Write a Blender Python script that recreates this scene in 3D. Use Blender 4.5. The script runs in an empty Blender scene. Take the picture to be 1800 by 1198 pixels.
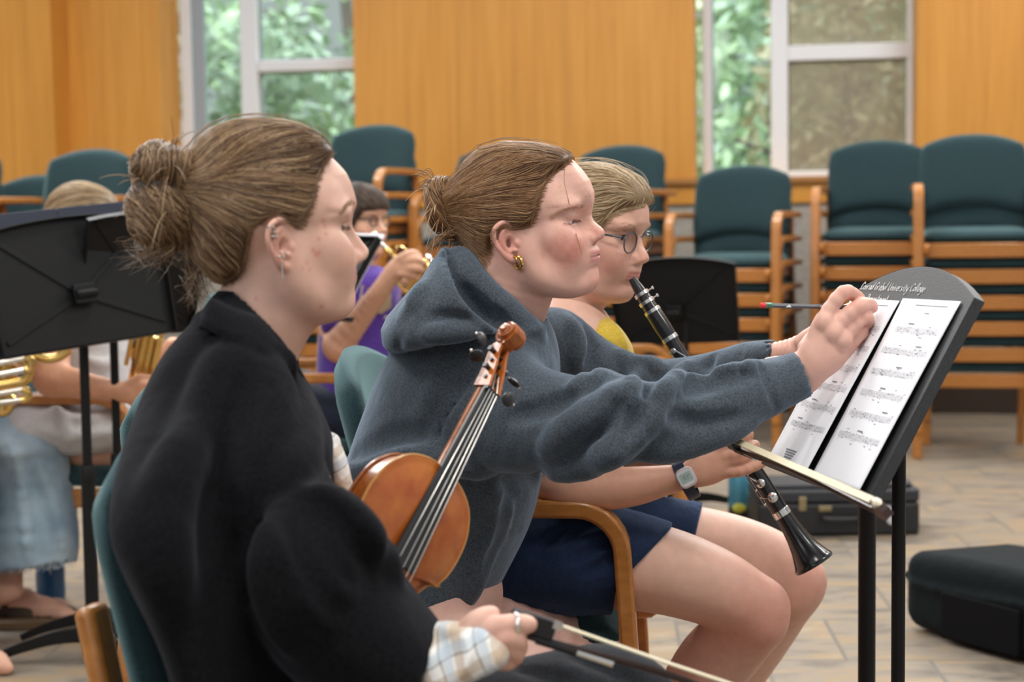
import bpy, bmesh, math, random
import numpy as np
from mathutils import Vector, Matrix
rng = np.random.default_rng(7); random.seed(7)
SC = bpy.context.scene; COL = SC.collection
FPX, CAMH, PITCH, ROLL = 2900.0, 1.15, math.atan(221/2900), 0.0135
V = lambda *a: np.array(a if len(a) > 1 else a[0], float)
def nrm(v): v = np.asarray(v, float); return v/(np.linalg.norm(v)+1e-12)
_fw = V(0, math.cos(PITCH), -math.sin(PITCH)); _r0 = V(1, 0, 0); _u0 = V(0, math.sin(PITCH), math.cos(PITCH))
CR = math.cos(ROLL)*_r0-math.sin(ROLL)*_u0; CU = math.sin(ROLL)*_r0+math.cos(ROLL)*_u0; CC = V(0, 0, CAMH)
def ray(px, py): return CR*(px-900)/FPX+CU*(599-py)/FPX+_fw
def P(px, py, Y):
    "world point seen at photo pixel (px,py) at depth Y"
    d = ray(px, py); return CC+d*(Y/d[1])
def PZ(px, py, z):
    d = ray(px, py); return CC+d*((z-CAMH)/d[2])
def proj(p):
    q = np.asarray(p, float)-CC; w = q@_fw
    return V(900+FPX*(q@CR)/w, 599-FPX*(q@CU)/w)
def frame(x, z):
    "orthonormal matrix with columns x, y, z from a forward x and a rough up z"
    x = nrm(x); y = nrm(np.cross(z, x)); return np.stack([x, y, np.cross(x, y)], 1)

# ------------------------------------------------------------- objects
def prop(o, label=None, cat=None, group=None, kind=None):
    if label: o['label'] = label
    if cat: o['category'] = cat
    if group: o['group'] = group
    if kind: o['kind'] = kind
    return o
def thing(name, loc, label, cat, group=None, rz=0):
    o = bpy.data.objects.new(name, None); COL.objects.link(o); o.location = loc; o.rotation_euler = (0, 0, rz)
    o.empty_display_size = .05
    return prop(o, label, cat, group)
def link(name, data, parent=None, mat=None):
    o = bpy.data.objects.new(name, data); COL.objects.link(o)
    if parent is not None: put(o, parent)
    if mat is not None: data.materials.append(mat)
    return o
def world_of(o):
    m = o.matrix_basis.copy()
    return world_of(o.parent) @ o.matrix_parent_inverse @ m if o.parent else m
def put(o, parent):
    "parent o to parent, keeping the place its vertices have in world space"
    o.parent = parent; o.matrix_parent_inverse = world_of(parent).inverted()
def mesh_np(name, vs, fs, mat=None, parent=None, smooth=True, col=None, local=False):
    me = bpy.data.meshes.new(name)
    vs = np.asarray(vs, float)
    if isinstance(fs, np.ndarray):
        n, k = fs.shape
        me.vertices.add(len(vs)); me.vertices.foreach_set('co', vs.ravel())
        me.loops.add(n*k); me.loops.foreach_set('vertex_index', fs.astype(np.int32).ravel())
        me.polygons.add(n); me.polygons.foreach_set('loop_start', np.arange(0, n*k, k, dtype=np.int32)); me.polygons.foreach_set('loop_total', np.full(n, k, np.int32))
        me.update(); me.validate()
    else:
        me.from_pydata([tuple(v) for v in vs], [], [tuple(int(i) for i in f) for f in fs]); me.update()
    me.polygons.foreach_set('use_smooth', np.full(len(me.polygons), smooth))
    if col is not None:
        a = me.attributes.new('Col', 'FLOAT_COLOR', 'POINT')
        a.data.foreach_set('color', np.concatenate([col, np.ones((len(col), 1))], 1).astype(np.float32).ravel())
    o = bpy.data.objects.new(name, me); COL.objects.link(o)
    if mat is not None: me.materials.append(mat)
    if parent is not None:
        if local: o.parent = parent
        else: put(o, parent)
    return o

def catmull(pts, n):
    pts = np.asarray(pts, float); m = len(pts)
    if m < 3: 
        t = np.linspace(0, 1, n+1)[:, None]; return pts[0]*(1-t)+pts[-1]*t
    ext = np.vstack([2*pts[0]-pts[1], pts, 2*pts[-1]-pts[-2]]); out = []
    for i in range(m-1):
        p0, p1, p2, p3 = ext[i:i+4]
        for j in range(n):
            t = j/n
            out.append(.5*((2*p1)+(-p0+p2)*t+(2*p0-5*p1+4*p2-p3)*t*t+(-p0+3*p1-3*p2+p3)*t**3))
    out.append(pts[-1]); return np.array(out)

class MB:
    "collects solid shapes and builds them as one mesh object"
    def __init__(s): s.v = []; s.f = []
    def add(s, vs, fs):
        b = len(s.v); s.v += [tuple(map(float, v)) for v in vs]; s.f += [tuple(b+int(i) for i in f) for f in fs]; return s
    def box(s, c, size, R=None):
        R = np.eye(3) if R is None else np.asarray(R); h = np.asarray(size)/2
        vs = [np.asarray(c)+R@(h*V(x, y, z)) for x in (-1, 1) for y in (-1, 1) for z in (-1, 1)]
        return s.add(vs, [(0, 1, 3, 2), (4, 6, 7, 5), (0, 4, 5, 1), (2, 3, 7, 6), (0, 2, 6, 4), (1, 5, 7, 3)])
    def sweep(s, pts, prof, up=(0, 0, 1), cap=True, closed=False, scales=None):
        "sweep 2D profile [(a,b)] along pts: a along side, b along up"
        pts = np.asarray(pts, float); n = len(pts); k = len(prof); vs = []
        side0 = None
        for i in range(n):
            t = pts[(i+1) % n if closed else min(i+1, n-1)]-pts[i-1 if (i or closed) else 0]
            t = nrm(t); u = np.asarray(up, float) if np.ndim(up) == 1 else np.asarray(up[i], float)
            sd = np.cross(t, u)
            if np.linalg.norm(sd) < 1e-4: sd = side0 if side0 is not None else np.cross(t, V(1, .01, .02))
            sd = nrm(sd); side0 = sd; uu = np.cross(sd, t)
            q = 1 if scales is None else scales[i]
            vs += [pts[i]+(sd*a+uu*b)*q for a, b in prof]
        fs = []
        for i in range(n if closed else n-1):
            a, b = i*k, ((i+1) % n)*k
            fs += [(a+j, a+(j+1) % k, b+(j+1) % k, b+j) for j in range(k)]
        if cap and not closed: fs += [tuple(range(k))[::-1], tuple((n-1)*k+j for j in range(k))]
        return s.add(vs, fs)
    def tube(s, pts, r, seg=12, cap=True, closed=False):
        pts = np.asarray(pts, float); n = len(pts); r = np.broadcast_to(np.asarray(r, float), (n,))
        ang = np.arange(seg)*2*math.pi/seg; vs = []
        t0 = nrm(pts[1]-pts[0]); u = nrm(np.cross(t0, V(.31, .2, .93) if abs(t0[2]) < .9 else V(1, .1, 0)))
        for i in range(n):
            t = nrm(pts[(i+1) % n if closed else min(i+1, n-1)]-pts[i-1 if (i or closed) else 0])
            u = nrm(u-t*(u@t)); w = np.cross(t, u)
            vs += [pts[i]+r[i]*(u*math.cos(a)+w*math.sin(a)) for a in ang]
        fs = []
        for i in range(n if closed else n-1):
            a, b = i*seg, ((i+1) % n)*seg
            fs += [(a+j, a+(j+1) % seg, b+(j+1) % seg, b+j) for j in range(seg)]
        if cap and not closed: fs += [tuple(range(seg))[::-1], tuple((n-1)*seg+j for j in range(seg))]
        return s.add(vs, fs)
    def lathe(s, a, b, prof, seg=24):
        "prof [(t along a->b in metres, radius)]"
        a = np.asarray(a, float); d = nrm(np.asarray(b, float)-a); u = nrm(np.cross(d, V(.3, .2, .9) if abs(d[2]) < .9 else V(1, .1, 0))); w = np.cross(d, u)
        vs = [a+d*t+r*(u*math.cos(i*2*math.pi/seg)+w*math.sin(i*2*math.pi/seg)) for t, r in prof for i in range(seg)]
        n = len(prof); fs = [(i*seg+j, i*seg+(j+1) % seg, (i+1)*seg+(j+1) % seg, (i+1)*seg+j) for i in range(n-1) for j in range(seg)]
        fs += [tuple(range(seg))[::-1], tuple((n-1)*seg+j for j in range(seg))]
        return s.add(vs, fs)
    def prism(s, poly, o, R, t0, t1):
        "extrude polygon (x,y in R columns 0,1) from t0 to t1 along column 2"
        R = np.asarray(R); o = np.asarray(o, float); k = len(poly)
        vs = [o+R@V(x, y, t) for t in (t0, t1) for x, y in poly]
        fs = [tuple(range(k))[::-1], tuple(range(k, 2*k))]+[(j, (j+1) % k, k+(j+1) % k, k+j) for j in range(k)]
        return s.add(vs, fs)
    def ball(s, c, r, seg=16, R=None):
        r = np.broadcast_to(np.asarray(r, float), (3,)); R = np.eye(3) if R is None else np.asarray(R); n = seg//2
        vs = [V(0, 0, 1)]+[V(math.sin(i*math.pi/n)*math.cos(j*2*math.pi/seg), math.sin(i*math.pi/n)*math.sin(j*2*math.pi/seg), math.cos(i*math.pi/n)) for i in range(1, n) for j in range(seg)]+[V(0, 0, -1)]
        vs = [np.asarray(c)+R@(v*r) for v in vs]; L = len(vs)-1
        fs = [(0, 1+j, 1+(j+1) % seg) for j in range(seg)]+[(1+i*seg+j, 1+(i+1)*seg+j, 1+(i+1)*seg+(j+1) % seg, 1+i*seg+(j+1) % seg) for i in range(n-2) for j in range(seg)]
        fs += [(L, 1+(n-2)*seg+(j+1) % seg, 1+(n-2)*seg+j) for j in range(seg)]
        return s.add(vs, fs)
    def grid(s, G, wrap=False):
        "quad surface through an (n,m,3) array"
        n, m = G.shape[:2]; mm = m if wrap else m-1
        return s.add(G.reshape(-1, 3), [(i*m+j, i*m+(j+1) % m, (i+1)*m+(j+1) % m, (i+1)*m+j) for i in range(n-1) for j in range(mm)])
    def build(s, name, mat, parent=None, smooth=True, bevel=0, seg=2, sub=0, local=False, angle=.6):
        o = mesh_np(name, s.v, s.f, mat, parent, smooth, local=local)
        bm = bmesh.new(); bm.from_mesh(o.data); bmesh.ops.recalc_face_normals(bm, faces=bm.faces); bm.to_mesh(o.data); bm.free()
        if bevel:
            m = o.modifiers.new('b', 'BEVEL'); m.width = bevel; m.segments = seg; m.limit_method = 'ANGLE'; m.angle_limit = .5
        if sub:
            m = o.modifiers.new('s', 'SUBSURF'); m.levels = m.render_levels = sub
        if smooth and not sub:
            try: o.data.set_sharp_from_angle(angle=angle)
            except Exception: pass
        return o
def rect(w, h): return [(-w/2, -h/2), (w/2, -h/2), (w/2, h/2), (-w/2, h/2)]
def rrect(w, h, r, n=4):
    out = []
    for cx, cy, a0 in ((w/2-r, h/2-r, 0), (-w/2+r, h/2-r, 90), (-w/2+r, -h/2+r, 180), (w/2-r, -h/2+r, 270)):
        out += [(cx+r*math.cos(math.radians(a0+90*i/n)), cy+r*math.sin(math.radians(a0+90*i/n))) for i in range(n+1)]
    return out

# ------------------------------------------------------------- signed distance modelling
class SDF:
    def __init__(s, lo, hi, h):
        s.lo = np.asarray(lo, float); s.h = h; s.n = np.ceil((np.asarray(hi)-s.lo)/h).astype(int)+1
        s.F = np.full(s.n, 1., np.float32)
    def win(s, lo, hi):
        a = np.clip(np.floor((np.asarray(lo)-s.lo)/s.h).astype(int), 0, s.n); b = np.clip(np.ceil((np.asarray(hi)-s.lo)/s.h).astype(int)+1, 0, s.n)
        if np.any(b <= a): return None
        sl = tuple(slice(i, j) for i, j in zip(a, b))
        ax = [(s.lo[i]+s.h*np.arange(a[i], b[i])).astype(np.float32) for i in range(3)]
        return sl, ax[0][:, None, None], ax[1][None, :, None], ax[2][None, None, :]
    def comb(s, sl, d, k, op):
        f = s.F[sl]
        if op == 'add':
            if k <= 0: s.F[sl] = np.minimum(f, d)
            else:
                h = np.maximum(k-np.abs(f-d), 0)/k; s.F[sl] = np.minimum(f, d)-h*h*k*.25
        elif op == 'sub':
            d = -d
            if k <= 0: s.F[sl] = np.maximum(f, d)
            else:
                h = np.maximum(k-np.abs(f-d), 0)/k; s.F[sl] = np.maximum(f, d)+h*h*k*.25
    def cap(s, a, b, ra, rb=None, k=.01, op='add'):
        a = np.asarray(a, float); b = np.asarray(b, float); rb = ra if rb is None else rb
        m = max(ra, rb)+k+3*s.h; w = s.win(np.minimum(a, b)-m, np.maximum(a, b)+m)
        if w is None: return s
        sl, X, Y, Z = w; d = b-a; L = d@d+1e-12
        t = np.clip(((X-a[0])*d[0]+(Y-a[1])*d[1]+(Z-a[2])*d[2])/L, 0, 1)
        D = np.sqrt((X-a[0]-t*d[0])**2+(Y-a[1]-t*d[1])**2+(Z-a[2]-t*d[2])**2)-(ra+(rb-ra)*t)
        s.comb(sl, D.astype(np.float32), k, op); return s
    def chain(s, pts, r, k=.01, op='add', sub=0):
        pts = np.asarray(pts, float); r = np.broadcast_to(np.asarray(r, float), (len(pts),))
        if sub:
            q = catmull(np.column_stack([pts, r]), sub); pts, r = q[:, :3], q[:, 3]
        for i in range(len(pts)-1): s.cap(pts[i], pts[i+1], r[i], r[i+1], k, op)
        return s
    def ell(s, c, r, k=.01, R=None, op='add'):
        c = np.asarray(c, float); r = np.broadcast_to(np.asarray(r, float), (3,)); R = np.eye(3) if R is None else np.asarray(R)
        e = np.sqrt(((R*r)**2).sum(1))+k+3*s.h; w = s.win(c-e, c+e)
        if w is None: return s
        sl, X, Y, Z = w; X = X-c[0]; Y = Y-c[1]; Z = Z-c[2]
        q = [R[0, i]*X+R[1, i]*Y+R[2, i]*Z for i in range(3)]
        k0 = np.sqrt((q[0]/r[0])**2+(q[1]/r[1])**2+(q[2]/r[2])**2); k1 = np.sqrt((q[0]/r[0]**2)**2+(q[1]/r[1]**2)**2+(q[2]/r[2]**2)**2)
        s.comb(sl, (k0*(k0-1)/(k1+1e-9)).astype(np.float32), k, op); return s
    def loft(s, C, A, B, k=.02, op='add', n=4, endcap=None, shell=0):
        """elliptical loft along centres C; A[i], B[i] are half-axis VECTORS of section i"""
        C = np.asarray(C, float); A = np.asarray(A, float); B = np.asarray(B, float)
        if len(C) > 2 and n > 1:
            q = catmull(np.hstack([C, A, B]), n); C, A, B = q[:, :3], q[:, 3:6], q[:, 6:]
        la = np.linalg.norm(A, axis=1); lb = np.linalg.norm(B, axis=1)
        nn = np.cross(A, B); Ad = np.cross(B, nn); Ad /= (A*Ad).sum(1)[:, None]; Bd = np.cross(nn, A); Bd /= (B*Bd).sum(1)[:, None]
        m = max(la.max(), lb.max())*1.25+k+5*s.h; w = s.win(C.min(0)-m, C.max(0)+m)
        if w is None: return s
        sl, X, Y, Z = w; shp = np.broadcast_shapes(X.shape, Y.shape, Z.shape)
        out = np.full(shp, 1., np.float32)
        for i in range(len(C)-1):
            a, d = C[i], C[i+1]-C[i]; L = d@d+1e-12; ln = math.sqrt(L)
            m = max(la[i], la[i+1], lb[i], lb[i+1])*1.25+k+4*s.h
            w2 = s.win(np.minimum(C[i], C[i+1])-m, np.maximum(C[i], C[i+1])+m)
            if w2 is None: continue
            s2, X2, Y2, Z2 = w2
            rel = tuple(slice(q.start-p.start, q.stop-p.start) for q, p in zip(s2, sl))
            px, py, pz = X2-a[0], Y2-a[1], Z2-a[2]
            n0, n1 = nrm(nn[i]), nrm(nn[i+1]); n0 = n0 if n0@d > 0 else -n0; n1 = n1 if n1@d > 0 else -n1
            if n0@d < .3*ln or n1@d < .3*ln: n0 = n1 = d/ln
            d0 = px*n0[0]+py*n0[1]+pz*n0[2]; d1 = (px-d[0])*n1[0]+(py-d[1])*n1[1]+(pz-d[2])*n1[2]
            df = d0-d1; tr = np.where(df > .05*ln, d0/np.where(df > .05*ln, df, 1), np.where(d0+d1 > 0, 2., -1.)); tr = np.clip(tr, -3, 4); t = np.clip(tr, 0, 1)
            qx, qy, qz = px-t*d[0], py-t*d[1], pz-t*d[2]
            an = [Ad[i, j]*(1-t)+Ad[i+1, j]*t for j in range(3)]
            bn = [Bd[i, j]*(1-t)+Bd[i+1, j]*t for j in range(3)]
            u = qx*an[0]+qy*an[1]+qz*an[2]; v = qx*bn[0]+qy*bn[1]+qz*bn[2]
            ra = la[i]*(1-t)+la[i+1]*t; rb = lb[i]*(1-t)+lb[i+1]*t
            over = np.where(tr < 0, np.minimum(d0, 0), np.where(tr > 1, np.maximum(d1, 0), 0)); mn = np.minimum(ra, rb); cc = mn if endcap is None else endcap
            sk = .25*ln+s.h*.5
            if i > 0: over = np.where(over < 0, np.minimum(over+sk, 0)*3, over)
            if i < len(C)-2: over = np.where(over > 0, np.maximum(over-sk, 0)*3, over)
            k0 = np.sqrt(u*u+v*v+(over/cc)**2); k1 = np.sqrt((u/ra)**2+(v/rb)**2+(over/cc**2)**2)
            D = k0*(k0-1)/(k1+1e-6); D = np.where(k0 < .25, -mn*.8, D).astype(np.float32)
            out[rel] = np.minimum(out[rel], np.where(df > .05*ln, D, 1).astype(np.float32))
        if shell: out = np.abs(out+shell/2)-shell/2
        s.comb(sl, out, k, op); return s
    def px(s, secs, k=.02, n=4, op='add', endcap=None, grow=0, shell=0):
        """loft through silhouettes: (xa,ya, xb,yb, Y, half-thickness along the view[, dY of edge b minus edge a])"""
        C, A, B = [], [], []
        S = np.array([list(q)+[0]*(7-len(q)) for q in secs], float)
        if len(S) > 1:
            S = catmull(S, n) if len(S) > 2 else catmull(S, n*2)
        for q in S:
            xa, ya, xb, yb, Y, th, dY = q
            a = P(xa, ya, Y-dY/2); b = P(xb, yb, Y+dY/2); c = (a+b)/2; vd = nrm(c-CC); A_ = (b-a)/2
            A_ = A_*(1+grow/np.linalg.norm(A_)); vd = vd if abs(dY) > 1e-6 else nrm(vd-A_*(vd@A_)/(A_@A_))
            C.append(c); A.append(A_); B.append(vd*(th+grow))
        n = 1
        return s.loft(C, A, B, k, op, n, endcap, shell)
    def carve(s, poly, y0, y1, k=.005, op='sub'):
        "prism along the view rays inside a photo polygon, between depths y0 and y1"
        pts = [P(x, y, Y) for x, y in poly for Y in (y0, y1)]; w = s.win(np.min(pts, 0)-k-3*s.h, np.max(pts, 0)+k+3*s.h)
        if w is None: return s
        sl, X, Y, Z = w; q = [X-CC[0], Y-CC[1], Z-CC[2]]; dt = lambda v: q[0]*v[0]+q[1]*v[1]+q[2]*v[2]; wd = dt(_fw)
        d2 = sd_poly(poly, (900+FPX*dt(CR)/wd).astype(np.float32), (599-FPX*dt(CU)/wd).astype(np.float32))*(wd/FPX)
        D = np.maximum(np.maximum(d2, Y-y1), y0-Y).astype(np.float32)
        if op == 'and':
            G = np.full(s.F.shape, 1., np.float32); G[sl] = D; f = s.F; h = np.maximum(k-np.abs(f-G), 0)/k; s.F = np.maximum(f, G)+h*h*k*.25
        else: s.comb(sl, D, k, op)
        return s
    def half(s, c, nv, k=.004):
        "cut away the side of the plane at c that nv points to"
        w = s.win(s.lo, s.lo+s.h*s.n); sl, X, Y, Z = w; nv = nrm(nv); c = np.asarray(c, float)
        s.comb(sl, (-((X-c[0])*nv[0]+(Y-c[1])*nv[1]+(Z-c[2])*nv[2])).astype(np.float32)*1., k, 'sub'); return s
    def blur(s, n=4, lim=8):
        s.F = np.clip(s.F, -lim*s.h, lim*s.h)
        for _ in range(n):
            for ax in range(3):
                a = np.moveaxis(s.F, ax, 0); b = a.copy(); b[1:-1] = .25*a[:-2]+.5*a[1:-1]+.25*a[2:]; s.F = np.moveaxis(b, 0, ax)
        s.F = np.ascontiguousarray(s.F); return s
    def sample(s, p):
        g = (np.asarray(p)-s.lo)/s.h; i = np.clip(np.floor(g).astype(int), 0, s.n-2); t = np.clip(g-i, 0, 1); o = 0
        for dx in (0, 1):
            for dy in (0, 1):
                for dz in (0, 1):
                    w = (t[..., 0] if dx else 1-t[..., 0])*(t[..., 1] if dy else 1-t[..., 1])*(t[..., 2] if dz else 1-t[..., 2])
                    o = o+w*s.F[i[..., 0]+dx, i[..., 1]+dy, i[..., 2]+dz]
        return o
    def grad(s, p):
        e = s.h; p = np.asarray(p, float); g = np.stack([s.sample(p+e*np.eye(3)[i])-s.sample(p-e*np.eye(3)[i]) for i in range(3)], -1)
        return g/(np.linalg.norm(g, axis=-1, keepdims=True)+1e-9)
    def hit(s, px, py, y0=None, y1=None):
        "first surface point on the view ray"
        d = ray(px, py); y0 = s.lo[1] if y0 is None else y0; y1 = s.lo[1]+s.h*(s.n[1]-1) if y1 is None else y1
        ts = np.linspace(y0/d[1], y1/d[1], 500); pts = CC+d[None]*ts[:, None]
        f = s.sample(pts); hi = s.lo+s.h*(s.n-1)
        f = np.where(np.all((pts >= s.lo) & (pts <= hi), 1), f, 1)
        ix = np.argmax(f < 0)
        return pts[ix] if f[ix] < 0 else None
    def groove(s, pix, r, k, op='add', depth=0., sub=4, taper=True, y0=None):
        "a fold (add) or crease (sub) drawn along photo pixels on the visible surface"
        q = catmull(np.asarray(pix, float), sub); pts = [s.hit(x, y, y0) for x, y in q]; pts = [p for p in pts if p is not None]
        if len(pts) < 2: return s
        pts = np.array(pts); vd = np.array([nrm(p-CC) for p in pts]); pts = pts+vd*depth
        n = len(pts); w = np.sin(np.linspace(.12, math.pi-.12, n))**.6 if taper else np.ones(n)
        for i in range(n-1): s.cap(pts[i], pts[i+1], r*w[i], r*w[i+1], k, op)
        return s
    def mesh(s):
        "surface nets"
        F = s.F; sg = F < 0
        nb = np.zeros(tuple(s.n-1), np.int8)
        for dx in (0, 1):
            for dy in (0, 1):
                for dz in (0, 1): nb += sg[dx:sg.shape[0]-1+dx, dy:sg.shape[1]-1+dy, dz:sg.shape[2]-1+dz]
        act = (nb > 0) & (nb < 8); idx = np.full(act.shape, -1, np.int64); cells = np.argwhere(act); idx[act] = np.arange(len(cells))
        acc = np.zeros((len(cells), 3)); cnt = np.zeros(len(cells)); i, j, l = cells.T
        for ax in range(3):
            o1, o2 = [a for a in range(3) if a != ax]
            for a in (0, 1):
                for b in (0, 1):
                    q = np.zeros(3, int); q[o1] = a; q[o2] = b; e = np.zeros(3, int); e[ax] = 1
                    f0 = F[i+q[0], j+q[1], l+q[2]]; f1 = F[i+q[0]+e[0], j+q[1]+e[1], l+q[2]+e[2]]; m = (f0 < 0) != (f1 < 0)
                    t = np.where(m, f0/np.where(m, f0-f1, 1), 0); pt = np.tile(q.astype(float), (len(cells), 1)); pt[:, ax] += t
                    acc += np.where(m[:, None], pt, 0); cnt += m
        vs = s.lo+s.h*(cells+acc/cnt[:, None]); quads = []
        for ax in range(3):
            o1, o2 = [(1, 2), (2, 0), (0, 1)][ax]
            e = np.zeros(3, int); e[ax] = 1
            A = sg[tuple(slice(0, sg.shape[d]-e[d]) for d in range(3))]; B = sg[tuple(slice(e[d], None) for d in range(3))]
            pts = np.argwhere(A != B); ok = (pts[:, o1] > 0) & (pts[:, o2] > 0) & (pts[:, o1] < act.shape[o1]) & (pts[:, o2] < act.shape[o2]); pts = pts[ok]
            ins = A[tuple(pts.T)]
            def ci(d1, d2):
                q = pts.copy(); q[:, o1] += d1; q[:, o2] += d2; return idx[tuple(q.T)]
            Q = np.stack([ci(-1, -1), ci(0, -1), ci(0, 0), ci(-1, 0)], 1); Q[~ins] = Q[~ins][:, ::-1]; quads.append(Q)
        return vs, np.concatenate(quads)
def sd_poly(poly, x, z):
    poly = np.asarray(poly, np.float32); d = np.full(x.shape, 1e9, np.float32); s = np.ones(x.shape, np.float32); n = len(poly)
    for i in range(n):
        a, b = poly[i], poly[i-1]; e = b-a; wx, wz = x-a[0], z-a[1]
        t = np.clip((wx*e[0]+wz*e[1])/(e@e+1e-12), 0, 1); d = np.minimum(d, (wx-e[0]*t)**2+(wz-e[1]*t)**2)
        c1 = z >= a[1]; c2 = z < b[1]; c3 = e[0]*wz > e[1]*wx; fl = (c1 & c2 & c3) | (~c1 & ~c2 & ~c3); s = np.where(fl, -s, s)
    return s*np.sqrt(d)
def merge(parts):
    "join (vs, quads) lists into one"
    V_, Q_, b = [], [], 0
    for v, q in parts: V_.append(v); Q_.append(q+b); b += len(v)
    return np.concatenate(V_), np.concatenate(Q_)

# ------------------------------------------------------------- materials
def srgb(r, g, b): return tuple(((c/255+.055)/1.055)**2.4 if c > 10 else c/255/12.92 for c in (r, g, b))
def newmat(name):
    m = bpy.data.materials.new(name); m.use_nodes = True; nt = m.node_tree
    return m, nt, nt.nodes['Principled BSDF'], nt.nodes['Material Output']
def N(nt, t, **kw):
    n = nt.nodes.new(t)
    for k, v in kw.items():
        if k[0] == 'i' and k[1:].isdigit(): n.inputs[int(k[1:])].default_value = v
        elif k.startswith('in_'): n.inputs[k[3:]].default_value = v
        else: setattr(n, k, v)
    return n
def ramp(nt, stops, interp='LINEAR'):
    n = nt.nodes.new('ShaderNodeValToRGB'); e = n.color_ramp.elements; n.color_ramp.interpolation = interp
    while len(e) < len(stops): e.new(.5)
    for i, (p, c) in enumerate(stops): e[i].position = p; e[i].color = (*c, 1) if len(c) == 3 else c
    return n
def mat(name, c, rough=.5, metal=0, noise=0, scale=40, bump=0, bscale=None, spec=.5, sheen=0, coat=0, c2=None, stretch=None, sss=0, obj=True):
    m, nt, b, _ = newmat(name); L = nt.links.new
    b.inputs['Roughness'].default_value = rough; b.inputs['Metallic'].default_value = metal; b.inputs['Specular IOR Level'].default_value = spec
    b.inputs['Sheen Weight'].default_value = sheen; b.inputs['Coat Weight'].default_value = coat; b.inputs['Coat Roughness'].default_value = .15
    if sss: b.inputs['Subsurface Weight'].default_value = sss; b.inputs['Subsurface Radius'].default_value = (1, .35, .2); b.inputs['Subsurface Scale'].default_value = .006
    tc = N(nt, 'ShaderNodeTexCoord'); src = tc.outputs['Object']
    if stretch:
        mp = N(nt, 'ShaderNodeMapping'); mp.inputs['Scale'].default_value = stretch; L(src, mp.inputs[0]); src = mp.outputs[0]
    if noise or c2:
        no = N(nt, 'ShaderNodeTexNoise', in_Scale=scale, in_Detail=4); L(src, no.inputs['Vector'])
        c2 = c2 or tuple(x*(1-noise) for x in c); r = ramp(nt, [(.3, c2), (.7, c)]); L(no.outputs[0], r.inputs[0]); L(r.outputs[0], b.inputs['Base Color'])
    else:
        rgb = N(nt, 'ShaderNodeRGB'); rgb.outputs[0].default_value = (*c, 1); L(rgb.outputs[0], b.inputs['Base Color'])
    if bump:
        nb = N(nt, 'ShaderNodeTexNoise', in_Scale=bscale or scale, in_Detail=3); L(src, nb.inputs['Vector'])
        bp = N(nt, 'ShaderNodeBump', in_Strength=bump, in_Distance=.002); L(nb.outputs[0], bp.inputs['Height']); L(bp.outputs[0], b.inputs['Normal'])
    return m
# ============================================================= camera, light, world
def setup():
    cam = bpy.data.cameras.new('camera'); co = bpy.data.objects.new('camera', cam); COL.objects.link(co); SC.camera = co
    cam.sensor_width = 36; cam.lens = FPX/1800*36; cam.clip_start = .05; cam.clip_end = 200
    M = Matrix.Identity(4)
    for i in range(3): M[i][0], M[i][1], M[i][2], M[i][3] = CR[i], CU[i], -_fw[i], CC[i]
    co.matrix_world = M
    cam.dof.use_dof = True; cam.dof.focus_distance = 2.55; cam.dof.aperture_fstop = 4.5
    vs = SC.view_settings; vs.view_transform = 'Standard'; vs.look = 'None'; vs.gamma = 1; vs.exposure = 0; vs.use_curve_mapping = False
    w = bpy.data.worlds.new('world'); SC.world = w; w.use_nodes = True; nt = w.node_tree; L = nt.links.new
    bg = nt.nodes['Background']; tc = N(nt, 'ShaderNodeTexCoord'); sx = N(nt, 'ShaderNodeSeparateXYZ'); L(tc.outputs['Generated'], sx.inputs[0])
    r = ramp(nt, [(0, (.55, .50, .44)), (.48, (.80, .84, .88)), (.56, (.95, .98, 1.0)), (1, (.95, .97, 1.0))])
    mr = N(nt, 'ShaderNodeMapRange'); mr.inputs[1].default_value = -1; mr.inputs[2].default_value = 1; L(sx.outputs[2], mr.inputs[0]); L(mr.outputs[0], r.inputs[0]); L(r.outputs[0], bg.inputs[0])
    bg.inputs[1].default_value = .52
    def lamp(name, loc, rot, sx_, sy_, e, c=(1, .96, .9)):
        l = bpy.data.lights.new(name, 'AREA'); l.shape = 'RECTANGLE'; l.size = sx_; l.size_y = sy_; l.energy = e; l.color = c
        o = bpy.data.objects.new(name, l); COL.objects.link(o); o.location = loc; o.rotation_euler = rot
    for x in (-2.6, .2, 3.0):
        for y in (1.2, 4.2, 7.4): lamp('ceiling_lamp', (x, y, 3.6), (0, 0, 0), 1.2, .6, 50 if y < 7 else 62)
    lamp('window_daylight', (-2.4, -1.2, 2.6), (math.radians(58), 0, math.radians(-35)), 2.6, 2.0, 32, (.95, .98, 1))  # soft fill lamp added behind camera-left to light the faces
    lamp('open_sky', (0, 16, 9), (math.radians(12), 0, 0), 20, 12, 5200, (.95, .98, 1))  # area lamp added above the trees to brighten the foliage
    c = SC.cycles; c.use_denoising = True; c.max_bounces = 6; c.diffuse_bounces = 3; c.glossy_bounces = 3; c.transparent_max_bounces = 24; c.transmission_bounces = 6; c.caustics_reflective = False; c.caustics_refractive = False; c.sample_clamp_indirect = 4

# ============================================================= room
TH = math.atan(-.17); WE = V(math.cos(TH), math.sin(TH), 0); WN = V(math.sin(TH), -math.cos(TH), 0); W0 = V(0, 9.7, 0); WR = np.stack([WE, WN, V(0, 0, 1)], 1)
def wpt(s, off, z): return W0+WE*s+WN*off+V(0, 0, z)
def ws(px, py, off=0):
    d = ray(px, py); t = ((W0+WN*off-CC)@WN)/(d@WN); p = CC+d*t; return (p-W0)@WE, p[2]
def wbox(mb, s0, s1, o0, o1, z0, z1): mb.box(wpt((s0+s1)/2, (o0+o1)/2, (z0+z1)/2), (s1-s0, o1-o0, z1-z0), WR)

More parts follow.
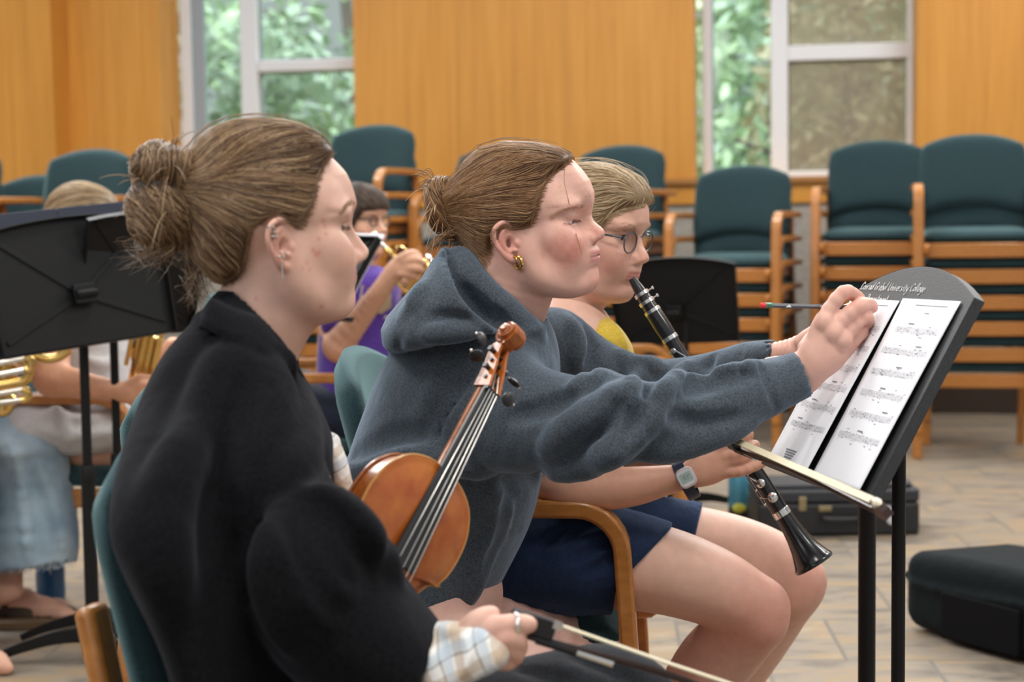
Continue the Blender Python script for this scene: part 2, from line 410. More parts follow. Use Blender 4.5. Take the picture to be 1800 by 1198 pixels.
def wood_wall_mat():
    m, nt, b, _ = newmat('wood_panel'); L = nt.links.new
    tc = N(nt, 'ShaderNodeTexCoord'); mp = N(nt, 'ShaderNodeMapping'); mp.inputs['Rotation'].default_value = (0, 0, -TH); mp.inputs['Scale'].default_value = (14, 14, .55); L(tc.outputs['Object'], mp.inputs[0])
    n1 = N(nt, 'ShaderNodeTexNoise', in_Scale=2.2, in_Detail=6, in_Roughness=.6); L(mp.outputs[0], n1.inputs['Vector'])
    mp2 = N(nt, 'ShaderNodeMapping'); mp2.inputs['Rotation'].default_value = (0, 0, -TH); L(tc.outputs['Object'], mp2.inputs[0])
    r = ramp(nt, [(.25, (.50, .215, .034)), (.5, (.60, .270, .046)), (.75, (.66, .315, .062))]); L(n1.outputs[0], r.inputs[0])
    # veneer leaves: slightly different tone every 0.63 m, with fine dark joints
    sx = N(nt, 'ShaderNodeSeparateXYZ'); L(mp2.outputs[0], sx.inputs[0])
    dv = N(nt, 'ShaderNodeMath', operation='DIVIDE', i1=.645); L(sx.outputs[0], dv.inputs[0])
    fl = N(nt, 'ShaderNodeMath', operation='FLOOR'); L(dv.outputs[0], fl.inputs[0]); wn = N(nt, 'ShaderNodeTexWhiteNoise', noise_dimensions='1D'); L(fl.outputs[0], wn.inputs['W'])
    mr = N(nt, 'ShaderNodeMapRange'); mr.inputs[3].default_value = .93; mr.inputs[4].default_value = 1.05; L(wn.outputs[0], mr.inputs[0])
    fr = N(nt, 'ShaderNodeMath', operation='FRACT'); L(dv.outputs[0], fr.inputs[0]); lt = N(nt, 'ShaderNodeMath', operation='LESS_THAN', i1=.012); L(fr.outputs[0], lt.inputs[0])
    mu = N(nt, 'ShaderNodeMath', operation='MULTIPLY_ADD', i1=-.12); L(lt.outputs[0], mu.inputs[0]); L(mr.outputs[0], mu.inputs[2])
    mx = N(nt, 'ShaderNodeMix', data_type='RGBA', blend_type='MULTIPLY'); mx.inputs[0].default_value = 1; L(r.outputs[0], mx.inputs[6]); L(mu.outputs[0], mx.inputs[7])
    L(mx.outputs[2], b.inputs['Base Color']); b.inputs['Roughness'].default_value = .42; b.inputs['Specular IOR Level'].default_value = .35
    return m
def floor_mat():
    m, nt, b, _ = newmat('slate_tile'); L = nt.links.new
    tc = N(nt, 'ShaderNodeTexCoord'); mp = N(nt, 'ShaderNodeMapping'); mp.inputs['Rotation'].default_value = (0, 0, math.radians(3)); L(tc.outputs['Object'], mp.inputs[0])
    br = N(nt, 'ShaderNodeTexBrick', offset=.5, squash=1); br.inputs['Scale'].default_value = 1; br.inputs['Brick Width'].default_value = .42; br.inputs['Row Height'].default_value = .42; br.inputs['Mortar Size'].default_value = .006; br.inputs['Mortar Smooth'].default_value = .3
    br.inputs['Color1'].default_value = (.0, .0, .0, 1); br.inputs['Color2'].default_value = (1, 1, 1, 1); br.inputs['Mortar'].default_value = (.5, .5, .5, 1); L(mp.outputs[0], br.inputs['Vector'])
    mp2 = N(nt, 'ShaderNodeMapping'); mp2.inputs['Scale'].default_value = (1, 2.6, 1); mp2.inputs['Rotation'].default_value = (0, 0, .35); L(tc.outputs['Object'], mp2.inputs[0])
    ad = N(nt, 'ShaderNodeMix', data_type='RGBA', blend_type='ADD'); ad.inputs[0].default_value = 1; L(mp2.outputs[0], ad.inputs[6]); sc = N(nt, 'ShaderNodeMix', data_type='RGBA', blend_type='MULTIPLY'); sc.inputs[0].default_value = 1; sc.inputs[7].default_value = (7, 5, 3, 1); L(br.outputs[0], sc.inputs[6]); L(sc.outputs[2], ad.inputs[7])
    n1 = N(nt, 'ShaderNodeTexNoise', in_Scale=3.4, in_Detail=6, in_Roughness=.62, in_Distortion=.8); L(ad.outputs[2], n1.inputs['Vector'])
    r = ramp(nt, [(.26, (.10, .088, .075)), (.40, (.185, .155, .125)), (.5, (.26, .22, .175)), (.6, (.31, .22, .13)), (.74, (.37, .33, .275))]); L(n1.outputs[0], r.inputs[0])
    mx = N(nt, 'ShaderNodeMix', data_type='RGBA'); L(br.outputs['Fac'], mx.inputs[0]); L(r.outputs[0], mx.inputs[6]); mx.inputs[7].default_value = (.165, .148, .125, 1); L(mx.outputs[2], b.inputs['Base Color'])
    b.inputs['Roughness'].default_value = .38; b.inputs['Specular IOR Level'].default_value = .4
    bp = N(nt, 'ShaderNodeBump', in_Strength=.35, in_Distance=.004); L(n1.outputs[0], bp.inputs['Height']); L(bp.outputs[0], b.inputs['Normal'])
    return m
def glass_mat(name, tint, refl=.06):
    m, nt, b, out = newmat(name); L = nt.links.new; nt.nodes.remove(b)
    t = N(nt, 'ShaderNodeBsdfTransparent'); t.inputs[0].default_value = (*tint, 1); g = N(nt, 'ShaderNodeBsdfGlossy'); g.inputs['Roughness'].default_value = .02
    mx = N(nt, 'ShaderNodeMixShader'); mx.inputs[0].default_value = refl; L(t.outputs[0], mx.inputs[1]); L(g.outputs[0], mx.inputs[2]); L(mx.outputs[0], out.inputs[0]); return m

def build_room():
    mw = wood_wall_mat()
    o = mesh_np('floor', [(-7, -3, 0), (8, -3, 0), (8, 12, 0), (-7, 12, 0)], [(0, 1, 2, 3)], floor_mat()); prop(o, kind='structure')
    # wall edges read off the photo
    s_bay = ws(98, 300, .23)[0]; e1 = ws(283, 200)[0]; e2 = ws(622, 120)[0]; e3 = ws(1219, 100)[0]; e4 = ws(1612, 100)[0]; sL, sR = -5.6, 5.6
    zF, zS = 1.2, 1.335; T = 4.0
    walls = MB(); 
    for a, b_ in ((sL, e1), (e2, e3), (e4, sR)): wbox(walls, a, b_, -.33, 0, zS, T)
    wbox(walls, sL, sR, -.33, .0, zF, zS); wbox(walls, sL, s_bay, 0, .23, zF, T)
    for a, b_ in ((e1, e2), (e3, e4)): wbox(walls, a, b_, -.33, 0, 3.3, T)
    prop(walls.build('wall_back', mw, smooth=False), kind='structure')
    rail = MB(); wbox(rail, s_bay, sR, 0, .03, zS-.02, zS+.012); prop(rail.build('trim_1', mat('rail_wood', (.36, .16, .04), .4), smooth=False), kind='structure')
    lower = MB(); wbox(lower, sL, sR, -.33, -.02, 0, zF); prop(lower.build('wall_lower', mat('grey_block', (.40, .37, .33), .9, noise=.25, scale=30, bump=.4), smooth=False), kind='structure')
    bb = MB(); wbox(bb, sL, sR, -.02, .02, 0, .15); prop(bb.build('baseboard_back', mat('dark_base', (.035, .018, .01), .5), smooth=False), kind='structure')
    al = mat('white_aluminium', (.72, .73, .76), .35); gl = glass_mat('pane_glass', (.90, .97, .94)); grey = mat('grey_track', (.30, .34, .38), .4)
    scr = glass_mat('insect_screen', (.84, .82, .76), .0)
    nt = scr.node_tree; d = N(nt, 'ShaderNodeBsdfDiffuse'); d.inputs[0].default_value = (.55, .50, .42, 1)
    mx = [n for n in nt.nodes if n.type == 'MIX_SHADER'][0]; mx.inputs[0].default_value = .28; nt.links.new(d.outputs[0], mx.inputs[2])
    for wi, (a, b_, mull, tr, screened) in enumerate(((e1, e2, (422, 452), (107, 127), False), (e3, e4, (1355, 1385), (82, 109), True))):
        fr = MB(); w0 = .05; o0, o1 = -.335, -.27
        if wi == 0: a2 = ws(318, 150, -.27)[0]
        else: a2 = ws(1234, 100, -.27)[0]
        b2 = b_ if wi else e2+.12
        m0, m1 = ws(mull[0], 60, -.27)[0], ws(mull[1], 60, -.27)[0]; z0 = ws((mull[0]+1500)/2 if wi else 540, tr[1]-3, -.27)[1]; z1 = ws((mull[0]+1500)/2 if wi else 540, tr[0]-3, -.27)[1]
        wf = .055 if wi else .07; zb = zS+.05
        wbox(fr, a2, a2+wf, o0, o1, zS, 3.3); wbox(fr, b2-.035, b2, o0, o1, zS, 3.3); wbox(fr, a2, b2, o0, o1, 3.24, 3.3); wbox(fr, a2, b2, o0, o1, zS-.03, zb)
        wbox(fr, m0, m1, o0, o1+.01, zS, 3.3); wbox(fr, m1, b2, o0, o1+.004, z0, z1)
        wf_o = fr.build(f'window_{wi+1}', al, smooth=False, bevel=.006); prop(wf_o, kind='structure')
        tk = MB(); wbox(tk, a2+wf, a2+wf+(.075 if wi == 0 else .012), o0-.01, o1-.03, zb, 3.24)
        for q0, q1, y0, y1 in ((m1, b2-.035, zb, z0), (m1, b2-.035, z1, 3.24)):
            wbox(tk, q0, q0+.012, o0-.01, o1-.04, y0, y1); wbox(tk, q0, q1, o0-.01, o1-.04, y1-.012, y1); wbox(tk, q0, q1, o0-.01, o1-.04, y0, y0+.01)
        tk.build('window_track', grey, wf_o, smooth=False)
        for q0, q1, y0, y1 in ((a2+wf, m0, zb, 3.24), (m1, b2-.035, zb, z0), (m1, b2-.035, z1, 3.24)):
            p = MB(); wbox(p, q0, q1, -.322, -.316, y0, y1); p.build('window_pane', gl, wf_o, smooth=False)
        if screened:
            for y0, y1 in ((zb, z0), (z1, 3.24)):
                p = MB(); wbox(p, m1, b2-.035, -.302, -.299, y0, y1); p.build('window_screen', scr, wf_o, smooth=False)
    outside()

def outside():
    gm = mat('lawn', (.16, .26, .08), .9, noise=.4, scale=6)
    o = mesh_np('ground_outside', [(-40, 10.6, .0), (40, 9.9, .0), (40, 26, .6), (40, 60, 3.5), (-40, 60, 3.5), (-40, 26, .6)], [(0, 1, 2, 5), (5, 2, 3, 4)], gm); prop(o, kind='structure')
    bark = mat('bark', (.16, .12, .10), .9, noise=.4, scale=8)
    def leafmat(n, c): return mat(n, c, .6, noise=.3, scale=3)
    gr = [leafmat('leaf_bright', (.62, .78, .52)), leafmat('leaf_mid', (.46, .58, .46)), leafmat('leaf_dull', (.66, .60, .44))]
    def tree(name, x, y, h, r, blobs, lm, label, cat='tree', trunk=.12, nleaf=2600, ls=.11):
        t = thing(name, (x, y, 0), label, cat, 'trees outside the windows'); z0 = .02*max(0, y-12)
        if trunk:
            m = MB(); pts = catmull([(x, y, z0-.2), (x+.1, y, h*.3), (x-.05, y+.1, h*.6), (x+.1, y, h*.95)], 5); m.tube(pts, np.linspace(trunk, trunk*.35, len(pts)), 9)
            for k in range(4):
                a = k*1.7+x; zz = h*(.35+.13*k); m.tube([(x, y, zz), (x+.5*r*math.cos(a), y+.4*r*math.sin(a), zz+.35*r), (x+.9*r*math.cos(a), y+.8*r*math.sin(a), zz+.5*r)], [trunk*.4, trunk*.25, .02], 6)
            m.build('trunk', bark, t)
        vs, fs = [], []
        for (bx, by, bz, br, bh) in blobs:
            n = nleaf//len(blobs); d = rng.normal(size=(n, 3)); d /= np.linalg.norm(d, axis=1)[:, None]; rr = rng.random(n)**.5
            c = V(x+bx, y+by, bz)+d*rr[:, None]*V(br, br*.8, bh)
            for q in c:
                u = rng.normal(size=3); u /= np.linalg.norm(u); w = np.cross(u, rng.normal(size=3)); w /= np.linalg.norm(w); s_ = ls*(.6+.8*rng.random()); b = len(vs)
                vs += [q-u*s_, q+w*s_*.45, q+u*s_, q-w*s_*.45]; fs.append((b, b+1, b+2, b+3))
        prop(mesh_np('foliage', np.array(vs), np.array(fs), lm, t, smooth=False), kind='stuff')
    tree('leafy_tree', -3.0, 15.5, 6, 1.8, [(0, 0, 3.6, 1.5, 1.2), (.9, .3, 2.4, 1.0, .7), (-.8, .3, 2.6, .9, .8)], gr[1], 'grey-green leafy tree outside the left window', nleaf=1500)
    tree('leafy_tree', -2.0, 21, 7, 2.2, [(0, 0, 2.0, 2.0, 1.3), (.8, 0, 4.6, 1.5, 1.0), (-1.5, .4, 3.5, 1.2, 1.1)], gr[0], 'bright green tree farther off behind the left window', nleaf=1700)
    tree('leafy_tree', -4.6, 16.5, 7, 1.4, [(0, 0, 2.6, 1.1, 1.6), (.2, .2, 4.8, 1.2, 1.2)], gr[1], 'dark trunked tree at the edge of the left window', trunk=.24, nleaf=900)
    tree('broad_shrub', 2.75, 13.2, 3.4, 1.1, [(0, 0, 2.6, .75, 1.5), (.5, .2, 1.5, .7, 1.2), (-.3, .2, 1.6, .6, 1.2)], gr[2], 'brownish dense shrub close outside the right window', 'shrub', .08, 4200, .07)
    tree('leafy_tree', 4.4, 17, 6, 1.8, [(0, 0, 2.6, 1.6, 1.6), (-1.2, .4, 3.8, 1.2, 1.2), (.8, 0, 4.2, 1.2, 1.2)], gr[1], 'mid green tree behind the brownish shrub', nleaf=2600)
    tree('leafy_tree', 1.9, 18.5, 6, 1.8, [(0, 0, 1.8, 1.6, 1.3), (.3, .4, 3.6, 1.3, 1.2)], gr[0], 'bright green tree seen left of the shrub in the right window', nleaf=1800)
    tree('leafy_tree', 3.2, 24, 8, 2.5, [(0, 0, 2.8, 3.4, 2.2), (1.6, 0, 4.8, 2.5, 1.6)], gr[1], 'large tree farthest off in the right window', nleaf=2600, ls=.16)

# ============================================================= chairs
CH = {}
def chair_mats():
    m, nt, b, _ = newmat('teal_weave'); L = nt.links.new
    tc = N(nt, 'ShaderNodeTexCoord'); n1 = N(nt, 'ShaderNodeTexNoise', in_Scale=420, in_Detail=2); L(tc.outputs['Object'], n1.inputs['Vector'])
    n2 = N(nt, 'ShaderNodeTexNoise', in_Scale=9, in_Detail=2); L(tc.outputs['Object'], n2.inputs['Vector'])
    r = ramp(nt, [(.35, (.009, .023, .028)), (.65, (.021, .046, .054))]); L(n1.outputs[0], r.inputs[0]); L(r.outputs[0], b.inputs['Base Color'])
    b.inputs['Roughness'].default_value = .9; b.inputs['Sheen Weight'].default_value = .35; b.inputs['Sheen Tint'].default_value = (.5, .85, .9, 1); b.inputs['Specular IOR Level'].default_value = .2
    bp = N(nt, 'ShaderNodeBump', in_Strength=.5, in_Distance=.001); L(n1.outputs[0], bp.inputs['Height']); L(bp.outputs[0], b.inputs['Normal']); CH['cloth'] = m
    m, nt, b, _ = newmat('oak_lacquer'); L = nt.links.new
    tc = N(nt, 'ShaderNodeTexCoord'); mp = N(nt, 'ShaderNodeMapping'); mp.inputs['Scale'].default_value = (18, 120, 30); L(tc.outputs['Object'], mp.inputs[0])
    n1 = N(nt, 'ShaderNodeTexNoise', in_Scale=2, in_Detail=4); L(mp.outputs[0], n1.inputs['Vector']); r = ramp(nt, [(.3, (.33, .120, .020)), (.7, (.47, .19, .04))]); L(n1.outputs[0], r.inputs[0]); L(r.outputs[0], b.inputs['Base Color'])
    b.inputs['Roughness'].default_value = .33; b.inputs['Coat Weight'].default_value = .25; CH['wood'] = m
def pad(w, h, t, top, bot, curve, name, parent, nose=0):
    "upholstered pad in the local y (width) z (height) plane, facing +x"
    n, m = 22, 16; mb = MB(); G = {}
    for sgn in (1, -1):
        g = np.zeros((m+1, n+1, 3))
        for i in range(m+1):
            for j in range(n+1):
                u, v = -1+2*j/n, -1+2*i/m
                e = (1-max(abs(u), abs(v))**5)**.5 if max(abs(u), abs(v)) < 1 else 0
                # squircle corners
                uu = u*(1-.10*max(0, abs(v)-.55)**2*4); y = uu*w/2
                zt, zb = h/2-top*abs(u)**2.2, -h/2+bot*abs(u)**2.2
                z = zb+(zt-zb)*(v+1)/2
                g[i, j] = (sgn*t/2*(e+.12)-curve*(1-u*u)*0+curve*(u*u), y, z)
        G[sgn] = g
    mb.grid(G[1]); mb.grid(G[-1][:, ::-1])
    # border strip joining both faces
    idx = [(0, j) for j in range(n)]+[(i, n) for i in range(m)]+[(m, j) for j in range(n, 0, -1)]+[(i, 0) for i in range(m, 0, -1)]
    a = [G[1][i, j] for i, j in idx]; b = [G[-1][i, j] for i, j in idx]; k = len(a)
    mb.add(a+b, [(q, (q+1) % k, k+(q+1) % k, k+q) for q in range(k)])
    o = mb.build(name, CH['cloth'], parent, local=True, angle=1.2)
    bm = bmesh.new(); bm.from_mesh(o.data); bmesh.ops.remove_doubles(bm, verts=bm.verts, dist=1e-5); bmesh.ops.recalc_face_normals(bm, faces=bm.faces); bm.to_mesh(o.data); bm.free()
    return o
def make_chair(loc, rz, label, group=None):
    c = thing('stacking_armchair', loc, label, 'chair', group, rz)
    b = pad(.50, .355, .052, .062, -.045, .035, 'backrest', c); b.location = (-.228, 0, .737); b.rotation_euler = (0, math.radians(-14), 0)
    s = pad(.50, .47, .06, .02, 0, 0, 'seat', c); s.location = (.0, 0, .43); s.rotation_euler = (0, math.radians(-88), 0)
    W = CH['wood']
    for sy in (1, -1):
        y = sy*.268
        pts = [(-.27, y, .652)]+[(-.05, y, .656), (.13, y, .656)]
        cx, cz, R_ = .165, .576, .08
        pts += [(cx+R_*math.sin(a), y, cz+R_*math.cos(a)) for a in np.linspace(0, math.pi/2*.96, 8)]
        pts += [(.262, y, .30), (.275, y, 0)]
        ups = [(0, 0, 1) for _ in pts]
        ups = []
        for i in range(len(pts)):
            t = nrm(V(pts[min(i+1, len(pts)-1)])-V(pts[max(i-1, 0)])); ups.append(np.cross(V(0, 1, 0), t)*1.)
        m = MB(); m.sweep(pts, rect(.046, .030), up=np.array(ups)); m.build('armrest', W, c, bevel=.006, local=True, smooth=True)
        m = MB(); m.sweep([(-.20, y*.9, .642), (-.225, y*.9, .40), (-.29, y*.9, 0)], rect(.034, .040), up=(1, 0, 0)); m.build('rear_leg', W, c, bevel=.005, local=True)
        m = MB(); yy = sy*.225; m.sweep([(-.235, yy*.80, .38), (-.245, yy*.80, .60), (-.272, yy*.80, .735)], rect(.042, .024), up=(1, 0, 0)); m.build('back_upright', W, c, bevel=.008, local=True)
        m = MB(); m.sweep([(-.26, sy*.232, .37), (.24, sy*.232, .37), (.285, sy*.232, .37), (.30, sy*.232, .368)], rect(.026, .052), scales=[1, 1, .9, .5]); m.build('side_rail', W, c, bevel=.006, local=True)
    m = MB(); m.sweep([(.235, -.245, .362), (.245, 0, .362), (.235, .245, .362)], rect(.022, .066)); m.build('apron', W, c, bevel=.005, local=True)
    m = MB(); m.sweep([(-.25, -.24, .40), (-.25, .24, .40)], rect(.022, .05)); m.build('back_rail', W, c, bevel=.005, local=True)
    return c
def copy_tree(src, loc, rz, label, group):
    r = src.copy(); COL.objects.link(r); r.location = loc; r.rotation_euler = (0, 0, rz); r['label'] = label
    if group: r['group'] = group
    elif 'group' in r: del r['group']
    for ch in src.children:
        k = ch.copy(); COL.objects.link(k); k.parent = r
    return r
def build_chairs():
    chair_mats(); proto = [None]
    def chair(x, y, z, rz, label, group=None):
        if proto[0] is None: proto[0] = make_chair((x, y, z), rz, label, group); return proto[0]
        return copy_tree(proto[0], (x, y, z), rz, label, group)
    # stacks along the wall: photo x of the backrest middle, top row of the topmost back, count, facing angle, name of the stack
    ST = [(172, 261, 6, -1.90, 'left stack by the wood pillar', 8.3), (78, 306, 5, -1.92, 'half hidden stack left of the pillar', 8.75), (-54, 264, 6, -1.9, 'stack at the left edge', 8.3), (668, 219, 7, -1.98, 'tall stack right of the left window', 8.7),
          (889, 256, 6, -2.0, 'stack behind the hooded girl', 8.8), (1101, 254, 6, -2.02, 'stack left of the right window', 8.7), (1312, 291, 5, -1.94, 'low stack under the right window', 8.2), (1545, 246, 6, -1.86, 'stack second from the right', 8.4), (1709, 235, 6, -1.78, 'rightmost stack', 8.05)]
    for px, top, n, rz, nm, Y in ST:
        zt = .915+(n-1)*.12; p = None
        # depth at which a back of that height shows its top at the photo row
        d = ray(px, top); Yf = (zt-CAMH)/d[2] if d[2] > 0 else Y; Y = min(max(Yf, Y-.35), Y+.35)
        p = P(px, top, Y); cx, cy = p[0]+.25*math.cos(rz), p[1]+.25*math.sin(rz)
        for k in range(n):
            w = 'topmost' if k == n-1 else ['bottom', 'second lowest', 'third lowest', 'fourth lowest', 'fifth lowest', 'sixth lowest'][k]
            chair(cx+math.cos(rz)*.008*k, cy+math.sin(rz)*.008*k, k*.12, rz, f'teal wooden armchair, {w} in the {nm}', 'stacked teal armchairs along the back wall')
    seat = 'teal chairs the players sit on'
    CH['w1'] = chair(*CHPOS['w1'], 'teal padded wooden chair without arms under the woman in black', seat)
    CH['mid'] = chair(*CHPOS['mid'], 'teal padded wooden chair without arms under the girl in the hoodie', seat)
    for k in ('w1', 'mid'):   # these two have no arms
        c = CH[k]; c.name = 'side_chair'
        for o in [o for o in c.children if o.name.startswith('armrest')]: bpy.data.objects.remove(o)
        for sy in (1, -1): m = MB(); m.sweep([(.235, sy*.222, .36), (.25, sy*.225, 0)], rect(.034, .040), up=(1, 0, 0)); m.build('front_leg', CH['wood'], c, bevel=.005, local=True)
    CH['clar'] = chair(*CHPOS['clar'], 'teal wooden armchair under the clarinet player in yellow', seat)
    chair(.32, 5.80, 0, -.05, 'teal wooden armchair standing empty behind the clarinet')
    CH['boy'] = chair(*CHPOS['boy'], 'teal wooden armchair under the trumpet boy in purple', seat)
    CH['corn'] = chair(*CHPOS['corn'], 'teal wooden armchair under the cornet player in grey', seat)
CHPOS = {'w1': (-.150, 1.86, 0, -.28), 'mid': (-.275, 2.54, 0, -.40), 'clar': (-.035, 3.04, 0, -.10), 'boy': (-.70, 5.35, 0, -.06), 'corn': (-1.31, 4.85, 0, -.05)}
# ============================================================= heads
LM = {'nose': (.118, 0, -.012), 'sub': (.100, 0, -.026), 'ulip': (.104, 0, -.036), 'llip': (.101, 0, -.050), 'pog': (.094, 0, -.080), 'men': (.078, 0, -.094),
      'nas': (.093, 0, .028), 'glab': (.098, 0, .044), 'tragus': (.004, -.073, 0), 'lobe': (-.004, -.075, -.027), 'eartop': (-.012, -.078, .034), 'earback': (-.030, -.086, .014),
      'eyeout': (.066, -.044, .017), 'mouth': (.081, -.026, -.044), 'eyeR': (.078, -.031, .019), 'eyeL': (.078, .031, .019), 'hairtop': (.0, 0, .136), 'hairline': (.080, 0, .088), 'back': (-.102, 0, .05)}
def rot(yaw, pitch, roll):
    "yaw about z (0 = facing +x), pitch nose-up positive, roll"
    cy, sy, cp, sp, cr, sr = math.cos(yaw), math.sin(yaw), math.cos(pitch), math.sin(pitch), math.cos(roll), math.sin(roll)
    return np.array([[cy, -sy, 0], [sy, cy, 0], [0, 0, 1]])@np.array([[cp, 0, -sp], [0, 1, 0], [sp, 0, cp]])@np.array([[1, 0, 0], [0, cr, -sr], [0, sr, cr]])
def fit_head(marks, Y, yaw, pitch=0, roll=0, scale=None, free=('s', 'p'), LMX={}):
    "pose of the head that puts its landmarks on the photo's"
    lm = {**LM, **LMX}; ks = list(marks); A = np.array([lm[k] for k in ks]); B = np.array([marks[k][:2] for k in ks], float)
    x = np.array([yaw, pitch, roll, scale or 1., 0, 0.]); c0 = P(*np.mean(B, 0), Y)
    mask = np.array(['y' in free, 'p' in free, 'r' in free, 's' in free, True, True])
    def res(x):
        R = rot(*x[:3]); T = c0+V(x[4], 0, x[5]); return np.concatenate([proj(T+R@(a*x[3]))-b for a, b in zip(A, B)]+[np.array([(x[3]-1)*60, (x[2]-roll)*60])])
    for _ in range(30):
        r = res(x); J = np.stack([(res(x+1e-4*np.eye(6)[i])-r)/1e-4 for i in range(6)], 1)*mask
        dx = -np.linalg.lstsq(J.T@J+1e-3*np.eye(6), J.T@r, rcond=None)[0]; x = x+np.clip(dx*mask, -.15, .15)
    r = res(x)[:-2].reshape(-1, 2)
    print('HEADFIT yaw %.2f pitch %.2f roll %.2f s %.3f' % tuple(x[:4]), {k: tuple(np.round(v).astype(int)) for k, v in zip(ks, r)})
    return rot(*x[:3]), x[3], c0+V(x[4], 0, x[5])
PROF = [(.030, .118), (.062, .106), (.081, .090), (.092, .070), (.0975, .050), (.096, .039), (.0915, .029), (.0955, .020), (.103, .007), (.111, -.004), (.1165, -.011), (.1165, -.0165), (.111, -.0215), (.1015, -.0255), (.1005, -.0295), (.1035, -.0345), (.1035, -.0385), (.0985, -.0425), (.1015, -.0465), (.1005, -.0525), (.0935, -.0585), (.0915, -.0645), (.0945, -.074), (.0935, -.082), (.087, -.0905), (.076, -.094), (.05, -.086), (.02, -.06), (.0, .0), (.01, .09)]
class Head:
    def __init__(s, R, sc, T, lo, hi, h=.002, o=None):
        s.R, s.s, s.T, s.o = R, sc, np.asarray(T), dict(nose=1., jaw=1., lid=.0045, cheek=1., smile=0.); s.o.update(o or {})
        s.f = SDF(lo, hi, h)
    def w(s, p): return s.T+s.R@(np.asarray(p, float)*s.s)
    def loc(s, q): return (np.asarray(q)-s.T)@s.R/s.s
    def ell(s, c, r, k=.012, op='add', M=None): s.f.ell(s.w(c), np.asarray(r)*s.s, k, s.R if M is None else s.R@M, op)
    def both(s, c, r, k=.012, op='add', M=None):
        for sy in (1, -1):
            c2 = (c[0], c[1]*sy, c[2]); F = np.diag([1, sy, 1.]); s.ell(c2, r, k, op, None if M is None else F@M@F)
    def ch(s, pts, r, k=.006, op='add', both=True, sub=0):
        for sy in ((1, -1) if both else (1,)): s.f.chain([s.w((x, y*sy, z)) for x, y, z in pts], np.asarray(r)*s.s, k, op, sub)
    def align(s, mk):
        "shift nose, mouth, eyes and ears to where the photo shows them"
        n = s.R[:, 1]; s.d = {}
        def at(k):
            a = LM[k]; Tn = s.T+n*a[1]*s.s; d = ray(*mk[k][:2]); t = ((Tn-CC)@n)/(d@n); l = s.loc(CC+d*t); return V(l[0]-a[0], 0, l[2]-a[2])
        av = lambda ks: np.mean([at(k) for k in ks if k in mk], 0) if any(k in mk for k in ks) else V(0, 0, 0)
        s.d = dict(nose=av(['nose', 'sub']), mouth=av(['ulip', 'llip']), eye=av(['eyeout'])*V(.6, 0, 1), ear=av(['tragus', 'lobe', 'eartop', 'earback']), chin=av(['pog']))
        s.lipx = s.d['mouth']-V(.0015, 0, 0)
        print('ALIGN', {k: tuple(np.round(v[[0, 2]]*1000, 1)) for k, v in s.d.items()}); return s
    d = None; lipx = V(0, 0, 0)
    def ridge(s, f, pr, wd_z, wd, r_z, rr, k, zr=(-.12, .16), curve=0):
        w = f.win(f.lo, f.lo+f.h*f.n); sl, X, Y, Z = w
        X, Y, Z = X-s.T[0], Y-s.T[1], Z-s.T[2]
        x, y, z = [((s.R[0, i]*X+s.R[1, i]*Y+s.R[2, i]*Z)/s.s).astype(np.float32) for i in range(3)]
        m = (x > -.16) & (np.abs(y) < .09) & (z < zr[1]) & (z > zr[0]); d = np.full(f.F.shape, 1., np.float32)
        zz, yy = z[m], np.abs(y[m]); d2 = sd_poly(np.array(pr), x[m]+np.interp(zz, [-.1, -.03, -.024, .02, .05, .1], [20, 24, 8, 8, 4, 3])*curve*yy*yy, zz); wd = np.interp(zz, wd_z, wd); r = np.interp(zz, r_z, rr)
        a = d2+r; b = yy-wd+r*.3; d[m] = (np.sqrt(np.maximum(a, 0)**2+np.maximum(b, 0)**2)-r+np.minimum(np.maximum(a, b), 0))*s.s
        f.comb(sl, d, k*s.s, 'add')
    def build(s, prof=None, dx=None):
        f, o = s.f, s.o
        if s.d is None: s.d = {k: V(0, 0, 0) for k in ('nose', 'mouth', 'eye', 'ear', 'chin')}
        dn, dm, de, da, dc = s.d['nose'], s.lipx, s.d['eye'], s.d['ear'], s.d['chin']
        A_ = lambda c, d: tuple(np.asarray(c)+d)
        s.ell((-.004, 0, .046), (.092, .073, .078)); s.ell((.038, 0, .052), (.058, .061, .058), .02); s.ell((-.040, 0, .030), (.056, .062, .060), .02)
        s.ell((.040, 0, -.016), (.046, .055, .062), .02); s.both((.056, .036, -.012), (.026, .024*o['cheek'], .026), .02); s.both((.040, .047, .002), (.030, .016, .018), .015)
        s.ch([(.004, .056, .004), (.010, .051, -.048), (.040, .036, -.072), (.074, .012, -.081)], [.014, .015, .0155, .014], .022, sub=3)
        s.ell((.077, 0, -.079), (.0165, .020, .015), .012); s.ell((.070, 0, -.042), (.030, .031, .026), .015); s.ell((.030, 0, -.058), (.048, .042, .026), .02); s.both((.064, .036, -.026), (.020, .018, .028), .03); s.both((.044, .033, -.045), (.030, .017, .024), .02)
        s.both((.073, .034, .040), (.017, .020, .0065), .020)
        # midline profile ridge
        s.ridge(f, prof or PROF, [-.10, -.08, -.06, -.045, -.03, -.022, -.010, .010, .028, .042, .06, .09, .12], [.020, .019, .019, .022, .018, .0125, .0080, .0048, .0052, .010, .018, .022, .010], [-.1, -.05, -.02, .02, .05, .1], [.012, .009, .006, .0055, .014, .022], .014, curve=1)
        # nose wings and nostrils
        s.both(A_((.0960, .0140, -.0165), dn), (.0100, .0056, .0072), .005); s.ell(A_((.1080, 0, -.0115), dn), (.0078, .0078, .0074), .008)
        s.both(A_((.1005, .0078, -.0248), dn), (.0062, .0034, .0040), .003, 'sub')
        # sockets and lids
        s.both(A_((.093, .036, .0165), de), (.012, .016, .010), .022, 'sub')
        s.both(A_((.0655, .0315, .0185), de), .0138, .006)
        s.both(A_((.0725, .0320, .0275), de), (.008, .016, .0045), .010)
